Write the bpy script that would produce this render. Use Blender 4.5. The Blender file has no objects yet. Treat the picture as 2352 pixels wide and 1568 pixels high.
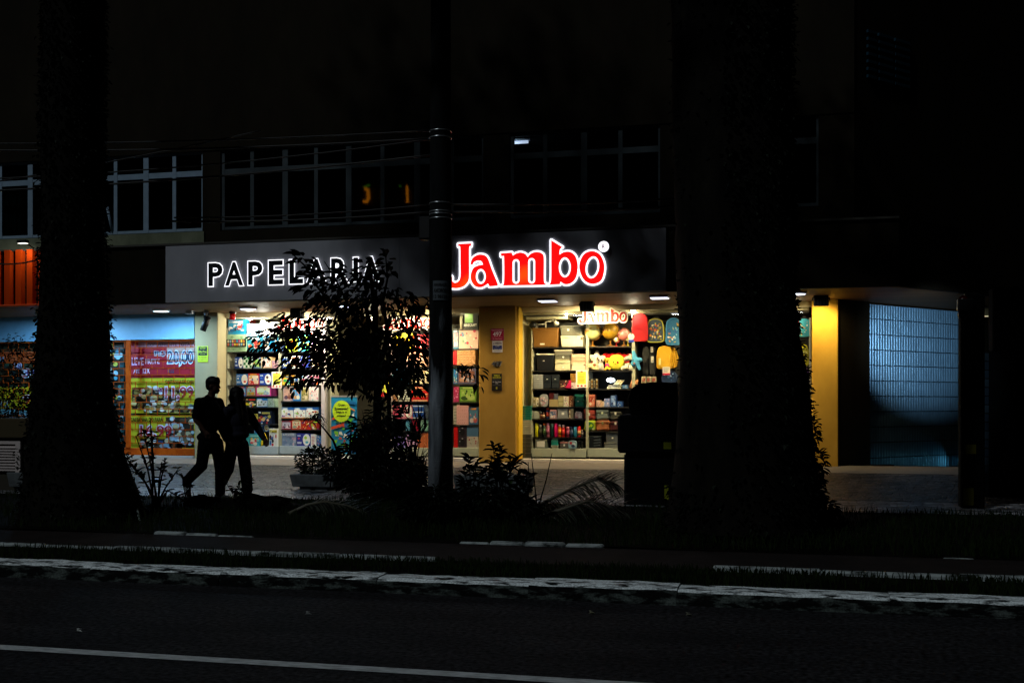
import bpy, bmesh, math, random
from mathutils import Vector, Matrix, geometry, noise
R_ = math.radians
SC = bpy.context.scene
COL = SC.collection
# ---------------------------------------------------------------- camera, world, sun, exposure
EYE, YAW, FPX = 1.55, R_(13.9), 2613.0           # eye height (m), turn to the left of the facade normal, focal length in 2352-px units
cam_d = bpy.data.cameras.new('camera'); cam = bpy.data.objects.new('camera', cam_d); COL.objects.link(cam)
cam.location = (0, 0, EYE); cam.rotation_euler = (R_(90), 0, YAW)
cam_d.sensor_width = 36; cam_d.lens = FPX / 2352 * 36; cam_d.shift_y = (929 - 784) / 2352
cam_d.clip_start = 0.1; cam_d.clip_end = 800
SC.camera = cam
world = bpy.data.worlds.new('World'); SC.world = world; world.use_nodes = True
bg = world.node_tree.nodes['Background']
bg.inputs[0].default_value = (0.10, 0.16, 0.30, 1); bg.inputs[1].default_value = 0.0012
sun_d = bpy.data.lights.new('street_glow', 'SUN'); sun = bpy.data.objects.new('street_glow', sun_d); COL.objects.link(sun)
sun_d.energy = 0.6; sun_d.angle = R_(2.5); sun_d.color = (0.86, 0.95, 1.0)
SUN_AZ, SUN_EL = -32, 46                         # from behind and left of the camera
_d = Vector((math.sin(R_(SUN_AZ)) * math.cos(R_(SUN_EL)), -math.cos(R_(SUN_AZ)) * math.cos(R_(SUN_EL)), math.sin(R_(SUN_EL))))
sun.rotation_euler = (-_d).to_track_quat('-Z', 'Y').to_euler(); sun.location = _d * 40
vs = SC.view_settings; vs.view_transform = 'Standard'; vs.look = 'None'; vs.exposure = 0; vs.gamma = 1
SC.display_settings.display_device = 'sRGB'
cy = SC.cycles
cy.use_denoising = True; cy.max_bounces = 6; cy.diffuse_bounces = 3; cy.glossy_bounces = 3; cy.transparent_max_bounces = 12
cy.sample_clamp_indirect = 3; cy.caustics_reflective = False; cy.caustics_refractive = False

# ---------------------------------------------------------------- measuring helpers
CA, SA = math.cos(YAW), math.sin(YAW)
def zc(u, Y):
    r = (u - 1176) / FPX
    return Y / (r * SA + CA)
def P(u, v, Y):                                   # point on the facade-parallel plane Y seen at photo position u, v
    r = (u - 1176) / FPX; d = zc(u, Y)
    return Vector((d * (r * CA - SA), Y, EYE + (929 - v) / FPX * d))
def G(u, v, z):                                   # point on the level plane z
    d = (EYE - z) * FPX / (v - 929); r = (u - 1176) / FPX
    return Vector((d * (r * CA - SA), d * (r * SA + CA), z))
def X(u, Y): return P(u, 929, Y).x
def U(x, y):
    return 1176 + FPX * (x * CA + y * SA) / (-x * SA + y * CA)
def lin(c): return c / 12.92 if c <= .04045 else ((c + .055) / 1.055) ** 2.4
def H(s):
    s = s.lstrip('#'); return tuple(lin(int(s[i:i + 2], 16) / 255) for i in (0, 2, 4))

# ---------------------------------------------------------------- materials
_mats = {}
def M(col, rough=.6, metal=0., var=.14, scale=9., bump=0., bscale=60., spec=.4):
    if isinstance(col, str): col = H(col)
    key = (tuple(round(c, 4) for c in col), rough, metal, var, scale, bump, bscale, spec)
    if key in _mats: return _mats[key]
    m = bpy.data.materials.new('surface'); m.use_nodes = True; nt = m.node_tree; b = nt.nodes['Principled BSDF']
    b.inputs['Roughness'].default_value = rough; b.inputs['Metallic'].default_value = metal
    b.inputs['Specular IOR Level'].default_value = spec
    tc = nt.nodes.new('ShaderNodeTexCoord'); n = nt.nodes.new('ShaderNodeTexNoise'); n.inputs['Scale'].default_value = scale; n.inputs['Detail'].default_value = 5
    nt.links.new(tc.outputs['Object'], n.inputs['Vector'])
    mx = nt.nodes.new('ShaderNodeMix'); mx.data_type = 'RGBA'
    mx.inputs['A'].default_value = (*[c * (1 - var) for c in col], 1); mx.inputs['B'].default_value = (*[min(1, c * (1 + var)) for c in col], 1)
    nt.links.new(n.outputs['Fac'], mx.inputs['Factor']); nt.links.new(mx.outputs['Result'], b.inputs['Base Color'])
    if bump:
        n2 = nt.nodes.new('ShaderNodeTexNoise'); n2.inputs['Scale'].default_value = bscale; n2.inputs['Detail'].default_value = 4
        nt.links.new(tc.outputs['Object'], n2.inputs['Vector'])
        bp = nt.nodes.new('ShaderNodeBump'); bp.inputs['Strength'].default_value = bump; bp.inputs['Distance'].default_value = .02
        nt.links.new(n2.outputs['Fac'], bp.inputs['Height']); nt.links.new(bp.outputs['Normal'], b.inputs['Normal'])
    _mats[key] = m; return m
def E(col, strength, hot=None, hscale=6.):
    if isinstance(col, str): col = H(col)
    key = ('E', col, strength, hot)
    if key in _mats: return _mats[key]
    m = bpy.data.materials.new('lit'); m.use_nodes = True; nt = m.node_tree; b = nt.nodes['Principled BSDF']
    b.inputs['Base Color'].default_value = (*col, 1); b.inputs['Emission Color'].default_value = (*col, 1); b.inputs['Emission Strength'].default_value = strength
    b.inputs['Roughness'].default_value = .5
    if hot:
        tc = nt.nodes.new('ShaderNodeTexCoord'); n = nt.nodes.new('ShaderNodeTexNoise'); n.inputs['Scale'].default_value = hscale
        r = nt.nodes.new('ShaderNodeValToRGB'); r.color_ramp.elements[0].position = .56; r.color_ramp.elements[0].color = (*col, 1)
        r.color_ramp.elements[1].position = .78; r.color_ramp.elements[1].color = (*hot, 1)
        nt.links.new(tc.outputs['Object'], n.inputs['Vector']); nt.links.new(n.outputs['Fac'], r.inputs['Fac']); nt.links.new(r.outputs['Color'], b.inputs['Emission Color'])
    _mats[key] = m; return m
def glass_mat(tint=(.96, .98, .97), refl=1.0, ior=1.45, dust=0.0):
    m = bpy.data.materials.new('pane_glass'); m.use_nodes = True; nt = m.node_tree; nt.nodes.clear()
    o = nt.nodes.new('ShaderNodeOutputMaterial'); t = nt.nodes.new('ShaderNodeBsdfTransparent'); g = nt.nodes.new('ShaderNodeBsdfGlossy')
    f = nt.nodes.new('ShaderNodeLayerWeight'); f.inputs['Blend'].default_value = .5; pw = nt.nodes.new('ShaderNodeMath'); pw.operation = 'POWER'; pw.inputs[1].default_value = 5.
    mu = nt.nodes.new('ShaderNodeMath'); mu.operation = 'MULTIPLY_ADD'; mu.inputs[1].default_value = .8; mu.inputs[2].default_value = .035 * refl; mu.use_clamp = True
    t.inputs['Color'].default_value = (*tint, 1); g.inputs['Roughness'].default_value = .02
    x = nt.nodes.new('ShaderNodeMixShader'); nt.links.new(f.outputs['Facing'], pw.inputs[0]); nt.links.new(pw.outputs[0], mu.inputs[0]); nt.links.new(mu.outputs[0], x.inputs[0])
    nt.links.new(t.outputs[0], x.inputs[1]); nt.links.new(g.outputs[0], x.inputs[2]); nt.links.new(x.outputs[0], o.inputs[0])
    return m
GLASS = glass_mat(); WGLASS = glass_mat((.35, .4, .42), .9, 1.5); CLEAR = glass_mat((.72, .75, .78), 1.6)
def streaked(c1, c2, scale, stretch, rough, lo=.35, hi=.65, bump=.3, fine=180., spec=.06, grain=0., gscale=90.):   # stained masonry, worn paint, asphalt
    m = bpy.data.materials.new('weathered'); m.use_nodes = True; nt = m.node_tree; b = nt.nodes['Principled BSDF']
    tc = nt.nodes.new('ShaderNodeTexCoord'); mp = nt.nodes.new('ShaderNodeMapping'); mp.inputs['Scale'].default_value = stretch
    n = nt.nodes.new('ShaderNodeTexNoise'); n.inputs['Scale'].default_value = scale; n.inputs['Detail'].default_value = 9; n.inputs['Roughness'].default_value = .62
    nt.links.new(tc.outputs['Object'], mp.inputs[0]); nt.links.new(mp.outputs[0], n.inputs['Vector'])
    r = nt.nodes.new('ShaderNodeValToRGB'); r.color_ramp.elements[0].position = lo; r.color_ramp.elements[1].position = hi
    r.color_ramp.elements[0].color = (*c1, 1); r.color_ramp.elements[1].color = (*c2, 1)
    nt.links.new(n.outputs['Fac'], r.inputs['Fac'])
    if grain:
        n3 = nt.nodes.new('ShaderNodeTexNoise'); n3.inputs['Scale'].default_value = gscale; n3.inputs['Detail'].default_value = 2; nt.links.new(tc.outputs['Object'], n3.inputs['Vector'])
        r3 = nt.nodes.new('ShaderNodeMapRange'); r3.inputs[1].default_value = .3; r3.inputs[2].default_value = .7; r3.inputs[3].default_value = 1 - grain; r3.inputs[4].default_value = 1 + grain; nt.links.new(n3.outputs['Fac'], r3.inputs[0])
        mg = nt.nodes.new('ShaderNodeMix'); mg.data_type = 'RGBA'; mg.blend_type = 'MULTIPLY'; mg.inputs['Factor'].default_value = 1; nt.links.new(r.outputs['Color'], mg.inputs['A']); nt.links.new(r3.outputs[0], mg.inputs['B']); nt.links.new(mg.outputs['Result'], b.inputs['Base Color'])
    else: nt.links.new(r.outputs['Color'], b.inputs['Base Color'])
    n2 = nt.nodes.new('ShaderNodeTexNoise'); n2.inputs['Scale'].default_value = fine; n2.inputs['Detail'].default_value = 3
    nt.links.new(tc.outputs['Object'], n2.inputs['Vector'])
    bp = nt.nodes.new('ShaderNodeBump'); bp.inputs['Strength'].default_value = bump; bp.inputs['Distance'].default_value = .01
    nt.links.new(n2.outputs['Fac'], bp.inputs['Height']); nt.links.new(bp.outputs['Normal'], b.inputs['Normal'])
    b.inputs['Roughness'].default_value = rough; b.inputs['Specular IOR Level'].default_value = spec
    return m
def cobble_mat(c1, c2, scale, rough, bump):
    m = bpy.data.materials.new('cobbles'); m.use_nodes = True; nt = m.node_tree; b = nt.nodes['Principled BSDF']
    tc = nt.nodes.new('ShaderNodeTexCoord'); v = nt.nodes.new('ShaderNodeTexVoronoi'); v.inputs['Scale'].default_value = scale
    nt.links.new(tc.outputs['Object'], v.inputs['Vector'])
    v2 = nt.nodes.new('ShaderNodeTexVoronoi'); v2.feature = 'DISTANCE_TO_EDGE'; v2.inputs['Scale'].default_value = scale
    nt.links.new(tc.outputs['Object'], v2.inputs['Vector'])
    sp = nt.nodes.new('ShaderNodeSeparateColor'); nt.links.new(v.outputs['Color'], sp.inputs[0])
    mx = nt.nodes.new('ShaderNodeMix'); mx.data_type = 'RGBA'; mx.inputs['A'].default_value = (*c1, 1); mx.inputs['B'].default_value = (*c2, 1)
    nt.links.new(sp.outputs[0], mx.inputs['Factor'])
    r = nt.nodes.new('ShaderNodeValToRGB'); r.color_ramp.elements[0].position = .02; r.color_ramp.elements[0].color = (.25, .25, .25, 1); r.color_ramp.elements[1].position = .12
    nt.links.new(v2.outputs['Distance'], r.inputs['Fac'])
    mm = nt.nodes.new('ShaderNodeMix'); mm.data_type = 'RGBA'; mm.blend_type = 'MULTIPLY'; mm.inputs['Factor'].default_value = 1
    nt.links.new(mx.outputs['Result'], mm.inputs['A']); nt.links.new(r.outputs['Color'], mm.inputs['B']); nt.links.new(mm.outputs['Result'], b.inputs['Base Color'])
    n0 = nt.nodes.new('ShaderNodeTexNoise'); n0.inputs['Scale'].default_value = 1.; n0.inputs['Detail'].default_value = 7; mp = nt.nodes.new('ShaderNodeMapping'); mp.inputs['Scale'].default_value = (1.7, 7.5, 1); nt.links.new(tc.outputs['Object'], mp.inputs[0]); nt.links.new(mp.outputs[0], n0.inputs['Vector'])
    r0 = nt.nodes.new('ShaderNodeMapRange'); r0.inputs[1].default_value = .36; r0.inputs[2].default_value = .64; r0.inputs[3].default_value = .18; r0.inputs[4].default_value = 1.6; nt.links.new(n0.outputs['Fac'], r0.inputs[0])
    m2 = nt.nodes.new('ShaderNodeMix'); m2.data_type = 'RGBA'; m2.blend_type = 'MULTIPLY'; m2.inputs['Factor'].default_value = 1; nt.links.new(mm.outputs['Result'], m2.inputs['A']); nt.links.new(r0.outputs[0], m2.inputs['B']); nt.links.new(m2.outputs['Result'], b.inputs['Base Color'])
    n = nt.nodes.new('ShaderNodeTexNoise'); n.inputs['Scale'].default_value = 2.2; n.inputs['Detail'].default_value = 6
    nt.links.new(tc.outputs['Object'], n.inputs['Vector'])
    ad = nt.nodes.new('ShaderNodeMath'); ad.operation = 'MULTIPLY_ADD'; ad.inputs[1].default_value = 2.2
    nt.links.new(n.outputs['Fac'], ad.inputs[0]); nt.links.new(r.outputs['Color'], ad.inputs[2])
    bp = nt.nodes.new('ShaderNodeBump'); bp.inputs['Strength'].default_value = bump; bp.inputs['Distance'].default_value = .035
    nt.links.new(ad.outputs[0], bp.inputs['Height']); nt.links.new(bp.outputs['Normal'], b.inputs['Normal'])
    b.inputs['Roughness'].default_value = rough; b.inputs['Specular IOR Level'].default_value = .25
    return m

# ---------------------------------------------------------------- mesh builder
class MB:
    def __init__(s): s.v = []; s.f = []; s.m = []; s.mats = []; s.sm = []
    def mi(s, m):
        if m not in s.mats: s.mats.append(m)
        return s.mats.index(m)
    def add(s, vs, fs, m, smooth=False):
        o = len(s.v); s.v += [tuple(q) for q in vs]; k = s.mi(m)
        for f in fs: s.f.append([i + o for i in f]); s.m.append(k); s.sm.append(smooth)
    def box(s, x0, x1, y0, y1, z0, z1, m):
        vs = [(x, y, z) for z in (z0, z1) for y in (y0, y1) for x in (x0, x1)]
        s.add(vs, [(0, 2, 3, 1), (4, 5, 7, 6), (0, 1, 5, 4), (2, 6, 7, 3), (0, 4, 6, 2), (1, 3, 7, 5)], m)
    def cbox(s, x0, x1, y0, y1, z0, z1, m, b=.01):          # box with chamfered edges
        b = min(b, abs(x1 - x0) * .3, abs(y1 - y0) * .3, abs(z1 - z0) * .3)
        vs = []; idx = {}
        xs, ys, zs = (x0, x1), (y0, y1), (z0, z1)
        def k(i, j, l, a):
            key = (i, j, l, a)
            if key not in idx:
                sx, sy, sz = (1 if i == 0 else -1), (1 if j == 0 else -1), (1 if l == 0 else -1)
                q = [xs[i] + sx * b * (a != 0), ys[j] + sy * b * (a != 1), zs[l] + sz * b * (a != 2)]
                idx[key] = len(vs); vs.append(q)
            return idx[key]
        fs = []
        for i in (0, 1): fs.append([k(i, 0, 0, 0), k(i, 1, 0, 0), k(i, 1, 1, 0), k(i, 0, 1, 0)][::(1 if i else -1)])
        for j in (0, 1): fs.append([k(0, j, 0, 1), k(1, j, 0, 1), k(1, j, 1, 1), k(0, j, 1, 1)][::(-1 if j else 1)])
        for l in (0, 1): fs.append([k(0, 0, l, 2), k(1, 0, l, 2), k(1, 1, l, 2), k(0, 1, l, 2)][::(1 if l else -1)])
        for p in (0, 1):
            for q in (0, 1):
                fs.append([k(p, q, 0, 0), k(p, q, 1, 0), k(p, q, 1, 1), k(p, q, 0, 1)])
                fs.append([k(p, 0, q, 0), k(p, 1, q, 0), k(p, 1, q, 2), k(p, 0, q, 2)])
                fs.append([k(0, p, q, 1), k(1, p, q, 1), k(1, p, q, 2), k(0, p, q, 2)])
                for r in (0, 1): fs.append([k(p, q, r, 0), k(p, q, r, 1), k(p, q, r, 2)])
        s.add(vs, fs, m)
    def quad(s, a, b, c, d, m): s.add([a, b, c, d], [(0, 1, 2, 3)], m)
    def rect(s, x0, x1, z0, z1, y, m): s.add([(x0, y, z0), (x1, y, z0), (x1, y, z1), (x0, y, z1)], [(0, 1, 2, 3)], m)
    def disc(s, cx, cz, rx, rz, y, m, n=14, tilt=0):
        c, t = math.cos(tilt), math.sin(tilt)
        vs = []
        for i in range(n):
            a = 2 * math.pi * i / n; px, pz = rx * math.cos(a), rz * math.sin(a)
            vs.append((cx + px * c - pz * t, y, cz + px * t + pz * c))
        s.add(vs, [tuple(range(n))], m)
    def tube(s, pts, rad, m, n=8, cap=True):
        pts = [Vector(p) for p in pts]
        if not hasattr(rad, '__len__'): rad = [rad] * len(pts)
        vs = []; prev = None
        for i, p in enumerate(pts):
            t = (pts[min(i + 1, len(pts) - 1)] - pts[max(i - 1, 0)]).normalized()
            a = prev if prev else (Vector((0, 0, 1)) if abs(t.z) < .9 else Vector((1, 0, 0)))
            b = t.cross(a).normalized(); a = b.cross(t).normalized(); prev = a
            for k in range(n):
                w = 2 * math.pi * k / n; vs.append(p + (a * math.cos(w) + b * math.sin(w)) * rad[i])
        fs = [(i * n + k, i * n + (k + 1) % n, (i + 1) * n + (k + 1) % n, (i + 1) * n + k) for i in range(len(pts) - 1) for k in range(n)]
        if cap: fs += [tuple(range(n))[::-1], tuple(range((len(pts) - 1) * n, len(pts) * n))]
        s.add(vs, fs, m, True)
    def lathe(s, prof, c, m, n=18, sx=1, sy=1):
        vs = [(c[0] + r * sx * math.cos(2 * math.pi * k / n), c[1] + r * sy * math.sin(2 * math.pi * k / n), c[2] + z) for r, z in prof for k in range(n)]
        fs = [(i * n + k, i * n + (k + 1) % n, (i + 1) * n + (k + 1) % n, (i + 1) * n + k) for i in range(len(prof) - 1) for k in range(n)]
        fs += [tuple(range(n))[::-1], tuple(range((len(prof) - 1) * n, len(prof) * n))]
        s.add(vs, fs, m, True)
    def ball(s, c, r, m, n=14, sc=(1, 1, 1)):
        k = n // 2
        prof = [(r * math.sin(math.pi * i / k) + 1e-5, -r * math.cos(math.pi * i / k)) for i in range(k + 1)]
        vs = []; o = len(s.v)
        for pr, z in prof:
            for j in range(n):
                vs.append((c[0] + pr * sc[0] * math.cos(2 * math.pi * j / n), c[1] + pr * sc[1] * math.sin(2 * math.pi * j / n), c[2] + z * sc[2]))
        fs = [(i * n + j, i * n + (j + 1) % n, (i + 1) * n + (j + 1) % n, (i + 1) * n + j) for i in range(k) for j in range(n)]
        s.add(vs, fs, m, True)
    def prism(s, outer, y0, y1, m, holes=(), side=None):    # polygon in X-Z, thickness along Y (front y0)
        loops = [outer] + list(holes)
        tri = geometry.tessellate_polygon([[Vector((x, z, 0)) for x, z in L] for L in loops])
        flat = [p for L in loops for p in L]; n = len(flat)
        vs = [(x, y0, z) for x, z in flat] + [(x, y1, z) for x, z in flat]
        fs = []
        for t in tri:
            a, b, c = [flat[i] for i in t]
            cr = (b[0] - a[0]) * (c[1] - a[1]) - (b[1] - a[1]) * (c[0] - a[0])
            t = tuple(t) if cr > 0 else tuple(t)[::-1]
            fs.append(t); fs.append(tuple(i + n for i in t[::-1]))
        if side: s.add(vs, fs[0::2], m); fs = fs[1::2]
        o = 0
        for L in loops:
            k = len(L)
            for i in range(k): fs.append((o + i, o + (i + 1) % k, o + (i + 1) % k + n, o + i + n))
            o += k
        s.add(vs, fs, side or m)
    def leaf(s, p, d, up, L, W, m, fold=.25):
        d = d.normalized(); sd = d.cross(up)
        if sd.length < 1e-3: sd = d.cross(Vector((1, 0, 0)))
        sd.normalize(); n = sd.cross(d)
        a = p; t = p + d * L - n * L * .12
        l1 = p + d * L * .3 + sd * W * .5 + n * W * fold; l2 = p + d * L * .68 + sd * W * .4 + n * W * fold * .7
        r1 = p + d * L * .3 - sd * W * .5 + n * W * fold; r2 = p + d * L * .68 - sd * W * .4 + n * W * fold * .7
        s.add([a, l1, l2, t, r2, r1], [(0, 3, 2, 1), (0, 5, 4, 3)], m)
    def mesh(s, me, mat4, m):
        s.add([mat4 @ v.co for v in me.vertices], [list(p.vertices) for p in me.polygons], m)
    def build(s, name, parent=None, loc=None, bevel=0):
        me = bpy.data.meshes.new(name)
        o = bpy.data.objects.new(name, me); COL.objects.link(o)
        base = Vector((0, 0, 0))
        if parent is not None: base = parent_world(parent)
        if loc is not None: base = Vector(loc)
        me.from_pydata([tuple(Vector(v) - base) for v in s.v], [], s.f)
        for m in s.mats: me.materials.append(m)
        me.polygons.foreach_set('material_index', s.m); me.polygons.foreach_set('use_smooth', s.sm); me.update()
        if parent is not None:
            o.parent = parent; o.location = base - parent_world(parent)
        else: o.location = base
        if bevel:
            bm = o.modifiers.new('soft_edges', 'BEVEL'); bm.width = bevel; bm.segments = 2; bm.limit_method = 'ANGLE'
        return o
def parent_world(o):
    p = Vector(o.location)
    while o.parent: o = o.parent; p = p + o.location
    return p
def tag(o, label, cat, group=None, kind=None):
    o['label'] = label; o['category'] = cat
    if group: o['group'] = group
    if kind: o['kind'] = kind
    return o
def thing(name, loc, label, cat, group=None):
    o = bpy.data.objects.new(name, None); COL.objects.link(o); o.location = loc; o.empty_display_size = .1
    return tag(o, label, cat, group)
def single(mb, name, label, cat, group=None, bevel=0):      # a thing that is one mesh; origin at the middle of its base
    xs = [v[0] for v in mb.v]; ys = [v[1] for v in mb.v]; zs = [v[2] for v in mb.v]
    return tag(mb.build(name, loc=((min(xs) + max(xs)) / 2, (min(ys) + max(ys)) / 2, min(zs)), bevel=bevel), label, cat, group)
def structure(mb, name):
    o = mb.build(name); o['kind'] = 'structure'; o['label'] = name.replace('_', ' '); return o
def light(name, kind, loc, energy, col, parent=None, **kw):
    d = bpy.data.lights.new(name, kind); d.energy = energy; d.color = col
    for k, v in kw.items():
        if k != 'aim': setattr(d, k, v)
    o = bpy.data.objects.new(name, d); COL.objects.link(o); loc = Vector(loc)
    if 'aim' in kw: o.rotation_euler = (Vector(kw['aim']) - loc).to_track_quat('-Z', 'Y').to_euler()
    if parent is not None: o.parent = parent; o.location = loc - parent_world(parent)
    else: o.location = loc
    return o
_txt = {}
def textmesh(s, off=0., ext=0.):
    k = (s, off, ext)
    if k not in _txt:
        c = bpy.data.curves.new('t', 'FONT'); c.body = s; c.offset = off; c.extrude = ext; c.resolution_u = 3
        o = bpy.data.objects.new('t', c); COL.objects.link(o)
        dg = bpy.context.evaluated_depsgraph_get(); dg.update()
        me = bpy.data.meshes.new_from_object(o.evaluated_get(dg)); bpy.data.objects.remove(o)
        _txt[k] = me
    return _txt[k]
def fit(me, x0, x1, z0, z1, y, ref=None, sy=1.):
    ref = ref or me
    xs = [v.co.x for v in ref.vertices]; ys = [v.co.y for v in ref.vertices]
    sx = (x1 - x0) / max(1e-6, max(xs) - min(xs)); sz = (z1 - z0) / max(1e-6, max(ys) - min(ys))
    return Matrix(((sx, 0, 0, x0 - min(xs) * sx), (0, 0, -sy, y), (0, sz, 0, z0 - min(ys) * sz), (0, 0, 0, 1)))
def text(mb, s, x0, x1, z0, z1, y, m, off=.012, ext=0.):
    me = textmesh(s, off, ext); mb.mesh(me, fit(me, x0, x1, z0, z1, y), m)
def fuse(prims, voxel, smooth=2):                            # one continuous surface from overlapping rounded volumes
    bm = bmesh.new()
    for p in prims:
        if p[0] == 'c':                                      # tapered capsule
            _, a, b, ra, rb = p; a = Vector(a); b = Vector(b); n = max(2, int((b - a).length / max(.012, min(ra, rb) * .55)))
            for i in range(n + 1):
                t = i / n; q = a.lerp(b, t); r = ra + (rb - ra) * t
                bmesh.ops.create_icosphere(bm, subdivisions=2, radius=r, matrix=Matrix.Translation(q))
        else:                                                # ellipsoid: centre, radii, rotation about Y
            _, c, rr = p[:3]; rot = p[3] if len(p) > 3 else 0
            bmesh.ops.create_icosphere(bm, subdivisions=3, radius=1, matrix=Matrix.Translation(c) @ Matrix.Rotation(rot, 4, 'Y') @ Matrix.Diagonal((*rr, 1)))
    me = bpy.data.meshes.new('fused'); bm.to_mesh(me); bm.free()
    o = bpy.data.objects.new('fused', me); COL.objects.link(o)
    r = o.modifiers.new('r', 'REMESH'); r.mode = 'VOXEL'; r.voxel_size = voxel
    sm = o.modifiers.new('s', 'SMOOTH'); sm.iterations = smooth; sm.factor = .5
    dg = bpy.context.evaluated_depsgraph_get(); dg.update()
    out = bpy.data.meshes.new_from_object(o.evaluated_get(dg)); bpy.data.objects.remove(o)
    for p in out.polygons: p.use_smooth = True
    return out
def linkmesh(name, me, mat, parent=None, loc=(0, 0, 0)):
    me = me.copy(); me.name = name; me.materials.clear(); me.materials.append(mat)
    o = bpy.data.objects.new(name, me); COL.objects.link(o); o.location = loc
    if parent is not None: o.parent = parent
    return o
def smoothloop(pts, k=5):                                    # closed Catmull-Rom; a third value 1 marks a sharp corner
    out = []; n = len(pts)
    for i in range(n):
        p0, p1, p2, p3 = pts[i - 1], pts[i], pts[(i + 1) % n], pts[(i + 2) % n]
        if len(p1) > 2: p0 = p1
        if len(p2) > 2: p3 = p2
        for j in range(k):
            t = j / k
            out.append(tuple(.5 * (2 * p1[c] + (p2[c] - p0[c]) * t + (2 * p0[c] - 5 * p1[c] + 4 * p2[c] - p3[c]) * t * t + (3 * p1[c] - p0[c] - 3 * p2[c] + p3[c]) * t ** 3) for c in (0, 1)))
    return out
def offsetloop(L, d):                                        # grows a loop outward by d (negative shrinks)
    area = sum(L[i - 1][0] * L[i][1] - L[i][0] * L[i - 1][1] for i in range(len(L)))
    sg = 1 if area > 0 else -1; out = []; n = len(L)
    for i in range(n):
        a, b, c = Vector(L[i - 1]), Vector(L[i]), Vector(L[(i + 1) % n])
        e1 = (b - a); e2 = (c - b)
        if e1.length < 1e-6: e1 = e2
        if e2.length < 1e-6: e2 = e1
        n1 = Vector((e1.y, -e1.x)).normalized(); n2 = Vector((e2.y, -e2.x)).normalized()
        nn = (n1 + n2); nn = nn.normalized() if nn.length > 1e-4 else n1
        k = 1 / max(.6, nn.dot(n1)); q = b + nn * d * k * sg
        near = min((geometry.intersect_point_line(q, Vector(L[j - 1]), Vector(L[j])) for j in range(n)), key=lambda h: (q - h[0].to_2d()).length if 0 <= h[1] <= 1 else 9)
        if 0 <= near[1] <= 1 and (q - near[0].to_2d()).length < abs(d) * .9: continue          # drops points that would fold the outline over itself
        out.append((q.x, q.y))
    return out
# ---------------------------------------------------------------- ground
YG, YS, YC, YW = 21.8, 19.25, 21.45, 19.6        # shop glass, canopy front, column fronts, upper wall
ZF, ZS, ZT = .44, 3.466, 4.54                    # shop floor, soffit, canopy top
XL, XR = -34., 34.
ASPHALT = streaked(H('#1a1a1c'), H('#29292b'), 1.6, (.5, 1.6, 1), .85, .3, .7, .8, 150., .06, .95, 26.)
def strip(name, rows, m, x0=XL, x1=XR, nx=40, jitter=0.):
    mb = MB(); vs = []; rnd = random.Random(len(name))
    for i in range(nx + 1):
        x = x0 + (x1 - x0) * i / nx
        for y, z in rows: vs.append((x, y, z + (rnd.uniform(-jitter, jitter) if jitter else 0)))
    k = len(rows)
    mb.add(vs, [(i * k + j, (i + 1) * k + j, (i + 1) * k + j + 1, i * k + j + 1) for i in range(nx) for j in range(k - 1)], m)
    return structure(mb, name)
strip('ground', [(-300, -.03), (400, -.03)], M('#100f0e', .95, spec=.03), -400, 400, 4)
strip('road', [(-14, 0), (8.9, 0)], ASPHALT)
WORN = streaked(H('#4a4c4c'), H('#d2d6d6'), 7, (1, 3, 1), .7, .3, .52, .3, 90.)
mb = MB(); mb.quad((XL, 6.21, .004), (XR, 6.21, .004), (XR, 6.33, .004), (XL, 6.33, .004), streaked(H('#83888a'), H('#c2c8ca'), 9, (1, 3, 1), .7, .3, .6, .5, 150.)); structure(mb, 'road_lane_line')
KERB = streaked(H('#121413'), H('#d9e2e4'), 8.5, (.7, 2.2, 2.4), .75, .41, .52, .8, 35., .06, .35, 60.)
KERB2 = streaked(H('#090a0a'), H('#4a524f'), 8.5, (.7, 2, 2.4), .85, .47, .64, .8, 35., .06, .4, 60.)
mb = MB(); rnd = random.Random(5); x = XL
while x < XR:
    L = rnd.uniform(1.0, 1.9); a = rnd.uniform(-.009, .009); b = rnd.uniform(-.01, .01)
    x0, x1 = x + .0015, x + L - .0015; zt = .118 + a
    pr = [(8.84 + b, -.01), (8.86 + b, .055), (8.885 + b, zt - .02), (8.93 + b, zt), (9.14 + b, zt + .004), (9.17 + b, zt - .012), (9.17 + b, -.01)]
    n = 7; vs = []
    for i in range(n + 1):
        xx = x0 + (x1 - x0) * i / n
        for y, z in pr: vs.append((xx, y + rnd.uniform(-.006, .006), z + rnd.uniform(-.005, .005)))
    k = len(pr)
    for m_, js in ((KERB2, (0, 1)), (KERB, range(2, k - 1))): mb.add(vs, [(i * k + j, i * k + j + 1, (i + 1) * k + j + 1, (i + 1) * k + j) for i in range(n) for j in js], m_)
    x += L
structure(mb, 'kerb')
SOIL = M('#080805', .95, 0, .5, 14, .6, 30, spec=.03)
strip('verge_soil', [(9.16, .09), (9.5, .125), (9.93, .12)], SOIL, jitter=.012)
mb = MB(); rnd = random.Random(8); x = XL
EDGE = streaked(H('#232725'), H('#9aa3a3'), 5, (1, 2, 2), .8, .36, .56, .6, 40.)
while x < XR:
    L = rnd.uniform(.6, 1.1)
    if not (-3.3 < x < -1.2): mb.cbox(x, x + L - .004, 9.93 + rnd.uniform(-.008, .008), 10.02 + rnd.uniform(-.008, .008), -.01, .155 + rnd.uniform(-.014, .006), EDGE, .015)
    x += L
structure(mb, 'path_edging')
strip('cycle_path', [(10.02, .115), (11.2, .125)], streaked(H('#1a1716'), H('#262120'), 4, (1, 1, 1), .9, .3, .7, .6, 120.))
mb = MB(); x = XL
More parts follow.
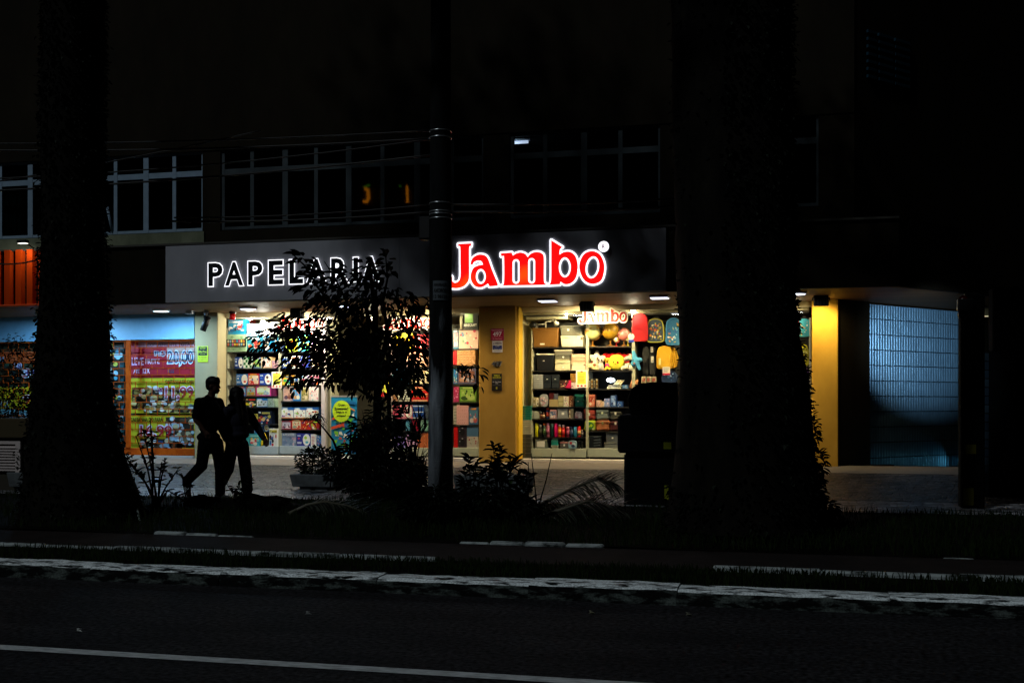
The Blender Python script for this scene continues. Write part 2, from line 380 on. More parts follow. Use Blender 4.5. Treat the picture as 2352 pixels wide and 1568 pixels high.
while x < XR:
    L = rnd.uniform(.18, .5); k = noise.noise(Vector((x * .55, 3, 1)))
    if k > .06: mb.cbox(x, x + L - .01, 11.2 + rnd.uniform(-.03, .03), 11.27 + rnd.uniform(0, .05), -.01, .118 + min(.04, .12 * (k - .0)) + rnd.uniform(-.012, .008), EDGE, .018)
    x += L
structure(mb, 'bed_edging')
strip('planting_bed_soil', [(11.29, .11), (12.5, .15), (14, .17), (15.3, .165)], SOIL, jitter=.03)
strip('pavement', [(15.3, .168), (16.9, .185)], cobble_mat(H('#3c3e42'), H('#a4a5aa'), 8., .38, 1.))
strip('cobbled_pavement', [(16.9, .189), (18.4, .28), (20.0, .392)], cobble_mat(H('#191817'), H('#56524e'), 9., .42, 1.))
strip('shopfront_tiles', [(20.0, .396), (21.0, .42), (YG - .06, .436)], streaked(H('#57524b'), H('#706a62'), 5, (1, 1, 1), .4, .3, .7, .2, 60.))
# ---------------------------------------------------------------- the building
bld = thing('commercial_building', (-8, YG, 0), 'long dark building with ochre columns, a deep lit canopy and metal framed windows upstairs', 'building')
WALL = streaked(H('#17140e'), H('#241f16'), 1.6, (1, 1, .4), .85, .3, .7, .25, 70.)
SILL = streaked(H('#5d6350'), H('#868b74'), 2.5, (1, 1, .5), .8, .3, .7, .3, 60.)  # left band's own paint, with the stronger light there mixed into the colour
OCHRE2 = streaked(H('#94712f'), H('#ab8740'), 1.4, (1, 1, .6), .75, .3, .68, .18, 160.)
OCHRE = streaked(H('#a87f2c'), H('#c59a3c'), 1.4, (1, 1, .6), .75, .3, .68, .18, 160.)
CREAMC = streaked(H('#8f866a'), H('#a19875'), 1.6, (1, 1, .6), .75, .3, .68, .18, 160.)
SOFFIT = streaked(H('#5f4a30'), H('#786041'), 1.2, (.3, 2.5, 1), .6, .25, .75, .06, 40.)
DARKW = streaked(H('#14110c'), H('#211c13'), 2.2, (1, 1, .3), .9, .3, .7, .3, 60.)
XC = P(2065, 657, YS).x; DX, DY = math.cos(R_(50)), math.sin(R_(50))
def turn(t, off=0., base=None):                                # points along the wall that turns the street corner
    bx, by = base or (XC, YS)
    return (bx + DX * t + DY * off, by + DY * t - DX * off)
def poly(mb, pts, z0, z1, m):
    n = len(pts); tri = geometry.tessellate_polygon([[Vector((x, y, 0)) for x, y in pts]])
    vs = [(x, y, z0) for x, y in pts] + [(x, y, z1) for x, y in pts]
    mb.add(vs, [tuple(t) for t in tri] + [tuple(i + n for i in t) for t in tri] + [(i, (i + 1) % n, (i + 1) % n + n, i + n) for i in range(n)], m)
mb = MB(); e = turn(14); poly(mb, [(XL, YS + .04), (XC - .02, YS + .04), (e[0], e[1] + .04), (e[0] - 4, 34), (XL, 34)], ZS, ZS + .06, SOFFIT); mb.build('soffit', bld)
mb = MB(); mb.box(XL, XC, YS, YS + .12, ZS - .01, ZT, DARKW)
p0, p1 = turn(.0), turn(14); q0, q1 = turn(0, -.12), turn(14, -.12)
poly(mb, [p0, p1, q1, q0], ZS - .01, ZT, DARKW)
mb.box(XL, XC, YS - .05, YS + .2, ZT, ZT + .035, M('#3a3832', .7))
mb.build('canopy_fascia', bld)
# upper floor
XCU = X(1962, YW)
s1 = [-70, -2, 65, 131, 197, 263, 331, 398, 465]; s2 = [506, 577, 651, 724, 797, 876.6, 954, 1035, 1110]; s3 = [1170, 1251, 1338, 1424, 1516]; s4 = [1640, 1720, 1800, 1880]
WZ0, WZT, WZ1 = 4.86, 5.955, 6.37
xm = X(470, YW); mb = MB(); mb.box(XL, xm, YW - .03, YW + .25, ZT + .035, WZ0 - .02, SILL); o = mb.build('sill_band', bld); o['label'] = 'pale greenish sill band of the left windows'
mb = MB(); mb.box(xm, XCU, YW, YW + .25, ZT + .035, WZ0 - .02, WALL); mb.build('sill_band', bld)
mb = MB(); mb.box(XL, XCU, YW - .02, YW + .25, WZ1, 12.5, WALL)
ends = [XL] + [X(u, YW) for u in (s1[0], s1[-1], s2[0], s2[-1], s3[0], s3[-1], s4[0], s4[-1])] + [XCU]
for i in range(0, len(ends), 2): mb.box(ends[i], ends[i + 1], YW, YW + .25, WZ0 - .02, WZ1, WALL)
q = turn(14, 0, (XCU, YW)); q2 = turn(14, -.25, (XCU, YW)); q3 = turn(0, -.25, (XCU, YW))
poly(mb, [(XCU, YW), q, q2, q3], ZT, 12.5, WALL)
mb.box(XL, XCU, 30, 30.2, ZS, 12.5, WALL); mb.box(XL, XCU, 24.5, 24.6, ZT, WZ1 + .3, M('#1a1a1b', .9)); mb.box(XL, XCU, YW + .25, 24.5, WZ1 + .2, WZ1 + .3, M('#2a2a2a', .9)); mb.box(XL, XCU, YW - .05, 30.2, 12.5, 12.6, WALL)
mb.build('upper_wall', bld)
ALU = M('#8298ab', .5, .0, .2, 8, spec=.2); ALU_SHADE = M('#3f474b', .6, .0, .6, 2.5, spec=.08)  # same frame metal twice; the second has the dimmer light put into its colour
CURT = M('#53645c', .9)
def window(u0, u1, alu, thick, open_=False):
    x0, x1 = X(u0, YW), X(u1, YW); y0, y1 = YW + .03, YW + .09
    f = MB(); t = .035
    f.box(x0, x0 + thick, y0, y1, WZ0, WZ1, alu); f.box(x1 - t, x1, y0, y1, WZ0, WZ1, alu)
    for za, zb in ((WZ0, WZ0 + .055), (WZT - .05, WZT + .055), (WZ1 - .05, WZ1)): f.box(x0 + thick, x1 - t, y0 + .005, y1 - .005, za, zb, alu)
    fr = f.build('window', bld)
    for za, zb in ((WZ0 + .055, WZT - .05), (WZT + .055, WZ1 - .05)):
        g = MB(); g.box(x0 + thick, x1 - t, y0 + .025, y0 + .03, za, zb, WGLASS); g.build('pane', fr)
    return fr
for st, alu in ((s1, ALU), (s2, ALU_SHADE), (s3, ALU_SHADE), (s4, ALU_SHADE)):
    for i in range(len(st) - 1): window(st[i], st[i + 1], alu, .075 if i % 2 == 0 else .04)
mb = MB(); x0, x1 = X(-60, YW + .5), X(62, YW + .5); n = 44
mb.add([(x0 + (x1 - x0) * i / n, YW + .45 + .04 * math.sin(i * 1.7), z) for i in range(n + 1) for z in (WZ0 + .02, WZT)], [(2 * i, 2 * i + 2, 2 * i + 3, 2 * i + 1) for i in range(n)], CURT, True); mb.build('curtain', bld)
mb = MB(); a = P(246, 475, YW - .02); b = P(259, 535, YW + .05); mb.tube([a, b], .03, ALU, 6); mb.build('tilted_sash', bld)
# slatted windows high up on the turned wall
SL = M('#1a3644', .6, spec=.05)
def solve2(uu, base):
    lo, hi = 0., 14.
    for _ in range(50):
        mid = (lo + hi) / 2
        if U(*turn(mid, 0, base)) < uu: lo = mid
        else: hi = mid
    return lo
for t0, t1 in [(solve2(p_, (XCU, YW)), solve2(q_, (XCU, YW))) for p_, q_ in ((1990, 2010), (2015, 2048), (2053, 2086))]:
    mb = MB()
    for k in range(7):
        z = 7.0 + k * .125; a, b = turn(t0, .04, (XCU, YW)), turn(t1, .04, (XCU, YW)); c, d = turn(t1, .0, (XCU, YW)), turn(t0, .0, (XCU, YW))
        poly(mb, [a, b, c, d], z, z + .05, SL)
    mb.build('slatted_shutter', bld)
# ground floor: columns, end wall, shop interior
def column(u0, u1, m, name='column'):
    mb = MB(); mb.cbox(X(u0, YC), X(u1, YC), YC, YG + .03, .2, ZS, m, .012); return mb.build(name, bld)
c1 = column(447, 500, CREAMC); c1['label'] = 'greyish cream column'; c2 = column(1100, 1185, OCHRE2); c3 = column(1865, 1925, OCHRE); c3['label'] = 'brightly lit yellow end column'
CX, CYY = X(1925, YC) - .02, YC + .02
def solve(uu):
    lo, hi = 0., 14.
    for _ in range(50):
        mid = (lo + hi) / 2; q = turn(mid, 0, (CX, CYY))
        if U(*q) < uu: lo = mid
        else: hi = mid
    return lo
tg0, tg1 = solve(1998), solve(2213)
mb = MB(); poly(mb, [turn(.0, 0, (CX, CYY)), turn(tg0, 0, (CX, CYY)), turn(tg0, -.3, (CX, CYY)), turn(.0, -.3, (CX, CYY))], .2, ZS, DARKW)
poly(mb, [turn(tg1, 0, (CX, CYY)), turn(14, 0, (CX, CYY)), turn(14, -.3, (CX, CYY)), turn(tg1, -.3, (CX, CYY))], .2, ZS, DARKW)
poly(mb, [turn(-.15, .1, (CX, CYY)), turn(tg0 + .6, .1, (CX, CYY)), turn(tg0 + .6, -.02, (CX, CYY)), turn(-.15, -.02, (CX, CYY))], .2, .42, DARKW)
mb.build('corner_wall', bld)
INT = M('#b9ae90', .8); DARKI = M('#25221d', .8)
mb = MB(); mb.box(XL, CX - .3, 26, 26.1, .2, ZS, INT); mb.box(XL, CX - .3, YG - .05, 26, .2, ZF, M('#8d8678', .4)); mb.build('interior_wall', bld)
for ua, ub in ((500, 1100), (1185, 1865)):                     # threshold sills and header frames
    mb = MB(); mb.cbox(X(ua, YG), X(ub, YG), YG - .1, YG + .12, ZF - .02, ZF + .05, M('#c9c2b8', .4), .008); mb.build('threshold', bld)
    mb = MB(); mb.box(X(ua, YG), X(ub, YG), YG - .03, YG + .03, ZS - .1, ZS - .002, M('#c9c3a6', .5)); mb.build('header_rail', bld)
def panes(us, name='shop_window'):
    for a, b in zip(us[:-1], us[1:]):
        mb = MB(); mb.box(X(a, YG) + .006, X(b, YG) - .006, YG, YG + .008, ZF + .05, ZS - .1, GLASS); mb.build(name, bld)
panes([505, 629, 740]); panes([749, 822, 896]); panes([899, 1000, 1100]); panes([1190, 1318.5, 1451.5, 1580, 1720, 1864])
mb = MB(); mb.cbox(X(739.5, YG), X(749, YG), YG - .04, YG + .08, ZF + .05, ZS - .1, M('#b7b2b4', .4, .2), .006); mb.cbox(X(895.5, YG), X(899.5, YG), YG - .03, YG + .06, ZF + .05, ZS - .1, M('#b7b2b4', .4, .2), .005); mb.build('door_jamb', bld)
mb = MB(); a = X(750, YG + .2); mb.cbox(a, X(766, YG + .2), YG + .1, YG + .5, ZF, ZS - .1, M('#b9b296', .6), .01); mb.build('inner_pillar', bld)
# inner side walls of the displays
mb = MB(); xw = X(1193.5, YG); mb.box(xw - .08, xw - .02, YG + .13, 22.9, ZF, ZS, M('#d8cea6', .7)); mb.box(xw - .02, X(1226, 22.6), 22.6, 22.66, ZF, ZS, M('#d8cea6', .7)); mb.build('display_side_wall', bld)
mb = MB(); mb.box(X(520, YG) - .1, X(520, YG) - .02, YG + .5, 22.9, ZF, ZS, M('#c2baa0', .7)); mb.build('display_side_wall', bld)
# yellow edge strips of the window openings
mb = MB(); mb.cbox(X(1186, YC + .05), X(1186, YC + .05) + .05, YC + .06, YG + .03, ZF + .05, ZS - .01, M('#d8ac28', .5), .006); mb.build('window_edge', bld)
# soffit lamps: recessed panels
def downlight(u, v, cold, round_, power):
    d = (ZS - EYE) * FPX / (929 - v); r = (u - 1176) / FPX; x, y = d * (r * CA - SA), d * (r * SA + CA)
    col = (.38, .68, 1.) if cold else (.9, .92, 1.)
    t = thing('downlight', (x, y, ZS), DL[(u, v)], 'ceiling lamp', 'flat lamps under the canopy')
    a = MB(); w = .15
    if round_: a.lathe([(w + .02, -.035), (w + .03, -.012), (w + .03, 0)], (x, y, ZS - .001), M('#d8d8dc', .4), 20)
    else: a.cbox(x - w - .02, x + w + .02, y - w - .02, y + w + .02, ZS - .04, ZS - .001, M('#d8d8dc', .4), .008)
    a.build('housing', t)
    b = MB(); em = E((.75, .8, 1.) if not cold else (.7, .93, 1.), 3.)
    if round_: b.lathe([(w * .2, -.042), (w, -.040), (w + .012, -.034)], (x, y, ZS), em, 20)
    else: b.box(x - w, x + w, y - w, y + w, ZS - .046, ZS - .038, em)
    b.build('diffuser', t)
    if power: light('lamp', 'AREA', (x, y, ZS - .06), power, col, t, shape='DISK', size=.28)
DL = {(370, 711): 'round flat lamp left of the cream column, above the roller grille', (570, 706): 'round flat lamp just right of the red siren, above the board games',
      (792, 700): 'flat lamp half hidden by the tree top, under the grey sign', (1258, 687): 'square flat lamp under the red logo', (1515, 679.5): 'square flat lamp above the red backpack, beside the wide trunk',
      (1829, 671): 'flat lamp at the right edge of the wide trunk', (112, 716): 'small flat lamp left of the ivy trunk, under the orange sign'}
for (u, v), c, rd, pw in (((370, 711), 1, 1, 85), ((570, 706), 0, 1, 16), ((792, 700), 0, 1, 16), ((1258, 687), 0, 0, 12), ((1515, 679.5), 0, 0, 12), ((1829, 671), 0, 1, 8), ((112, 716), 1, 1, 120)):
    downlight(u, v, c, rd, pw)
# black floodlights hung from the soffit, aimed down at the windows and columns
BLACK = M('#0b0b0c', .5)
def flood(u, v, y, label, power, aim, col=(1., .74, .38), size=1.):
    p = P(u, v, y); t = thing('floodlight', (p.x, p.y, ZS), label, 'floodlight', 'black floodlights under the canopy')
    a = MB(); s = .13 * size
    a.cbox(p.x - s, p.x + s, p.y - .06, p.y + .07, p.z - s * .75, p.z + s * .75, BLACK, .015)
    for k in range(5): a.box(p.x - s * .8 + k * s * .4 - .006, p.x - s * .8 + k * s * .4 + .006, p.y - .1, p.y - .05, p.z - s * .5, p.z + s * .6, BLACK)
    a.build('housing', t)
    b = MB(); b.tube([(p.x - s - .015, p.y, p.z), (p.x - s - .015, p.y, ZS - .03), (p.x, p.y, ZS - .012), (p.x + s + .015, p.y, ZS - .03), (p.x + s + .015, p.y, p.z)], .012, BLACK, 6); b.build('bracket', t)
    c = MB(); c.box(p.x - s * .85, p.x + s * .85, p.y + .071, p.y + .075, p.z - s * .55, p.z + s * .55, E(col, 6.)); c.build('lens', t)
    light('lamp', 'SPOT', (p.x, p.y + .11, p.z - .02), power, col, t, aim=aim, spot_size=R_(112 if aim[2] > 1 else 156), spot_blend=.7 if aim[2] > 1 else .85, shadow_soft_size=.06)
flood(1348, 703, 20.95, 'small black floodlight hanging in front of the red window lettering, right of the number plates', 420, (X(1348, 22.4), 22.3, .75))
flood(1886, 690, 20.75, 'small black floodlight in front of the bright yellow end column', 115, (X(1880, YC), YC + .4, 2.2), (1., .78, .34))
flood(683, 719, 20.95, 'black floodlight among the tree leaves, over the board game window', 420, (X(660, 22.4), 22.3, .75), (1., .84, .58))
flood(960, 713, 20.95, 'black floodlight above the notebook shelves, hidden by leaves next to the pole', 360, (X(975, 22.4), 22.3, .75), (1., .76, .42))
flood(1650, 695, 20.95, 'black floodlight behind the wide trunk, over the backpack wall', 330, (X(1650, 22.4), 22.3, .75))
p = P(472, 727, 20.9); t = thing('floodlight', (p.x, p.y, ZS), 'black floodlight turned sideways at the top of the cream column', 'floodlight', 'black floodlights under the canopy')
a = MB(); a.tube([(p.x + .06, p.y, ZS - .13), (p.x - .05, p.y - .02, ZS - .42)], [.075, .07], BLACK, 6); a.build('housing', t)
a = MB(); a.tube([(p.x + .05, p.y, ZS - .16), (p.x + .08, p.y, ZS - .005)], .014, BLACK, 6); a.tube([(p.x - .03, p.y, ZS - .16), (p.x - .02, p.y, ZS - .005)], .014, BLACK, 6); a.build('bracket', t)
p = P(534, 724, 21.35); mb = MB(); mb.lathe([(.05, -.17), (.062, -.15), (.062, -.06), (.05, -.045)], (p.x, p.y, ZS - .0), M('#d81010', .25)); mb.lathe([(.07, -.045), (.07, 0)], (p.x, p.y, ZS), M('#3a1512', .5))
single(mb, 'alarm_siren', 'small red siren lamp at the top edge of the board game window', 'siren')
mb = MB(); q = P(435, 718, 20.9); mb.cbox(q.x - .07, q.x + .07, q.y - .04, q.y + .04, ZS - .075, ZS - .002, M('#cfd6da', .5), .008); mb.tube([(q.x + .07, q.y, ZS - .03), (q.x + .2, q.y, ZS - .045), (q.x + .36, q.y, ZS - .03)], .008, BLACK, 5); mb.lathe([(.04, -.1), (.055, -.05), (.05, 0)], (q.x + .38, q.y, ZS), M('#cfd6da', .4), 12)
single(mb, 'security_camera', 'small white camera and cable box under the canopy beside the cream column', 'camera')
# ---------------------------------------------------------------- shop sign
sg = thing('shop_sign', (X(955, YS), YS, ZS), 'wide grey fascia sign with white outlined capitals and a glowing red logo', 'sign')
PANEL = streaked(H('#8d8e95'), H('#a5a6ad'), 1.3, (1, 1, .35), .55, .25, .75, .05, 50.)
YP = YS - .07
for a, b in ((380, 918), (918, 1530)):
    mb = MB(); mb.box(X(a, YP) + .003, X(b, YP) - .003, YP, YS - .001, ZS + .0, ZT - .02, PANEL); mb.build('panel', sg)
WHITE_E = E((.93, .93, 1.), 1.7); NAVY = M('#070b16', .5)
def sgn(x, y): return P(367.5 + x * .20833, 477.75 + y * .20833, YP - .03)
LET = [('P', 525, 700, 600, 867), ('A', 706, 931, 590, 862), ('P', 963, 1140, 581, 854), ('E', 1189, 1367, 571, 850), ('L', 1418, 1588, 563, 841), ('A', 1605, 1845, 555, 834), ('R', 1878, 2092, 546, 829), ('I', 2124, 2194, 537, 818), ('A', 2222, 2436, 530, 812)]
for ch, xa, xb, ya, yb in LET:
    a, b = sgn(xa, ya), sgn(xb, yb); base = textmesh(ch, .06, 0.); face = textmesh(ch, .033, 0.)
    mt = fit(base, a.x, b.x, b.z, a.z, YP - .03)
    m1 = MB(); m1.mesh(base, mt, WHITE_E); bk = textmesh(ch, .03, .02); m1.mesh(bk, fit(bk, a.x + .008, b.x - .008, b.z + .008, a.z - .008, YP - .0105, None, .5), NAVY); lt = m1.build('letter', sg)
    m2 = MB(); m2.mesh(face, fit(base, a.x, b.x, b.z, a.z, YP - .034), NAVY); m2.build('letter_face', lt)
LOGO = {'J': ([(392, 316, 1), (508, 310, 1), (505, 336, 1), (490, 345), (489, 470), (488, 610), (470, 660), (432, 693), (370, 706), (300, 692), (262, 650), (268, 606), (305, 588), (338, 606), (340, 640), (362, 658), (395, 645), (412, 600), (412, 470), (410, 345), (393, 337, 1)], []),
        'a': ([(500, 495, 1), (516, 445), (566, 411), (622, 414), (655, 445), (690, 540), (742, 668, 1), (742, 684, 1), (668, 690, 1), (656, 664, 1), (602, 696), (545, 690), (510, 645), (503, 590), (525, 530), (570, 505), (612, 498, 1), (596, 468), (560, 463), (530, 478), (520, 500, 1)], [(592, 602, 44, 66, 0)]),
        'm': ([(770, 398, 1), (865, 391, 1), (876, 418, 1), (905, 399), (945, 391), (985, 404), (1006, 432, 1), (1036, 400), (1085, 386), (1130, 398), (1149, 440), (1150, 640), (1172, 668, 1), (1172, 676, 1), (766, 684, 1), (796, 658), (797, 440), (788, 424), (770, 422, 1)], [(903, 558, 31, 108, 1), (1041, 552, 31, 112, 1)]),
        'b': ([(1214, 282, 1), (1312, 343, 1), (1290, 366), (1286, 410, 1), (1330, 386), (1388, 388), (1432, 432), (1448, 520), (1432, 612), (1390, 660), (1335, 671), (1296, 648, 1), (1290, 671, 1), (1190, 677, 1), (1212, 636), (1214, 450)], [(1334, 522, 53, 88, 0)]),
        'o': ([(1572, 378), (1640, 405), (1678, 480), (1680, 560), (1652, 640), (1580, 668), (1510, 640), (1468, 560), (1466, 480), (1504, 405)], [(1577, 522, 60, 98, .16)])}
def logo(root, mapf, y, red, white, off, thick, parts=True, skip=()):
    k = 0
    for ch, (outer, holes) in LOGO.items():
        if ch in skip: continue
        f = lambda q: (lambda w: (w.x, w.z))(mapf(*q))
        L = [f(q) for q in smoothloop(outer, 5)]; Hs = []
        for cx, cyy, rx, ry, kind in holes:
            if kind == 1:
                pts = [(cx + rx * math.cos(a), cyy - ry + rx + rx * math.sin(a)) for a in [math.pi + math.pi * i / 8 for i in range(9)]] + [(cx + rx * math.cos(a), cyy + ry - rx + rx * math.sin(a)) for a in [math.pi * i / 8 for i in range(9)]]
            else: pts = [(cx + rx * math.cos(a) * math.cos(kind) + ry * math.sin(a) * math.sin(kind) * -1, cyy + rx * math.cos(a) * math.sin(kind) * 1 + ry * math.sin(a) * math.cos(kind)) for a in [2 * math.pi * i / 24 for i in range(24)]]
            if kind not in (0, 1): pts = [(cx + (px - cx), cyy + (py - cyy) + 0) for px, py in pts]
            Hs.append([f(q) for q in pts])
        w = MB(); st = 0
        for lp in [L] + Hs:                                       # white edge: a stroke of width off along every outline
            for i in range(len(lp)):
                a, b = Vector(lp[i - 1]), Vector(lp[i]); d = b - a; st += 1
                if d.length < 1e-5: continue
                nn = Vector((-d.y, d.x)).normalized() * off; yy = y - .00004 * (st % 90)
                w.add([((a - nn).x, yy, (a - nn).y), ((b - nn).x, yy, (b - nn).y), ((b + nn).x, yy, (b + nn).y), ((a + nn).x, yy, (a + nn).y)], [(0, 1, 2, 3)], white); w.disc(b.x, b.y, off, off, yy - .00002, white, 10)
        w.prism(L, y + .002, y + thick, M('#2a1a1c', .6), Hs)
        r = MB(); r.prism(L, y - .010 - .001 * k, y - .0045, red, Hs, M('#5a0806', .6)); k += 1
        lt = w.build('letter', root); r.build('letter_face', lt)
def big(x, y): return P(949.4 + x * .26042, 477.75 + y * .26042, YP - .05)
RED_E = E((1., .004, .004), 1.15, (1., .075, .004), 1.6)
logo(sg, big, YP - .02, RED_E, WHITE_E, .031, .0185)
c = big(1680, 342); mb = MB(); pts = [(c.x + .092 * math.cos(2 * math.pi * i / 28), c.z + .092 * math.sin(2 * math.pi * i / 28)) for i in range(28)]; mb.prism(pts, YP - .075, YP - .001, WHITE_E, (), M('#2a1a1c', .6)); lt = mb.build('letter', sg)
mb = MB(); o_ = [(c.x + .066 * math.cos(2 * math.pi * i / 28), c.z + .066 * math.sin(2 * math.pi * i / 28)) for i in range(28)]; i_ = [(c.x + (q[0] - c.x) * .88, c.z + (q[1] - c.z) * .84) for q in o_]; mb.prism(o_, YP - .079, YP - .076, M('#4a1030', .6), [i_]); text(mb, 'R', c.x - .026, c.x + .03, c.z - .036, c.z + .036, YP - .079, M('#7a1020', .6), .03); mb.build('letter_face', lt)
# small logo stuck inside the shop windows
def winlogo(u0, u1, v0, v1, label, skip=()):
    xs0, xs1, ys0, ys1 = 250, 1700, 270, 706
    def mp(x, y): return P(u0 + (x - xs0) / (xs1 - xs0) * (u1 - u0), v0 + (y - ys0) / (ys1 - ys0) * (v1 - v0), YG - .03)
    q = mp(900, 690); t = thing('window_lettering', (q.x, YG - .03, q.z), label, 'lettering', 'red logo lettering on the shop windows')
    logo(t, mp, YG - .03, M('#a80c04', .5), M('#fbf8f2', .5, 0, .02), .026, .02, skip=skip)
    return t
lt_w = winlogo(1328.5, 1441, 708, 742, 'red and white cut out lettering above the globes')
winlogo(636, 745, 725, 757, 'red and white cut out lettering behind the tree leaves, above the dinosaur game box')
winlogo(880, 990, 723, 757, 'red and white cut out lettering behind leaves, just left of the pole')
mb = MB(); a, b = P(1359, 715.5, YG - .015), P(1401, 707, YG - .015); text(mb, 'PAPELARIA', a.x, b.x, a.z, b.z, YG - .015, M('#e4dcae', .5), .02, .01); single(mb, 'window_lettering', 'pale embossed capitals above the red lettering of the right window', 'lettering')
# ---------------------------------------------------------------- shop displays
K = .27344
BAY = {'r': 1194.4, 'q': 980., 'm': 704.4, 'l': 428.75}
def bp(bay, x, y, Y): return P(BAY[bay] + x * K, 673.75 + y * K, Y)
YI, YSH, YB = 22.118, 22.1, 22.62
SHELVES = {}
def unit(key, bay, x0, x1, ys, ply, label, wood='#1c1a18', back='#191816', x2=None, up=True, front='#b9bca9'):
    a, b = bp(bay, x0, 800, YSH).x, bp(bay, x1, 800, YSH).x; mid = (x0 + x1) / 2
    zp = bp(bay, mid, ply, YSH).z
    t = thing('display_shelf', ((a + b) / 2, YB, ZF), label, 'shelf unit', 'shelf units in the shop windows')
    wm, bm, pm = M(wood, .5), M(back, .7), M(front, .45)
    tops = []
    for y in ys:
        z = bp(bay, mid, y + 2, YSH).z; tops.append(z); s = MB(); s.box(a, b, YSH, YB - .012, z - .022, z, wm); s.build('shelf', t)
    s = MB(); s.box(a, b, YB - .01, YB, zp, ZS - .25, bm); s.build('back_panel', t)
    s = MB(); s.cbox(a - .015, b + .015, YSH - .04, YB, zp - .17, zp, pm, .006); s.build('plinth', t)
    s = MB(); s.box(a + .02, b - .02, YSH + .05, YB - .02, ZF, zp - .17, wm); s.build('kick_board', t)
    if up:
        for xx in (a - .025, b):
            s = MB(); s.box(xx, xx + .025, YSH + .02, YB - .012, zp, ZS - .28, M('#b8b49b', .5)); s.build('upright', t)
    tops.append(zp); SHELVES[key] = tops
    return t
unit('A', 'r', 104, 552, [447, 646, 798, 949, 1051, 1205], 1301, 'shelf unit with storage tubs and a row of drink bottles')
unit('B', 'r', 575, 938, [441, 644, 798, 950], 1301, 'shelf unit with globes above the plush toys')
unit('C', 'r', 962, 1560, [760, 960, 1140], 1301, 'dark slatted wall hung with backpacks, beside the wide trunk', back='#0f0f10')
unit('C2', 'r', 1600, 2430, [830, 1060], 1301, 'dark slatted wall behind the wide trunk, ending at the yellow column', back='#0f0f10')
unit('D', 'l', 343, 768, [486, 626, 766, 859, 951, 1093], 1281, 'shelf unit of board games and puzzles behind the two walkers', front='#aab4bd')
unit('E', 'l', 792, 1132, [486, 626, 766, 901, 1046, 1141], 1281, 'shelf unit of science boxes and red games left of the door', front='#aab4bd')
unit('F', 'm', 704, 1190, [462, 612, 757, 904, 1049, 1151], 1294, 'shelf unit of gift boxes hidden behind the pole and the tree')
unit('G', 'q', 218, 437, [298, 461, 606, 756, 909, 1101], 1294, 'narrow shelf unit of notebooks between pole and number plate column', up=False)
for bay, x0, x1 in (('r', 0, 2430), ('l', 340, 1180), ('m', 690, 1440)):
    mb = MB(); a, b = bp(bay, x0, 120, 22.0), bp(bay, x1, 120, 22.0)
    mb.cbox(a.x, b.x, 22.0, YB, a.z - .145, ZS - .003, M('#8f886a' if bay == 'r' else '#b5ae8c', .55), .008); mb.cbox(a.x + .1, a.x + .95, 22.08, YB, a.z - .235, a.z - .18, M('#9b9577', .55), .006); mb.box(a.x + .05, b.x, 22.12, YB, a.z - .18, a.z - .145, M('#3a3628', .7))
    mb.build('bulkhead', bld)
_top = []
def snap(x0, x1, z, key):
    best = None
    for s in SHELVES[key]:
        if abs(s - z) < .07 and (best is None or abs(s - z) < abs(best - z)): best = s
    for a, b, t in _top:
        if min(b, x1) - max(a, x0) > .35 * (x1 - x0) and abs(t - z) < .045 and (best is None or abs(t - z) < abs(best - z)): best = t
    return z if best is None else best
def place(key, bay, r, y=None):
    y = y if y is not None else YI
    a, b = bp(bay, r[0], r[1], y), bp(bay, r[2], r[3], y)
    x0, x1, z1, z0 = a.x, b.x, a.z, b.z; z0 = snap(x0, x1, z0, key) + .001
    _top.append((x0, x1, z1)); return x0 + .002, x1 - .002, z0, max(z1, z0 + .02)
def pm(c, r=.42): return M(c, r, 0, .07, 14)
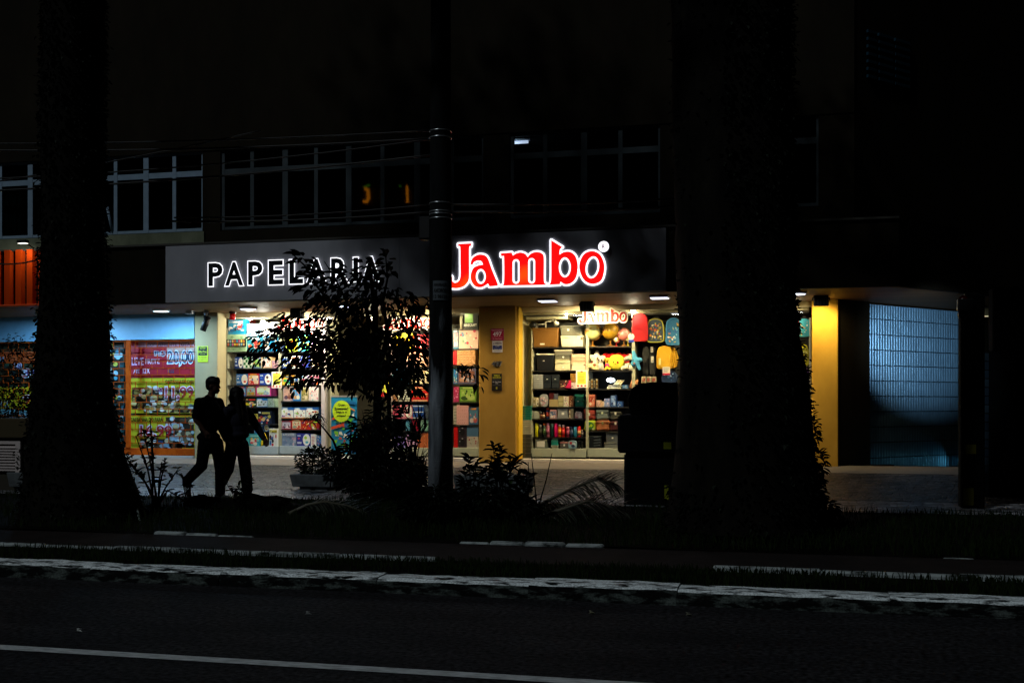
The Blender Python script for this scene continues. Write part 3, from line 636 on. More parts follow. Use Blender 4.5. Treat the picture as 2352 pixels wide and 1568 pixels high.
def art(mb, x0, x1, z0, z1, y, pal, style, rnd, title=None):
    w, h = x1 - x0, z1 - z0; e = .0016; n = [1]; pal = list(pal) + [pal[-1]] * max(0, 4 - len(pal))
    def Y(): n[0] += 1; return y - e * n[0] * .5
    def disc(cx, cz, rx, rz, c, k=11):
        rx = min(rx, cx - x0, x1 - cx); rz = min(rz, cz - z0, z1 - cz)
        if rx > .004 and rz > .004: mb.disc(cx, cz, rx, rz, Y(), pm(c), k, rnd.uniform(0, .0))
    def rect(a, b, c, d, col): mb.rect(x0 + w * a, x0 + w * b, z0 + h * c, z0 + h * d, Y(), pm(col))
    if style == 'blobs':
        for i in range(13): disc(x0 + w * rnd.uniform(.12, .9), z0 + h * rnd.uniform(.08, .62), w * rnd.uniform(.05, .16), h * rnd.uniform(.05, .16), pal[1 + i % (len(pal) - 1)])
        rect(.3, .9, .76, .9, pal[1]); rect(.06, .22, .8, .93, pal[-1]); rect(.06, .2, .5, .53, pal[1]); rect(.06, .2, .42, .45, pal[1])
    elif style == 'scene':
        rect(.07, .93, .1, .82, pal[1]); disc(x0 + w * .3, z0 + h * .25, w * .22, h * .14, pal[2]); disc(x0 + w * .68, z0 + h * .27, w * .22, h * .16, pal[3])
        for i in range(8): disc(x0 + w * rnd.uniform(.14, .86), z0 + h * rnd.uniform(.18, .7), w * rnd.uniform(.03, .09), h * rnd.uniform(.04, .11), pal[2 + i % (len(pal) - 2)])
        rect(.2, .8, .86, .95, pal[-1])
    elif style == 'science':
        rect(0, 1, 0, .74, '#e9e9e4'); disc(x0 + w * .3, z0 + h * .72, w * .29, h * .14, '#e9e9e4', 16); rect(.06, .5, .86, .92, '#e9e9e4'); rect(0, 1, 0, .06, pal[1])
        for i in range(12): disc(x0 + w * rnd.uniform(.1, .9), z0 + h * rnd.uniform(.16, .66), w * rnd.uniform(.03, .1), h * rnd.uniform(.03, .11), pal[2 + i % (len(pal) - 2)], 7)
    elif style == 'half':
        disc(x0 + w * .72, z0 + h * .5, w * .27, h * .46, '#ece8e0', 18); disc(x0 + w * .66, z0 + h * .66, w * .13, h * .16, pal[1], 4); disc(x0 + w * .75, z0 + h * .3, w * .12, h * .1, pal[2])
        for q in (.3, .24, .18): rect(.06, .36, q, q + .035, '#dfe2ee')
        rect(.06, .3, .78, .86, '#dfe2ee'); disc(x0 + w * .17, z0 + h * .6, w * .07, h * .08, pal[3])
    elif style == 'check':
        for i in range(4):
            for j in range(4):
                if (i + j) % 2: rect(.04 + i * .23, .27 + i * .23, .04 + j * .23, .27 + j * .23, pal[1])
    elif style == 'dots':
        for i in range(5):
            for j in range(6): disc(x0 + w * (.14 + .18 * i + (.05 if j % 2 else 0)), z0 + h * (.1 + .16 * j), w * .03, h * .025, pal[1 + (i + j) % (len(pal) - 1)], 6)
    elif style == 'stripes':
        k = 7
        for i in range(k): rect(.03, .97, (i + .15) / k, (i + .62) / k, pal[1 + i % (len(pal) - 1)])
    elif style == 'quilt':
        for i in range(6):
            for j in range(6): mb.add([(x0 + w * (i + .5) / 6, y - .012, z0 + h * (j + .5) / 6), (x0 + w * i / 6, y - .001, z0 + h * j / 6), (x0 + w * (i + 1) / 6, y - .001, z0 + h * j / 6), (x0 + w * (i + 1) / 6, y - .001, z0 + h * (j + 1) / 6), (x0 + w * i / 6, y - .001, z0 + h * (j + 1) / 6)], [(0, 1, 2), (0, 2, 3), (0, 3, 4), (0, 4, 1)], pm(pal[0]))
    elif style == 'flowers':
        for i in range(16):
            cx, cz = x0 + w * rnd.uniform(.08, .92), z0 + h * rnd.uniform(.06, .94); c = pal[1 + i % (len(pal) - 1)]; q = rnd.uniform(.04, .085)
            disc(cx, cz, w * q, h * q, c, 7)
    elif style == 'lines':
        for i in range(6): rect(.15, .15 + rnd.uniform(.4, .7), .15 + i * .12, .19 + i * .12, pal[1])
    elif style == 'drawer':
        disc(x0 + w * .5, z0 + h * .52, w * .3, h * .36, pal[1], 16); rect(.42, .6, .84, .93, pal[2]); rect(.12, .24, .58, .64, pal[2])
    if title:
        t, c, za, zb = title
        text(mb, t, x0 + w * .1, x0 + w * .9, z0 + h * za, z0 + h * zb, y - .016, pm(c), .02)
def game(key, bay, r, pal, style, label, cat='game box', title=None, dy=0., depth=.2, name='game_box', group=None):
    y = YI + dy; x0, x1, z0, z1 = place(key, bay, r, y); mb = MB()
    mb.box(x0, x1, y, min(y + depth, YB - .03), z0, z1, pm(pal[0]))
    art(mb, x0, x1, z0, z1, y, pal, style, random.Random(int(r[0] * 7 + r[1])), title)
    return single(mb, name, label, cat, group)
BG = 'board game boxes in the window'; PZ = 'puzzle boxes in the window'; GB = 'gift and paper goods on the shelves'
game('D', 'l', (341, 345, 502, 485), ['#a8c9a0', '#cfe6c4', '#86ad80'], 'flowers', 'pale green word game box with two rows of coloured letter tiles', group=BG, name='word_game_box', dy=-.02)
_x0, _x1, _z1, _z0 = bp('l', 348, 392, YI).x, bp('l', 496, 392, YI).x, bp('l', 420, 389, YI).z, bp('l', 420, 445, YI).z
mb = MB(); mb.rect(_x0 - .03, _x1 + .03, _z0 - .01, _z1 + .01, YI - .04, pm('#122028'))
for row, wrd in enumerate(('PALAVRAS', 'CRUZADAS')):
    for i, ch in enumerate(wrd):
        w = (_x1 - _x0) / 8; a = _x0 + i * w; zt = _z1 - row * (_z1 - _z0) / 2 - .008; c = ['#e8e0b8', '#7fb6d8', '#e8b870', '#d86848', '#4aa0c0', '#d86898', '#e8d048', '#e89038'][(i + row * 3) % 8]
        mb.box(a + .01, a + w - .01, YI - .046, YI - .04, zt - (_z1 - _z0) / 2 + .02, zt, pm(c)); text(mb, ch, a + w * .3, a + w * .7, zt - (_z1 - _z0) / 2 + .035, zt - .018, YI - .049, pm('#2a2018'), .03)
o = mb.build('letter_tiles', [o for o in COL.objects if o.name.startswith('word_game_box')][0])
game('D', 'l', (348, 222, 490, 342), ['#1c86b0', '#e8e6e2', '#c8443c', '#d8d8d8', '#3a3a40', '#0c5a88'], 'blobs', 'blue robot kit box with white rim, stacked on the word game', group=BG, title=('EVOLUTION', '#e8e8e8', .78, .9))
game('D', 'l', (506, 360, 628, 485), ['#2a8aa4', '#d8e4e0', '#c03830', '#d06028', '#203848', '#e8d8c0'], 'blobs', 'teal race game box with a red title, under a pale blue box', group=BG)
game('D', 'l', (505, 255, 630, 358), ['#a8d4e8', '#e8f2f6', '#5a9cd0', '#dfeaf2'], 'blobs', 'pale blue and white box washed out by the window lamp', group=BG)
game('D', 'l', (636, 362, 765, 485), ['#1878a8', '#e8d8c0', '#c08860', '#304858', '#e8e4d8'], 'blobs', 'blue face game box with round white letters across its top', group=BG, title=('CUCAS', '#f0eee6', .74, .94))
game('D', 'l', (636, 242, 765, 358), ['#e8e4da', '#f2f0ea', '#d8d4c8'], 'blobs', 'white box glaring beside the window lamp, topmost of its stack', group=BG)
game('E', 'l', (795, 425, 826, 485), ['#1c3c84', '#c8d8e8', '#8098c8'], 'lines', 'narrow dark blue carton left of the dinosaur box', group=BG)
game('E', 'l', (828, 385, 930, 485), ['#98b838', '#e87818', '#d8c030', '#e8a828', '#58903a'], 'blobs', 'green box with a big orange dinosaur shape', group=BG)
game('E', 'l', (936, 345, 1030, 485), ['#30a8d0', '#98c838', '#e8c030', '#58b048', '#e8f0e0'], 'blobs', 'cyan and lime box peeking through the tree leaves', group=BG)
game('E', 'l', (1036, 320, 1130, 485), ['#c8b8c8', '#8868a8', '#e8e0d8', '#d85838'], 'blobs', 'mauve game box almost hidden by leaves, top shelf next to the door', group=BG)
game('D', 'l', (403, 535, 474, 624), ['#1a3a80', '#d8d8cc', '#2a2a2a', '#e8e8e8'], 'half', 'dark blue chess box left of the green chequered board', group=BG)
game('D', 'l', (475, 530, 551, 624), ['#e6e8e0', '#1c6a3c'], 'check', 'white board chequered in dark green', 'game board', name='game_board', group=BG)
game('D', 'l', (553, 536, 621, 624), ['#6a8ab0', '#88b868', '#4a8840', '#a8c060', '#3860a0', '#c86838'], 'scene', 'grey edged box with a green meadow picture', group=BG)
game('D', 'l', (624, 535, 714, 624), ['#c8a878', '#e8c8c0', '#d88878', '#f0d8d0', '#c04848', '#3890b8'], 'scene', 'tan box with a pink picture, right of the meadow box', group=BG)
game('D', 'l', (717, 562, 765, 624), ['#b08898', '#c84858', '#e8d0b8', '#685888'], 'flowers', 'small mauve speckled box at the end of the second shelf', group=BG)
for i, (a, b, p) in enumerate(((795, 862, ['#20489a', '#e8e8e4', '#c8b040']), (866, 950, ['#dcd8cc', '#e87830', '#b03828', '#38489a', '#e8c858']), (954, 1040, ['#3848a0', '#e0e0ea', '#c84878', '#7890d0']), (1044, 1128, ['#c8b8a0', '#a85838', '#e8d8b8']))):
    game('E', 'l', (a, 520 + i * 3, b, 624), p, 'blobs', ['blue box with a pale oval, leftmost behind leaves on the second shelf', 'cream box with orange figures behind the leaves', 'indigo box with lilac spots behind the leaves', 'tan box with brown spots next to the door frame'][i], group=BG)
game('D', 'l', (417, 676, 513, 765), ['#2868b0', '#e8e8e2', '#d84838', '#f0e8d8', '#98c048'], 'half', 'bright blue building block box with a white bubble', group=BG, title=None)
game('D', 'l', (515, 672, 609, 765), ['#b02030', '#e8d8c8', '#c83028', '#e0c8a8', '#28489a', '#d8b030'], 'scene', 'red castle kit box between two blue boxes', group=BG)
game('D', 'l', (611, 672, 712, 765), ['#1c3a98', '#5a3018', '#c86858', '#3a68c0'], 'half', 'royal blue box with a brown toy console in a white bubble', group=BG)
for i, (a, b, p) in enumerate(((800, 898, ['#e8a020', '#1858a8', '#d8d840', '#e8e8e0', '#28a048']), (901, 1000, ['#e0dcd0', '#2868a8', '#38a858', '#d83848', '#e8c030']), (1003, 1128, ['#d8c8d0', '#c83868', '#e87828', '#38589a', '#8848a8']))):
    game('E', 'l', (a, 686, b, 765), p, 'blobs', ['amber speckled box just right of the yellow notice', 'white box with green and blue spots behind slanting leaves', 'pink and purple speckled box near the door frame, third shelf'][i], group=BG)
game('D', 'l', (420, 782, 499, 858), ['#2a5aa8', '#8ab0d8', '#d8e0e8', '#c84848'], 'scene', "small blue puzzle box right beside the woman's hair", group=PZ, name='puzzle_box')
game('D', 'l', (501, 780, 580, 858), ['#9a5a38', '#88b0c8', '#7a9a48', '#c89838', '#c84838', '#d8d0b0'], 'scene', 'brown framed farm puzzle box', group=PZ, name='puzzle_box')
game('D', 'l', (582, 777, 707, 858), ['#c8388a', '#c8d8c0', '#a8b868', '#88a0b8', '#d06878', '#e0c890'], 'scene', 'wide magenta framed puzzle box with a garden picture', group=PZ, name='puzzle_box')
game('D', 'l', (709, 790, 745, 858), ['#681848', '#98386a', '#c87898'], 'dots', 'narrow plum coloured box under the yellow notice', group=PZ, name='puzzle_box')
game('E', 'l', (812, 782, 890, 900), ['#c8b0b8', '#d8a898', '#58405a', '#8a5048', '#a87868'], 'scene', 'pinkish sunset harbour puzzle box', group=PZ, name='puzzle_box')
game('E', 'l', (893, 790, 958, 900), ['#2878c8', '#4898d8', '#c89058', '#e0d8c8', '#d87838'], 'scene', 'sky blue townscape puzzle box', group=PZ, name='puzzle_box')
game('E', 'l', (961, 786, 1022, 900), ['#b8a890', '#98884a', '#586838', '#d8c8a8'], 'scene', 'olive landscape puzzle box behind drooping leaves', group=PZ, name='puzzle_box')
game('E', 'l', (1026, 784, 1108, 900), ['#e8d8d8', '#d88898', '#88b8c8', '#e8a8a8', '#d05868'], 'flowers', 'white and pink puzzle box nearest the door frame', group=PZ, name='puzzle_box')
game('D', 'l', (497, 880, 586, 950), ['#14342c', '#c82830', '#d8d8d8', '#d8d028', '#2868a8', '#c8a080'], 'blobs', 'dark green laboratory kit box with coloured dice', group=BG)
game('D', 'l', (589, 880, 678, 950), ['#2080c0', '#2080c0', '#48803a', '#a83838', '#8a6a40', '#304858'], 'science', 'white insect kit box with a blue lower edge', group=BG)
game('D', 'l', (680, 880, 733, 950), ['#c8d0b8', '#487838', '#88a848', '#a85838', '#d8d8c0'], 'flowers', 'small pale box with a green leaf picture', group=BG)
game('D', 'l', (735, 882, 768, 950), ['#a8b898', '#c8d0a8', '#88a078'], 'flowers', 'faded greenish box at the post end of the fifth shelf', group=BG)
game('E', 'l', (797, 955, 897, 1046), ['#2458a0', '#d87818', '#28489a', '#c86828', '#98b838', '#8848a0'], 'science', 'white science box with blue star shapes, leftmost of three', group=BG)
game('E', 'l', (900, 954, 1000, 1046), ['#2458a0', '#d87818', '#88c048', '#c02838', '#283a80', '#c85848'], 'science', 'white science box with a red and blue fan, middle of three', group=BG)
game('E', 'l', (1003, 954, 1108, 1046), ['#2458a0', '#d89018', '#c04828', '#d8a888', '#282428', '#c8485a'], 'science', 'white science box with a child picture, rightmost of three', group=BG)
game('D', 'l', (537, 1010, 597, 1093), ['#c0b048', '#8a8430', '#d8d090', '#a83868'], 'blobs', 'mustard card game box beside the detective game', group=BG)
game('D', 'l', (599, 985, 712, 1093), ['#16203c', '#c8b050', '#28589a', '#a02028', '#d8a888', '#e8e8e8'], 'blobs', 'dark navy detective game box with a yellow panel', group=BG)
game('E', 'l', (797, 1066, 879, 1141), ['#a01828', '#c0b8c8', '#5a4858', '#e0d0d0', '#c82838', '#383848'], 'scene', 'crimson framed comic game box, leftmost of the red row', group=BG)
game('E', 'l', (882, 1056, 964, 1141), ['#d03818', '#d8c8a8', '#889888', '#c84838', '#e8d8b0', '#b89868'], 'scene', 'orange red game box with a cream picture', group=BG)
game('E', 'l', (967, 1060, 1040, 1141), ['#c82820', '#e8c030', '#28489a', '#e8e0d0', '#d86020'], 'flowers', 'red box with yellow and blue spots behind a drooping leaf', group=BG)
game('E', 'l', (1043, 1066, 1112, 1141), ['#a82018', '#98b838', '#e8e0d0', '#38489a', '#d87020'], 'blobs', 'dark red box with lime figure at the end of the red row', group=BG)
game('D', 'l', (500, 1178, 618, 1281), ['#28a0b8', '#88d0d8', '#d84858', '#e8d048', '#e8e8e8'], 'blobs', "teal toy whale box beside the woman's hand", 'toy box', group=BG)
game('D', 'l', (566, 1104, 616, 1166), ['#3878c0', '#a8c8e0', '#d8e8f0'], 'flowers', 'light blue small carton above the toy whale', group=BG, dy=.06)
game('D', 'l', (620, 1100, 690, 1160), ['#2858a8', '#d8c040', '#c88828', '#88a8d8'], 'half', 'blue and yellow carton above the yellow giraffe', group=BG, dy=.06)
game('D', 'l', (693, 1133, 768, 1281), ['#e0e0dc', '#282a2c', '#c02028', '#d8d8d8', '#2868b0'], 'blobs', 'tall white bingo box with yellow bubble letters on blue', group=BG, title=('BINGO', '#e0d020', .78, .95), dy=-.02)
game('E', 'l', (800, 1172, 920, 1281), ['#7888a0', '#9aa0b8', '#b890a0', '#68789a', '#c0a8b8', '#8898b0'], 'blobs', 'large grey lilac picture puzzle on the lowest shelf', group=PZ, name='puzzle_box', title=('LINCE', '#e8e8e8', .84, .95))
game('E', 'l', (923, 1174, 1040, 1281), ['#283088', '#a8c830', '#58b0c8', '#c83840', '#88b028'], 'half', 'navy box with a lime green toy picture', group=BG)
game('E', 'l', (1042, 1182, 1090, 1281), ['#e0dcd8', '#c83848', '#98989a'], 'lines', 'narrow white leaflet box with a red foot', group=BG)
game('E', 'l', (1092, 1192, 1130, 1281), ['#2868a8', '#c83858', '#88a8d0', '#e0c8b0'], 'flowers', 'small blue and red box right at the door frame', group=BG)
# giraffe toy and door banner
x0, x1, z0, z1 = place('D', 'l', (632, 1165, 690, 1281), YI - .03); h = z1 - z0; cx = (x0 + x1) / 2 - .03
me = fuse([('e', (cx, YI, z0 + h * .36), (.07, .05, .055)), ('c', (cx + .05, YI, z0 + h * .4), (cx - .0, YI, z0 + h * .85), .028, .02), ('e', (cx - .03, YI, z0 + h * .9), (.045, .03, .03))] + [('c', (cx + dx, YI + dy, z0 + h * .3), (cx + dx * 1.15, YI + dy, z0 + .014), .022, .018) for dx in (-.05, .05) for dy in (-.03, .03)], .012)
tag(linkmesh('toy_giraffe', me, pm('#d8b818')), 'yellow toy giraffe next to the bingo box', 'toy')
bx0, bx1 = X(763, YG + .15), X(822, YG + .15); bz1, bz0 = P(790, 910.5, YG + .15).z, ZF + .05; yb = YG + .1
bn = thing('banner_stand', ((bx0 + bx1) / 2, yb, ZF), 'blue roll up banner with a lime speech bubble beside the door', 'banner'); mb = MB(); mb.box(bx0, bx1, yb, yb + .006, bz0 + .06, bz1, pm('#1c7cae'))
rnd = random.Random(4)
for i in range(46):
    zz = bz0 + .08 + (bz1 - bz0) * .62 * rnd.random(); xx = rnd.uniform(bx0 + .06, bx1 - .06); c = ['#7ab83c', '#2c8a6a', '#e8e2d8', '#d8582a', '#2a5a9a', '#58a838', '#389878', '#c03848'][i % 8]
    mb.add([(xx - rnd.uniform(.02, .06), yb - .002 - i * .0004, zz), (xx + rnd.uniform(.01, .06), yb - .002 - i * .0004, zz - rnd.uniform(-.02, .05)), (xx + rnd.uniform(.02, .06), yb - .002 - i * .0004, zz + rnd.uniform(.03, .09)), (xx - rnd.uniform(.0, .05), yb - .002 - i * .0004, zz + rnd.uniform(.03, .08))], [(0, 1, 2, 3)], pm(c))
for (xa, za, w_, h_, c, rr) in ((.78, .8, .2, .03, '#c87848', -.5), (.35, .68, .5, .06, '#16609a', -.15), (.8, .9, .25, .06, '#16609a', -.1), (.25, .5, .3, .06, '#c8482a', .25)):
    xx, zz = bx0 + (bx1 - bx0) * xa, bz0 + (bz1 - bz0) * za; c_, s_ = math.cos(rr), math.sin(rr)
    mb.add([(min(bx1 - .01, max(bx0 + .01, xx + (p * w_ * c_ - q * h_ * s_) * .5)), yb - .024, zz + (p * w_ * s_ + q * h_ * c_) * .5) for p, q in ((-1, -1), (1, -1), (1, 1), (-1, 1))], [(0, 1, 2, 3)], pm(c))
mb.build('printed_sheet', bn)
mb = MB(); ccx, ccz, rr = bx0 + (bx1 - bx0) * .42, bz1 - .3, .2; mb.disc(ccx, ccz, rr, rr * 1.12, yb - .028, pm('#b8d428'), 24)
for i, s in enumerate(('Quer', 'Economia?', 'Segue o', 'mapa!')):
    wd = [.16, .29, .24, .19][i]; text(mb, s, ccx - wd / 2, ccx + wd / 2, ccz + .1 - i * .075, ccz + .155 - i * .075, yb - .031, pm('#101a14'), .03)
mb.build('speech_bubble', bn); mb = MB(); mb.box(bx0 - .01, bx1 + .01, yb - .01, yb + .02, bz1 - .01, bz1 + .02, M('#c8ccd0', .3, .6)); mb.cbox(bx0 - .02, bx1 + .02, yb - .06, yb + .08, ZF + .001, ZF + .07, M('#8a8d90', .4, .5), .01); mb.build('rail', bn)
# notices stuck on the glass
def notice(bay, r, label, y=YG - .008, frame='#e8e0d8', g='notices stuck on the windows'):
    a, b = bp(bay, r[0], r[1], y), bp(bay, r[2], r[3], y); w, h = b.x - a.x, a.z - b.z; mb = MB()
    mb.box(a.x, b.x, y, y + .003, b.z, a.z, pm(frame)); mb.rect(a.x + w * .12, b.x - w * .12, b.z + h * .2, a.z - h * .08, y - .001, pm('#c8d048'))
    for i in range(6): q = a.z - h * (.24 + .08 * i); mb.rect(a.x + w * .2, b.x - w * (.2 + .05 * (i % 3)), q - h * .012, q + h * .012, y - .002, pm('#a88a28'))
    mb.rect(a.x + w * .4, b.x - w * .4, a.z - h * .13, a.z - h * .05, y - .0025, pm('#b83828'))
    for i in (0, 1, 2): mb.disc(a.x + w * (.18 + .32 * i), b.z + h * .1, w * .1, h * .06, y - .002, pm(['#d05030', '#b83838', '#c86038'][i]), 10)
    single(mb, 'notice', label, 'notice', g)
notice('l', (714, 658, 798, 794), 'yellow notice in a white border among the board games')
notice('r', (470, 644, 566, 790), 'yellow notice in a white border left of the boxed pens')
notice('m', (582, 690, 705, 866), 'yellow notice on a red ground, half hidden by the tree trunk', frame='#c82028')
# ---------------------------------------------------------------- right window: tubs, globes, plush, bags, bottles
ST = 'storage boxes in the right window'
def tub(key, bay, r, col, label, lid=None, sticker=None, group=ST, taper=.06, rim=True, m=None, depth=.32, dy=0., name='storage_box', latch=None):
    y = YI + dy; x0, x1, z0, z1 = place(key, bay, r, y); h = z1 - z0; t_ = (x1 - x0) * taper; y1 = min(y + depth, YB - .04)
    t = thing(name, ((x0 + x1) / 2, y, z0), label, 'box', group); b = MB(); cm = m or M(col, .4, 0, .08, 5); zr = z1 - min(.03, h * .22)
    vs = [(x0 + t_, y + t_, z0), (x1 - t_, y + t_, z0), (x1 - t_, y1 - t_, z0), (x0 + t_, y1 - t_, z0), (x0 + .012, y + .012, zr), (x1 - .012, y + .012, zr), (x1 - .012, y1 - .012, zr), (x0 + .012, y1 - .012, zr)]
    b.add(vs, [(3, 2, 1, 0), (0, 1, 5, 4), (1, 2, 6, 5), (2, 3, 7, 6), (3, 0, 4, 7), (4, 5, 6, 7)], cm); b.build('body', t, bevel=.012)
    if rim:
        l = MB(); l.cbox(x0, x1, y, y1, zr, z1, M(lid, .4) if lid else cm, .01); l.build('lid', t)
    if sticker:
        s = MB(); a, c, w, g = sticker; xx, zz = x0 + (x1 - x0) * a, z0 + h * c; s.box(xx, xx + w, y + t_ * (1 - c) - .004, y + t_ * (1 - c) + .004, zz, zz + g, pm('#e8e4dc')); s.build('label_sticker', t)
    if latch:
        s = MB(); s.cbox(x1 - (x1 - x0) * .14, x1 - (x1 - x0) * .05, y - .006, y + .02, z1 - h * .36, z1 - h * .16, M(latch, .5), .005); s.build('handle_slot', t)
    return t
tub('A', 'r', (98, 290, 325, 446), '#7a5424', 'large brown plastic tub with a white sticker on the top shelf', sticker=(.3, .12, .09, .03), dy=-.03)
tub('A', 'r', (335, 357, 537, 446), '#d8d0b4', 'cream lidded box under a grey one, right of the brown tub', latch='#5a4a3a')
tub('A', 'r', (331, 272, 531, 357), '#6c6a5c', 'dark grey lidded box on top of the cream box', sticker=(.32, .5, .04, .04), latch='#2a2824')
tub('A', 'r', (133, 506, 287, 645), '#14161c', 'black file box with a white lid, second shelf', lid='#c9c6b4', sticker=(.38, .55, .03, .02))
for i, (a, b_, c, l, lab) in enumerate(((575, 645, '#cfc6a4', None, 'tall cream tray box, lowest of the cream and grey stack'), (552, 575, '#c9c09e', None, 'thin cream tray in the middle of the cream and grey stack'), (516, 552, '#5d5b4e', None, 'grey tray above the cream trays'), (474, 516, '#67655a', '#d0cab0', 'grey tray with a pale lid, topmost of its stack'))):
    tub('A', 'r', (289 - (i == 3) * 3, a, 424 + (i == 3) * 12, b_), c, lab, lid=l, taper=.02, sticker=(.5, .3, .03, .03) if i in (0, 2) else None)
for i, (a, b_, c, lab) in enumerate(((584, 645, '#e4c8ac', 'tall pale pink box, lowest of the four beside the plush star'), (560, 584, '#d8a888', 'thin salmon tray, second from the bottom beside the plush star'), (536, 560, '#dcae90', 'thin salmon tray, third from the bottom beside the plush star'), (510, 536, '#e2c0a2', 'pale pink tray, topmost beside the plush star'))):
    tub('A', 'r', (427, a, 552, b_), c, lab, taper=.02, latch='#6a3828')
mb = MB(); q = bp('r', 225, 255, YI); w = M('#c9c4b0', .5)
mb.tube([(q.x - .02, q.y, q.z - .12), (q.x - .02, q.y, q.z + .04), (q.x + .16, q.y, q.z + .06)], .016, w, 8); mb.tube([(q.x + .16, q.y - .02, q.z + .05), (q.x + .22, q.y - .08, q.z - .02)], [.035, .05], w, 10); mb.tube([(q.x - .28, q.y - .02, q.z - .02), (q.x - .28, q.y + .08, q.z - .02)], [.075, .05], BLACK, 14); mb.tube([(q.x - .28, q.y + .06, q.z - .02), (q.x - .02, q.y, q.z - .0)], .012, w, 6)
single(mb, 'spotlight_rail', 'small white spotlights on a bracket above the brown tub', 'spotlight')
# globes
def globe(r, base_y, cols, label, key='B', arm='#8a5a20', tilt=.35):
    c = bp('r', (r[0] + r[2]) / 2, (r[1] + r[3]) / 2, YI + .12); rad = (bp('r', r[2], r[1], YI + .12).x - bp('r', r[0], r[1], YI + .12).x) / 2
    zb = snap(c.x - rad, c.x + rad, bp('r', r[0], base_y, YI + .12).z, key) + .001
    t = thing('globe', (c.x, c.y, zb), label, 'globe', 'globes in the right window')
    m = bpy.data.materials.new('globe_map'); m.use_nodes = True; nt = m.node_tree; b = nt.nodes['Principled BSDF']; b.inputs['Roughness'].default_value = .22
    tc = nt.nodes.new('ShaderNodeTexCoord'); n = nt.nodes.new('ShaderNodeTexNoise'); n.inputs['Scale'].default_value = 2.2 / rad * .45; n.inputs['Detail'].default_value = 8
    rp = nt.nodes.new('ShaderNodeValToRGB'); rp.color_ramp.interpolation = 'CONSTANT'; rp.color_ramp.elements[0].color = (*H(cols[0]), 1); rp.color_ramp.elements[1].position = .52; rp.color_ramp.elements[1].color = (*H(cols[1]), 1)
    e2 = rp.color_ramp.elements.new(.6); e2.color = (*H(cols[2]), 1)
    nt.links.new(tc.outputs['Object'], n.inputs['Vector']); nt.links.new(n.outputs['Fac'], rp.inputs['Fac']); nt.links.new(rp.outputs['Color'], b.inputs['Base Color'])
    s = MB(); s.ball(c, rad, m, 24); s.build('sphere', t)
    am = M(arm, .3, .5); a = MB(); pts = [(c.x + (rad + .012) * math.sin(tilt + w), c.y, c.z - (rad + .012) * math.cos(tilt + w)) for w in [-.4 + 3.5 * i / 12 for i in range(13)]]
    a.tube(pts, .007 if rad > .1 else .005, am, 6); a.build('meridian_arm', t)
    st = MB(); st.lathe([(rad * .55, 0), (rad * .55, .012), (rad * .2, .03), (rad * .1, .05), (rad * .1, max(.06, c.z - rad - zb - .005))], (c.x, c.y, zb), am, 16); st.build('base', t)
globe((540, 252, 680, 394), 440, ('#b8b478', '#a8863a', '#7a4a14'), 'large pale green globe under the left end of the red lettering')
globe((690, 250, 830, 390), 440, ('#94701c', '#c08a28', '#6a3410'), 'large golden antique globe, second from the left')
globe((822, 280, 922, 412), 440, ('#c87068', '#d89888', '#a03a3c'), 'pink globe left of the red backpack')
globe((785, 364, 832, 412), 440, ('#d8d4b8', '#c8a848', '#c83828'), 'tiny pale globe on a red foot', arm='#c81c10')
globe((886, 358, 926, 408), 440, ('#d8d4a8', '#d8b838', '#88a838'), 'tiny globe on a yellow foot beside the price disc', arm='#d8b818')
a, b = bp('r', 907, 334, YG - .01), bp('r', 960, 390, YG - .01); mb = MB(); n = 20; cx, cz, rr = (a.x + b.x) / 2, (a.z + b.z) / 2, (b.x - a.x) / 2
mb.prism([(cx + rr * math.cos(2 * math.pi * i / n), cz + rr * math.sin(2 * math.pi * i / n)) for i in range(n)], YG - .012, YG - .006, pm('#e6e2d2')); mb.box(cx - .05, cx + .055, YG - .012, YG - .004, cz - rr - .05, cz - rr - .002, pm('#1838a8')); mb.box(cx - .01, cx + .02, YG - .014, YG - .012, cz + .04, cz + .055, pm('#282828'))
for q in (.0, -.03): mb.box(cx - .05, cx + .05, YG - .0135, YG - .012, cz + q, cz + q + .008, pm('#98a090'))
single(mb, 'window_sticker', 'round white sticker over a small blue tag on the window, beside the red backpack', 'sticker')
# plush toys on the second shelf of unit B
PL = 'plush toys in the right window'
def fur(c): return M(c, .9, 0, .12, 30, .5, 90)
zp = SHELVES['B'][1] + .001
def pl(x, y): q = bp('r', x, y, YI + .08); return q.x, q.z
def plush(name, prims, col, label, vox=.012, cat='plush toy', dy=0., extra=()):
    pr = []
    for p in prims:
        if p[0] == 'c': (x0, z0), (x1, z1) = pl(*p[1]), pl(*p[2]); pr.append(('c', (x0, YI + .08 + dy, max(z0, zp + p[3] * .8)), (x1, YI + .08 + dy + (p[5] if len(p) > 5 else 0), max(z1, zp + p[4] * .8)), p[3], p[4]))
        else: (x0, z0) = pl(*p[1]); pr.append(('e', (x0, YI + .08 + dy + (p[3] if len(p) > 3 else 0), max(z0, zp + p[2][2] * .9)), p[2]))
    o = linkmesh(name, fuse(pr, vox, 2), fur(col)); tag(o, label, cat, PL)
    for nm, x, y, rx, rz, c, d in extra:
        (xx, zz) = pl(x, y); m = MB(); m.ball((xx, YI + .08 + dy - d, zz), 1, M(c, .4), 10, (rx, .012, rz)); m.build(nm, o)
    return o
plush('plush_star', [('c', (635, 560), (640, 485), .085, .035), ('c', (635, 560), (700, 535), .085, .04), ('c', (635, 560), (575, 520), .085, .04), ('c', (635, 565), (590, 640), .085, .05), ('c', (635, 565), (675, 630), .085, .05)], '#e6dcc0', 'cream five pointed plush star with sleepy eyes', dy=.1, extra=[('eye', 622, 545, .02, .004, '#6a5038', .085), ('eye', 655, 545, .02, .004, '#6a5038', .085), ('cheek', 603, 575, .022, .02, '#c83838', .08)])
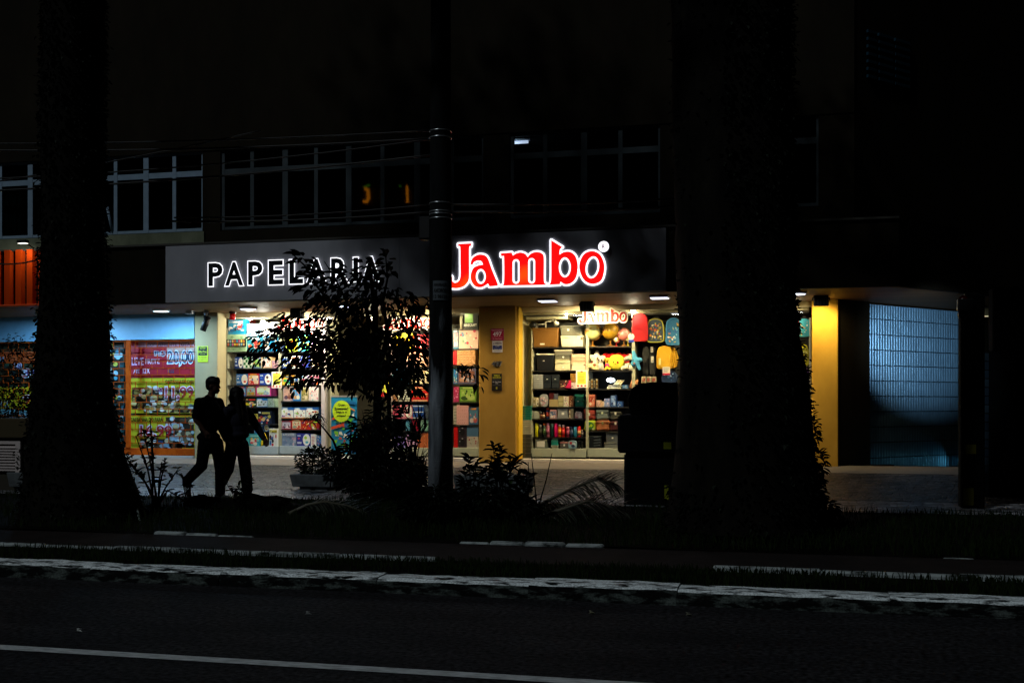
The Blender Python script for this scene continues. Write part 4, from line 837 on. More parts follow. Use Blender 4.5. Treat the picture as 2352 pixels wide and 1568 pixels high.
plush('plush_puppy', [('e', (592, 610), (.085, .07, .06)), ('c', (575, 622), (562, 634), .04, .025), ('c', (620, 625), (650, 632), .05, .045), ('e', (618, 600), (.03, .03, .035))], '#e0cc94', 'cream plush puppy with a brown ear lying in front of the star', dy=-.02, extra=[('nose', 566, 634, .014, .012, '#5a2810', .035), ('ear', 628, 602, .03, .035, '#7a3a14', .035), ('eye', 590, 607, .009, .009, '#2a1a10', .07)])
plush('plush_kitten', [('e', (675, 562), (.075, .065, .06)), ('c', (650, 545), (645, 530), .03, .012), ('c', (700, 545), (706, 530), .03, .012), ('e', (678, 612), (.065, .06, .085)), ('c', (665, 635), (655, 642), .03, .03), ('c', (690, 635), (700, 642), .03, .03)], '#cfc6b4', 'white and grey plush kitten with big eyes', extra=[('eye', 667, 560, .017, .02, '#3a2a38', .062), ('eye', 690, 560, .017, .02, '#3a2a38', .062), ('muzzle', 679, 574, .02, .016, '#f0ece2', .064), ('forehead_patch', 655, 548, .025, .03, '#6a5040', .045)])
plush('plush_duck', [('e', (733, 560), (.06, .055, .05)), ('c', (733, 575), (735, 615), .04, .05), ('c', (735, 615), (720, 640), .03, .028, -.06), ('c', (740, 615), (756, 636), .03, .028, -.06)], '#d8a828', 'yellow plush duckling in a pink shirt', extra=[('eye', 724, 560, .009, .01, '#1a1008', .055), ('eye', 742, 560, .009, .01, '#1a1008', .055), ('beak', 733, 570, .02, .01, '#c86810', .058), ('shirt', 736, 605, .055, .05, '#d0205a', .035)])
plush('plush_cushion', [('e', (812, 580), (.178, .09, .165))], '#d8cc3a', 'round yellow plush cushion with a winking kissing face', vox=.014, extra=[('eye', 790, 577, .012, .016, '#4a2008', .09), ('eye', 812, 568, .018, .005, '#4a2008', .092), ('mouth', 806, 592, .014, .008, '#8a4010', .093), ('heart', 826, 580, .022, .024, '#b81818', .088)])
def heart(x, y, s, label):
    (cx, cz) = pl(x, y); o = linkmesh('plush_heart', fuse([('c', (cx - s * .5, YI + .22, cz + s * .3), (cx, YI + .22, cz - s * .7), s * .55, s * .16), ('c', (cx + s * .5, YI + .22, cz + s * .3), (cx, YI + .22, cz - s * .7), s * .55, s * .16)], .014), fur('#c00c0c')); tag(o, label, 'plush toy', PL)
heart(738, 535, .12, 'red plush heart between the kitten and the round cushion'); heart(795, 532, .12, 'red plush heart behind the top of the round yellow cushion'); heart(885, 545, .13, 'red plush heart behind the white dog')
plush('plush_dog', [('e', (905, 545), (.07, .065, .05)), ('c', (888, 552), (878, 560), .04, .03), ('c', (925, 520), (935, 545), .03, .03), ('e', (905, 605), (.06, .06, .08)), ('c', (880, 622), (866, 630), .05, .05, -.03), ('c', (925, 622), (935, 630), .05, .05, -.03)], '#e4dcc0', 'white plush dog with a red scarf', extra=[('scarf', 900, 576, .06, .02, '#b81a14', .05), ('eye', 890, 543, .008, .009, '#20140c', .062), ('nose', 876, 560, .012, .01, '#20140c', .045)])
plush('plush_sea_star', [('c', (975, 560), (962, 495), .06, .035), ('c', (975, 560), (1018, 560), .06, .045), ('c', (980, 570), (1010, 648), .06, .035), ('c', (970, 570), (955, 600), .06, .04)], '#4a9cc8', 'blue plush sea star leaning beside the black backpacks', dy=-.13, extra=[('eye', 962, 562, .012, .015, '#14202a', .06), ('cheek', 970, 590, .018, .018, '#d8743a', .06)])
for i, (x, y, c, lab) in enumerate(((595, 468, '#4a463c', 'dark grey round hat behind the plush star'), (775, 470, '#2a2826', 'black round hat above the red plush hearts'), (880, 478, '#5a2c10', 'brown shaggy plush head in the shade above the dog'))):
    (cx, cz) = pl(x, y); mb = MB(); mb.lathe([(.07, 0), (.085, .02), (.08, .07), (.05, .11), (.01, .125)], (cx, YI + .34, SHELVES['B'][0] - .17), M(c, .95), 14); single(mb, 'round_hat', lab, 'hat')
# third and fourth shelves
FR = [('A', (110, 680, 192, 798), '#8a8d90', 'clear drawer tower with many thin drawers'), ('A', (196, 682, 262, 798), '#20242a', 'black see-through organiser box, left of its twin'), ('A', (264, 682, 330, 798), '#23272c', 'black see-through organiser box beside the pink desk tidy')]
for k, r, c, lab in FR:
    y = YI; x0, x1, z0, z1 = place(k, 'r', r); t = thing('drawer_box', ((x0 + x1) / 2, y, z0), lab, 'organiser'); b = MB(); b.cbox(x0, x1, y, y + .25, z0, z1, M(c, .2), .008); b.build('body', t)
    d = MB(); n = 8 if 'tower' in lab else 2
    for i in range(n): d.box(x0 + .012, x1 - .012, y - .008, y - .001, z0 + (z1 - z0) * (i + .1) / n, z0 + (z1 - z0) * (i + .8) / n, M(tuple(q * 1.5 for q in H(c)), .15))
    d.build('drawer_front', t); d = MB(); d.box(x0 + (x1 - x0) * .4, x0 + (x1 - x0) * .6, y - .012, y - .009, z0 + (z1 - z0) * .66, z0 + (z1 - z0) * .7, pm('#e0e0dc')); d.build('label_sticker', t)
SM = 'small goods on the right window shelves'
game('A', 'r', (332, 728, 425, 798), ['#3a2420', '#c8a078', '#8a4830', '#d8c0a0', '#b83858'], 'flowers', 'pink edged desk tidy with a flowery pattern', 'desk tidy', group=SM, name='desk_tidy')
mb = MB(); x0, x1, z0, z1 = place('A', 'r', (385, 728, 432, 790), YI - .03); mb.add([(x0, YI - .04, z0), (x1, YI - .04, z0), (x1, YI - .04, z1), (x1 - .03, YI - .04, z1), (x0, YI - .04, z0 + .03)], [(0, 1, 2, 3, 4)], pm('#c81c58')); mb.box(x0, x1, YI - .04, YI - .03, z0, z0 + .02, pm('#c81c58')); single(mb, 'magazine_rack', 'bright pink magazine rack side leaning against the desk tidy', 'rack')
game('A', 'r', (424, 746, 469, 798), ['#d8ccc8', '#b8586a', '#6a4a58', '#c8a8a8'], 'flowers', 'small pale box with pink flowers under the wicker basket', group=SM, name='small_box')
game('A', 'r', (423, 672, 468, 746), ['#a87c34', '#c89a48', '#7a5420'], 'quilt', 'small wicker basket left of the yellow notice', 'basket', group=SM, name='wicker_basket')
for i in range(4): game('B', 'r', (577 + i * 20, 716, 594 + i * 20, 798), ['#241a14', '#e0d8c0', '#b88a38'], 'stripes' if i % 2 else 'lines', 'slim dark pen case standing right of the yellow notice', 'pen case', group='slim pen cases in a row', name='pen_case', depth=.1)
t = thing('desk_calculator', bp('r', 770, 797, YI), 'long pale desk calculator lying under the glare', 'calculator'); a, b, z = bp('r', 730, 797, YI).x, bp('r', 848, 797, YI).x, SHELVES['B'][2] + .001; mb = MB(); mb.add([(a, YI, z), (b, YI, z), (b, YI + .2, z), (a, YI + .2, z), (a, YI, z + .02), (b, YI, z + .02), (b, YI + .2, z + .07), (a, YI + .2, z + .07)], [(0, 1, 5, 4), (4, 5, 6, 7), (1, 2, 6, 5), (2, 3, 7, 6), (3, 0, 4, 7)], pm('#c8c2ac')); mb.build('body', t); mb = MB()
for i in range(7): mb.box(a + .02 + i * .04, a + .045 + i * .04, YI + .02, YI + .1, z + .03, z + .05, pm('#2a2a2c'))
mb.build('keys', t)
for i in range(5):
    q = bp('r', 790 + i * 13, 790, YI + .1); mb = MB(); mb.tube([(q.x, YI + .06, SHELVES['B'][2] + .075), (q.x + .07, YI + .14, SHELVES['B'][2] + .17)], .011, pm(['#d8d0b4', '#c8b888', '#e0d8c0', '#b8a878', '#d8ccaa'][i]), 6); single(mb, 'marker_pen', 'pale marker pen leaning on the desk calculator', 'pen', 'pale pens fanned out behind the calculator')
p = bp('r', 762, 727, YI + .03); t = thing('glare_spot', (p.x, p.y, p.z), 'small dazzling white lamp above the calculator', 'lamp'); mb = MB(); mb.ball(p, 1, E((.8, .9, 1.), 9.), 14, (.085, .03, .045)); mb.build('bulb', t); mb = MB(); mb.tube([(p.x, p.y + .03, p.z), (p.x, p.y + .2, p.z + .02), (p.x, YB - .01, p.z + .02)], .012, BLACK, 6); mb.build('arm', t); light('lamp', 'POINT', (p.x, p.y - .04, p.z - .02), 1.6, (.8, .9, 1.), t, shadow_soft_size=.04)  # bright reflected spot, built as an added glowing ball with its own light
game('B', 'r', (860, 768, 905, 798), ['#38689a', '#e0d8c0', '#98b0c8'], 'flowers', 'small blue speckled box right of the calculator', group=SM, name='small_box')
for i in range(4):
    q = bp('r', 922 + i * 14, 740, YI); mb = MB(); mb.tube([(q.x, YI + .03, SHELVES['B'][2] + .02), (q.x + .05, YI + .05, SHELVES['B'][2] + .17)], .02, pm(['#d88a58', '#c87848', '#e0a070', '#d08858'][i]), 6); single(mb, 'pencil_roll', 'slanting orange pencil roll at the right end of the third shelf', 'pencils', 'slanting orange pencil rolls')
for (r, pal, st, lab, nm) in (((110, 872, 164, 949), ['#a89870', '#c8b890', '#6a5a3c'], 'half', 'beige patterned tin at the left end of the fourth shelf', 'tin'), ((245, 890, 318, 949), ['#a89468', '#c8b488', '#8a7850'], 'dots', 'low woven beige box beside the oval flowered tin', 'woven_box'), ((245, 836, 282, 889), ['#481418', '#682428', '#d8d0b8'], 'plain', 'dark maroon tin on the woven box', 'tin'), ((284, 840, 318, 889), ['#585a68', '#78788a'], 'lines', 'slate grey tin next to the maroon tin', 'tin'), ((321, 862, 364, 949), ['#b0a67c', '#8a8258', '#c0b68c'], 'stripes', 'stack of ribbed beige dishes', 'dish_stack'), ((366, 908, 407, 949), ['#d8d0b8', '#b81818'], 'half', 'small white box with a red disc', 'small_box'), ((366, 864, 407, 907), ['#e0d8c8', '#b83028', '#38588a'], 'flowers', 'small white box with a red and blue picture, on the red disc box', 'small_box'), ((410, 860, 450, 949), ['#7a4a30', '#c8a888', '#a86850', '#e0ccb0'], 'flowers', 'tall brown flowered tin beside the teal boxes', 'tin')):
    game('A', 'r', r, pal, st, lab, group=SM, name=nm)
a, b = bp('r', 172, 842, YI), bp('r', 239, 947, YI); mb = MB(); n = 24; cx, rx = (a.x + b.x) / 2, (b.x - a.x) / 2; z0 = SHELVES['A'][3] + .001; cz, rz = z0 + (a.z - b.z) / 2, (a.z - b.z) / 2
sup = lambda q: (math.copysign(abs(math.cos(q)) ** .6, math.cos(q)), math.copysign(abs(math.sin(q)) ** .6, math.sin(q)))
mb.prism([(cx + rx * sup(2 * math.pi * i / n)[0], cz + rz * sup(2 * math.pi * i / n)[1]) for i in range(n)], YI - .05, YI - .02, pm('#9aa0a4'))
rnd = random.Random(3)
for i in range(26): w = rnd.uniform(0, 6.28); q = rnd.uniform(.1, .8); mb.disc(cx + rx * q * math.cos(w), cz + rz * q * math.sin(w), .02, .02, YI - .0515 - i * .0003, pm(['#d0d0d4', '#b88a98', '#6a7078', '#c8a0a8'][i % 4]), 8)
single(mb, 'oval_tray', 'upright oval silver tray with pale flowers', 'tray', SM)
for i in range(4): tub('A', 'r', (456, 846 + i * 16, 536, 862 + i * 16 if i < 3 else 949), ['#2a7a6a', '#1c6a5c', '#2a7a6a', '#0e5a4c'][i], ['teal lid topmost of the teal stack', 'teal tray second from the top of the teal stack', 'teal tray third from the top of the teal stack', 'tall dark teal box with golden leaves, lowest of the teal stack'][i], taper=.02, sticker=(.3, .75, .03, .015) if i == 3 else None)
for (r, pal, st, lab) in (((577, 848, 629, 950), ['#c8705a', '#a03828', '#e8d8c8', '#d88a70'], 'scene', 'tall coral framed box under the calculator shelf'), ((642, 896, 674, 950), ['#d8b0a0', '#c87868', '#8a6a98'], 'flowers', 'small pinkish box, first right of the coral box'), ((677, 905, 704, 950), ['#e0c0a0', '#d89878'], 'lines', 'small peach box in the pink and blue row'), ((707, 882, 754, 950), ['#7a8ac0', '#e0c0c8', '#38589a', '#d8d8e0'], 'flowers', 'small lilac and pink box left of the blue bottle box'), ((761, 856, 806, 950), ['#3a5c9a', '#7a94c8', '#20386a', '#a8b8d8'], 'scene', 'tall blue box with a pale frame'), ((812, 905, 862, 950), ['#284a8a', '#d0d8e0', '#487ab8'], 'flowers', 'low blue and white box at the dark end of the fourth shelf')):
    game('B', 'r', r, pal, st, lab, group=SM, name='small_box')
for (r, pal, st, lab, nm) in (((112, 988, 160, 1051), ['#a8a89c', '#b8b8ac'], 'plain', 'plain pale grey canister at the left end of the fifth shelf', 'canister'), ((250, 976, 307, 1051), ['#b88a90', '#58709a', '#d8d0d0', '#c8a0a0'], 'scene', 'pink framed picture box on the fifth shelf', 'picture_box'), ((409, 970, 427, 1051), ['#b0aa90', '#7a2820', '#d0c8b0'], 'stripes', 'narrow cream tea tin left of another', 'tin'), ((429, 968, 449, 1051), ['#c0b89c', '#8a3a28', '#a89878'], 'lines', 'narrow cream tea tin beside the dark framed box', 'tin'), ((456, 988, 527, 1051), ['#3a3038', '#b8a8a8', '#c87888', '#d8ccc8'], 'scene', 'dark framed box with a pale print, fifth shelf', 'picture_box')):
    game('A', 'r', r, pal, st, lab, group=SM, name=nm)
tub('A', 'r', (310, 968, 406, 1051), '#85878a', 'large clear lidded box in the middle of the fifth shelf', m=M('#84868a', .15), sticker=(.42, .4, .05, .05), taper=.01)
def bottle(key, r, col, capc, label, square=False, band=None, group='drink bottles in a row'):
    x0, x1, z0, z1 = place(key, 'r', r, YI + .03); cx = (x0 + x1) / 2; rr = (x1 - x0) / 2; h = z1 - z0; y = YI + .03 + rr
    t = thing('bottle', (cx, y, z0), label, 'bottle', group); b = MB(); bm = M(col, .25)
    b.lathe([(rr * .85, 0), (rr, .01), (rr, h * .34), (rr * .9, h * .4), (rr, h * .46), (rr, h * .72), (rr * .62, h * .82)] if not square else [(rr * .9, 0), (rr, .008), (rr, h * .84), (rr * .8, h * .86)], (cx, y, z0), bm, 14); b.build('body', t)
    c = MB(); c.lathe([(rr * .66, h * .82), (rr * .7, h * .84), (rr * .66, h * .99), (rr * .3, h)] if not square else [(rr * .95, h * .86), (rr, h * .88), (rr * .95, h * .99), (rr * .3, h)], (cx, y, z0), M(capc, .35), 14); c.build('cap', t)
    if band: d = MB(); d.lathe([(rr * 1.02, h * .18), (rr * 1.02, h * .62)], (cx, y, z0), M(band, .4, 0, .5, 25), 14); d.build('label_wrap', t)
bottle('A', (166, 992, 186, 1051), '#5a2c1c', '#d8d0c0', 'small brown bottle left of its twin, fifth shelf', band='#8a5a40', group=None); bottle('A', (187, 996, 207, 1051), '#6a3822', '#c8c0b0', 'small brown bottle next to the blue and red one', band='#c8a888', group=None)
bottle('A', (213, 961, 245, 1051), '#284878', '#b83020', 'blue and red bottle standing above the row of flasks', band='#a83a28', group=None)
for (x0, y0, x1, c, cp, sq, bd, lab) in ((122, 1088, 152, '#b8b418', '#c8c428', 1, None, 'yellow square flask, leftmost of the flasks'), (155, 1100, 182, '#2a2824', '#c8c4b8', 0, '#4a4638', 'black flask with a pale cap, second from the left'), (188, 1088, 215, '#24322a', '#d85a10', 1, '#48663a', 'dark green flask with an orange cap'), (217, 1088, 248, '#b86a80', '#c87a90', 1, '#a85a78', 'dusty pink square flask in the row'), (252, 1090, 280, '#0e302c', '#88b0a4', 1, None, 'dark green flask with a mint cap'), (283, 1088, 314, '#d01460', '#d81868', 1, None, 'hot pink square flask, brightest of the row'), (316, 1098, 344, '#d05a0c', '#d8d0c0', 0, '#e08818', 'orange flask with a pale cap, beside the hot pink one'), (345, 1102, 375, '#b81010', '#d8c8c0', 0, '#c83030', 'red flask with a white picture'), (383, 1118, 413, '#7a1c40', '#c87888', 1, '#a83a60', 'plum flask with a pink cap'), (415, 1118, 443, '#14203c', '#1c2c54', 1, '#38486a', 'navy flask with a dark cap'), (446, 1118, 477, '#1c6a88', '#38a0c0', 1, None, 'turquoise flask left of the scarlet one'), (479, 1116, 510, '#c01410', '#d82018', 1, '#d89858', 'scarlet flask, tallest at the right end'), (513, 1142, 530, '#3a3a48', '#b8b8c0', 0, '#786a68', 'tiny dark flask at the right end of the row')):
    bottle('A', (x0, y0, x1, 1206), c, cp, lab, sq, bd)
# lowest row on the plinths
tub('A', 'r', (120, 1222, 236, 1300), '#5d6258', 'grey lidded box with a silver picture, bottom left', lid='#a8aa98', sticker=(.18, .12, .16, .12), taper=.02)
tub('A', 'r', (258, 1275, 326, 1300), '#c8c8b4', 'shallow white dish under the teal boxes', taper=.1); tub('A', 'r', (260, 1238, 325, 1275), '#1c8078', 'teal box standing on the white dish', taper=.03); tub('A', 'r', (260, 1212, 325, 1238), '#5a9088', 'pale teal lidded box, topmost on the white dish', taper=.03)
tub('A', 'r', (330, 1246, 412, 1300), '#5d5c5c', 'grey tub with a pink rim', lid='#b87a7a', sticker=(.42, .35, .03, .04)); a, b = bp('r', 330, 1224, YI + .1), bp('r', 412, 1244, YI + .1); mb = MB(); mb.lathe([(.10, 0), (.115, .012), (.09, .05), (.02, .065)], ((a.x + b.x) / 2, YI + .13, [t for t in _top if t][-1][2]), pm('#4a5a58'), 16); single(mb, 'dome_lid', 'grey green dome lid resting on the pink rimmed tub', 'lid')
a, b = bp('r', 412, 1236, YI), bp('r', 480, 1305, YI); z0 = SHELVES['A'][6] + .001; cx, rx, rz = (a.x + b.x) / 2, (b.x - a.x) / 2, (a.z - b.z) / 2; cz = z0 + rz; t = thing('lunch_tin', (cx, YI, z0), 'pale blue rounded lunch tin with a red and navy picture', 'tin'); mb = MB(); mb.prism([(cx + rx * sup(2 * math.pi * i / 24)[0], cz + rz * sup(2 * math.pi * i / 24)[1]) for i in range(24)], YI - .08, YI, pm('#88aab8')); mb.build('body', t)
mb = MB(); mb.disc(cx - .03, cz + .03, .035, .035, YI - .0815, pm('#b81c28'), 4, .7); mb.disc(cx + .025, cz, .04, .045, YI - .082, pm('#c8d0d8'), 9); mb.disc(cx + .015, cz - .03, .04, .03, YI - .0825, pm('#28385a'), 7); mb.build('printed_lid', t)
for i in range(2): bottle('A', (484 + i * 24, 1234 + i * 6, 506 + i * 24, 1300), '#2c2c24', '#6a6454', ['dark jar beside the blue lunch tin', 'dark jar next to the black mesh basket'][i], True, None, None)
t = tub('B', 'r', (577, 1196, 688, 1301), '#0e1216', 'black mesh drawer rack on the plinth', name='mesh_rack', taper=.0); x0, x1 = bp('r', 577, 1250, YI).x, bp('r', 688, 1250, YI).x
mb = MB()
for i in range(4): z = SHELVES['B'][4] + .05 + i * .055; mb.tube([(x0 + .1, YI - .006, z), (x1 - .03, YI - .01, z + .012)], .005, pm('#6a7480'), 5)
mb.build('wire_front', t)
tub('B', 'r', (702, 1250, 838, 1301), '#6a6c68', 'wide clear box with a blue latch, lower of two', m=M('#6c6e6a', .15), taper=.01, latch='#1838a0'); tub('B', 'r', (716, 1162, 836, 1250), '#5a5e62', 'tall clear box stacked on the wide clear box', m=M('#585c60', .15), sticker=(.45, .35, .03, .03), taper=.04)
game('B', 'r', (840, 1236, 868, 1301), ['#b80c10'], 'plain', 'bright red carton next to the street cabinet', group=SM, name='carton')
# school bags standing in two rows
def satchel(r, col, label, flap=.45, buckle=None, rnd_=True, art_=None, zb=None, name='school_bag'):
    y = YI + .02; a, b = bp('r', r[0], r[1], y), bp('r', r[2], r[3], y); x0, x1, z1, z0 = a.x, b.x, a.z, (zb if zb is not None else b.z); m = M(col, .7, 0, .12, 12, .3, 60)
    t = thing(name, ((x0 + x1) / 2, y, z0), label, 'bag', 'school bags in the right window'); p = MB(); p.cbox(x0, x1, y, y + .16, z0, z1, m, .035 if rnd_ else .012); p.build('body', t, bevel=.012)
    if flap:
        f = MB(); zf = z1 - (z1 - z0) * flap; f.cbox(x0 + .006, x1 - .006, y - .014, y + .02, zf, z1 - .02, M(tuple(c * .78 for c in H(col)), .65), .01); f.build('flap', t)
        l = MB(); cx = (x0 + x1) / 2; l.cbox(cx - .018, cx + .018, y - .022, y - .012, zf - .02, zf + .03, M(buckle or '#d8d4c8', .4), .004); l.build('clasp', t)
    if art_: g = MB(); cx, cz = (x0 + x1) / 2, (z0 + z1) / 2; [g.disc(cx + q[0], cz + q[1], q[2], q[3], y - .002 - i * .001, pm(q[4]), 12) for i, q in enumerate(art_)]; g.build('printed_front', t)
    h = MB(); cx = (x0 + x1) / 2; h.tube([(cx - .05, y + .06, z1 - .01), (cx - .04, y + .06, z1 + .025), (cx + .04, y + .06, z1 + .025), (cx + .05, y + .06, z1 - .01)], .008, m, 6); h.build('handle', t)
    return t
zl = bp('r', 700, 1155, YI).z; s = MB(); s.box(bp('r', 575, 0, YSH).x, bp('r', 938, 0, YSH).x, YSH, YB - .012, zl - .022, zl, M('#1c1a18', .5)); s.build('shelf', [o for o in COL.objects if o.name == 'display_shelf.001'][0])
zl += .001; z2 = bp('r', 700, 1061, YI).z
satchel((538, 1062, 632, 1155), '#a8b820', 'lime school bag with a dark green dinosaur', 0, art_=[(0, .0, .085, .07, '#1c6a3a'), (-.04, -.06, .05, .05, '#1c6a3a'), (.03, .0, .03, .03, '#a8b820'), (-.01, -.02, .015, .015, '#d8c838'), (.07, -.07, .02, .015, '#d8d8c8')], zb=zl); satchel((637, 1062, 752, 1155), '#a86238', 'tan satchel with a greenish clasp', .3, '#6a7a4a', zb=zl); satchel((756, 1070, 850, 1155), '#480c14', 'burgundy school bag half hidden by the street cabinet', .28, zb=zl)
satchel((532, 964, 632, 1061), '#a84030', 'rust red rounded school bag on the lime one', .55, zb=z2 + .0); satchel((637, 966, 748, 1061), '#6a7470', 'grey satchel with a round pale clasp', .4, '#c8d0b0', zb=z2); satchel((754, 988, 852, 1061), '#3c3c36', 'dark grey lunch bag at the end of the upper bag row', .3, zb=z2)
# backpacks hanging on the dark wall
def backpack(bay, r, col, label, pocket=None, trim=None, blobs=None, y=YI + .02, flat=False, name='backpack'):
    a, b = bp(bay, r[0], r[1], y), bp(bay, r[2], r[3], y); x0, x1, z0, z1 = a.x, b.x, b.z, a.z; w, h = x1 - x0, z1 - z0; cx = (x0 + x1) / 2; m = M(col, .75, 0, .1, 10, .35, 50)
    t = thing(name, (cx, y, z0), label, 'backpack', 'backpacks hung in the window'); sh = smoothloop([(x0 + w * .04, z0 + .02), (cx, z0), (x1 - w * .04, z0 + .02), (x1, z0 + h * .3), (x1 - w * .03, z0 + h * .72), (x1 - w * .16, z0 + h * .93), (cx, z1), (x0 + w * .16, z0 + h * .93), (x0 + w * .03, z0 + h * .72), (x0, z0 + h * .3)], 3)
    p = MB(); p.prism(sh, y, y + .18, m); p.build('body', t, bevel=.03)
    if pocket:
        q = MB(); L = [(cx + (px - cx) * .8, z0 + .03 + (pz - z0) * .62) for px, pz in sh]; q.prism(L, y - .05, y + .02, M(pocket, .75, 0, .1, 10, .35, 50)); q.build('front_pocket', t, bevel=.02)
    g = MB(); g.tube([(cx - .05, y + .1, z1 - .02), (cx - .045, y + .08, z1 + .04), (cx + .045, y + .08, z1 + .04), (cx + .05, y + .1, z1 - .02)], .011, BLACK, 6); g.build('handle', t)
    for sx in (-1, 1): g = MB(); g.tube([(cx + sx * w * .4, y + .2, z1 - h * .2), (cx + sx * w * .56, y + .16, z0 + h * .5), (cx + sx * w * .45, y + .18, z0 + .03)], .018, m if not trim else M(trim, .7), 6); g.build('shoulder_strap', t)
    if trim: g = MB(); g.tube([(px, y - .004, pz) for px, pz in sh] + [(sh[0][0], y - .004, sh[0][1])], .011, M(trim, .6), 6); g.build('piping', t)
    if blobs:
        g = MB(); rnd = random.Random(int(r[0])); 
        for i in range(blobs[1]):
            bx, bz = cx + w * rnd.uniform(-.34, .34), z0 + h * rnd.uniform(.1, .8); yy = y - .003 - i * .0006 - (.05 if pocket and bz < z0 + h * .6 else 0)
            g.disc(bx, bz, w * rnd.uniform(.03, blobs[2]), h * rnd.uniform(.02, blobs[2] * .7), yy, pm(blobs[0][i % len(blobs[0])]), 7, rnd.uniform(0, 3))
        g.build('printed_front', t)
    return t
backpack('r', (940, 170, 1074, 400), '#a80008', 'plain bright red backpack right of the pink globe', y=YI - .02)
backpack('r', (1068, 215, 1206, 408), '#38485a', 'boy\'s backpack with a busy yellow and white print and yellow piping', None, '#b0a838', (['#b8a82c', '#d8d0b8', '#7a6428', '#a83828', '#c87828', '#3a5a88', '#88803a'], 44, .09))
backpack('r', (1226, 210, 1345, 430), '#2a6a98', 'blue backpack with orange stripes beside the wide trunk', None, '#3a80b0', (['#c88838', '#d8d8d8', '#28488a', '#c8a838', '#88b0c8'], 22, .08))
backpack('r', (1200, 445, 1310, 625), '#b88a14', 'yellow backpack hung behind a matching one', y=YI + .2)
t = backpack('r', (1147, 440, 1276, 635), '#c89614', 'yellow backpack with a black front seam and a white tag', '#c8981a', None); q = bp('r', 1170, 570, YI - .04); g = MB(); g.box(q.x - .012, q.x + .03, YI - .05, YI - .045, q.z - .07, q.z + .06, pm('#d8cc88')); g.build('hang_tag', t)
for i in range(2): backpack('r', (1028 + i * 58, 446 + i * 6, 1084 + i * 58, 690), '#141514', ['black backpack left of another under the printed one, with a white tag', 'black backpack left of the yellow one, with two white tags'][i], '#181918', y=YI + .12)
for i, (x, y_, w, h_) in enumerate(((1098, 448, 20, 46), (1100, 528, 22, 52))): a = bp('r', x, y_, YI - .02); b = bp('r', x + w, y_ + h_, YI - .02); mb = MB(); mb.box(a.x, b.x, YI - .022, YI - .018, b.z, a.z, pm('#c8c4b4')); mb.rect(a.x + .01, b.x - .01, b.z + .02, b.z + .035, YI - .023, pm('#58564e')); mb.rect(a.x + .01, b.x - .02, b.z + .05, b.z + .06, YI - .023, pm('#58564e')); single(mb, 'price_tag', ['upper white tag hanging on the black backpacks', 'lower white tag hanging on the black backpacks'][i], 'tag')
a, b = bp('r', 1198, 618, YI - .06), bp('r', 1261, 684, YI - .06); mb = MB(); mb.box(a.x, b.x, YI - .064, YI - .06, b.z, a.z, pm('#d4d0c4')); mb.rect(a.x, b.x, b.z, b.z + (a.z - b.z) * .22, YI - .0655, pm('#b8183a'))
for i in range(4): mb.rect(a.x + .02, b.x - .02 - .01 * i, a.z - .03 - i * .022, a.z - .022 - i * .022, YI - .0655, pm('#6a6860'))
single(mb, 'price_sign', 'white price card with a red foot under the yellow backpack', 'sign')
backpack('r', (1190, 650, 1310, 752), '#142c50', 'dark blue printed backpack under the price card', blobs=(['#3a689a', '#88a8c8', '#1c3a68'], 14, .08))
for i in range(3): game('C', 'r', (1022 + i * 42, 698, 1056 + i * 42, 760), ['#c8c0a4', '#8a3028', '#4a4838', '#98907a'], 'scene', ['pale boxed toy car, leftmost of three above the cabinet', 'pale boxed toy car, middle of three above the cabinet', 'pale boxed toy car, rightmost of three above the cabinet'][i], 'toy box', group='three boxed toy cars', name='toy_car_box')
for (r, c, lab, p, tr, bl) in (((2338, 212, 2440, 362), '#2888a0', 'teal backpack with orange spots beside the bright yellow column', None, None, (['#d88a28', '#e0b840', '#e8e8e0', '#1c6a88'], 16, .07)), ((2290, 232, 2352, 362), '#a81030', 'crimson backpack between trunk and teal backpack', None, None, None), ((2330, 425, 2424, 612), '#a8a020', 'mustard backpack with a white and black speckled print', None, None, (['#d8d4b0', '#2a2c30', '#c8b828', '#6a6a38'], 40, .06))):
    backpack('r', r, c, lab, p, tr, bl)
rnd = random.Random(12)
for i in range(9):
    x_, y_ = 2362 + (i % 3) * 22 + rnd.uniform(-4, 4), 668 + (i // 3) * 62; a = bp('r', x_, y_, YI); c = ['#b82878', '#48a838', '#7a3898', '#d8d0d8', '#38988a', '#d84868'][i % 6]; mb = MB(); mb.ball((a.x, YI, a.z), .04, fur(c), 10, (1, .7, 1)); mb.tube([(a.x, YI, a.z + .03), (a.x + .01, YI + .05, a.z + .09)], .006, pm(c), 5); single(mb, 'key_fob', ['magenta', 'green', 'violet', 'white', 'teal', 'coral'][i % 6] + ' fluffy key fob, ' + ['top', 'middle', 'bottom'][i // 3] + ' row beside the yellow column', 'key fob', 'fluffy key fobs')
# trays stacked along the left side wall of the right window
for j, (ya, yb_, n, c, nm) in enumerate(((1183, 1303, 7, '#4c4b42', 'dark grey'), (1063, 1183, 8, '#d0caac', 'cream'), (943, 1063, 8, '#1c8a78', 'teal'))):
    x0, x1 = bp('r', 14, 0, YI - .1).x, bp('r', 92, 0, YI - .1).x; zt, zb = bp('r', 50, ya, YI - .1).z, bp('r', 50, yb_, YI - .1).z
    if j == 0: zb = ZF + .0; 
    for i in range(n):
        mb = MB(); z = zb + (zt - zb) * i / n; hh = (zt - zb) / n - .003; d = .006 * (i % 2); mb.cbox(x0 + d, x1 + d - .004, YI - .1, YI + .3, z, z + hh * .7, M(c, .4), .006); mb.cbox(x0 + d - .004, x1 + d, YI - .108, YI + .3, z + hh * .7, z + hh, M(c, .4), .004)
        single(mb, 'letter_tray', nm + ' plastic tray in the tall stack by the yellow window edge', 'tray', nm + ' trays in the tall stack')
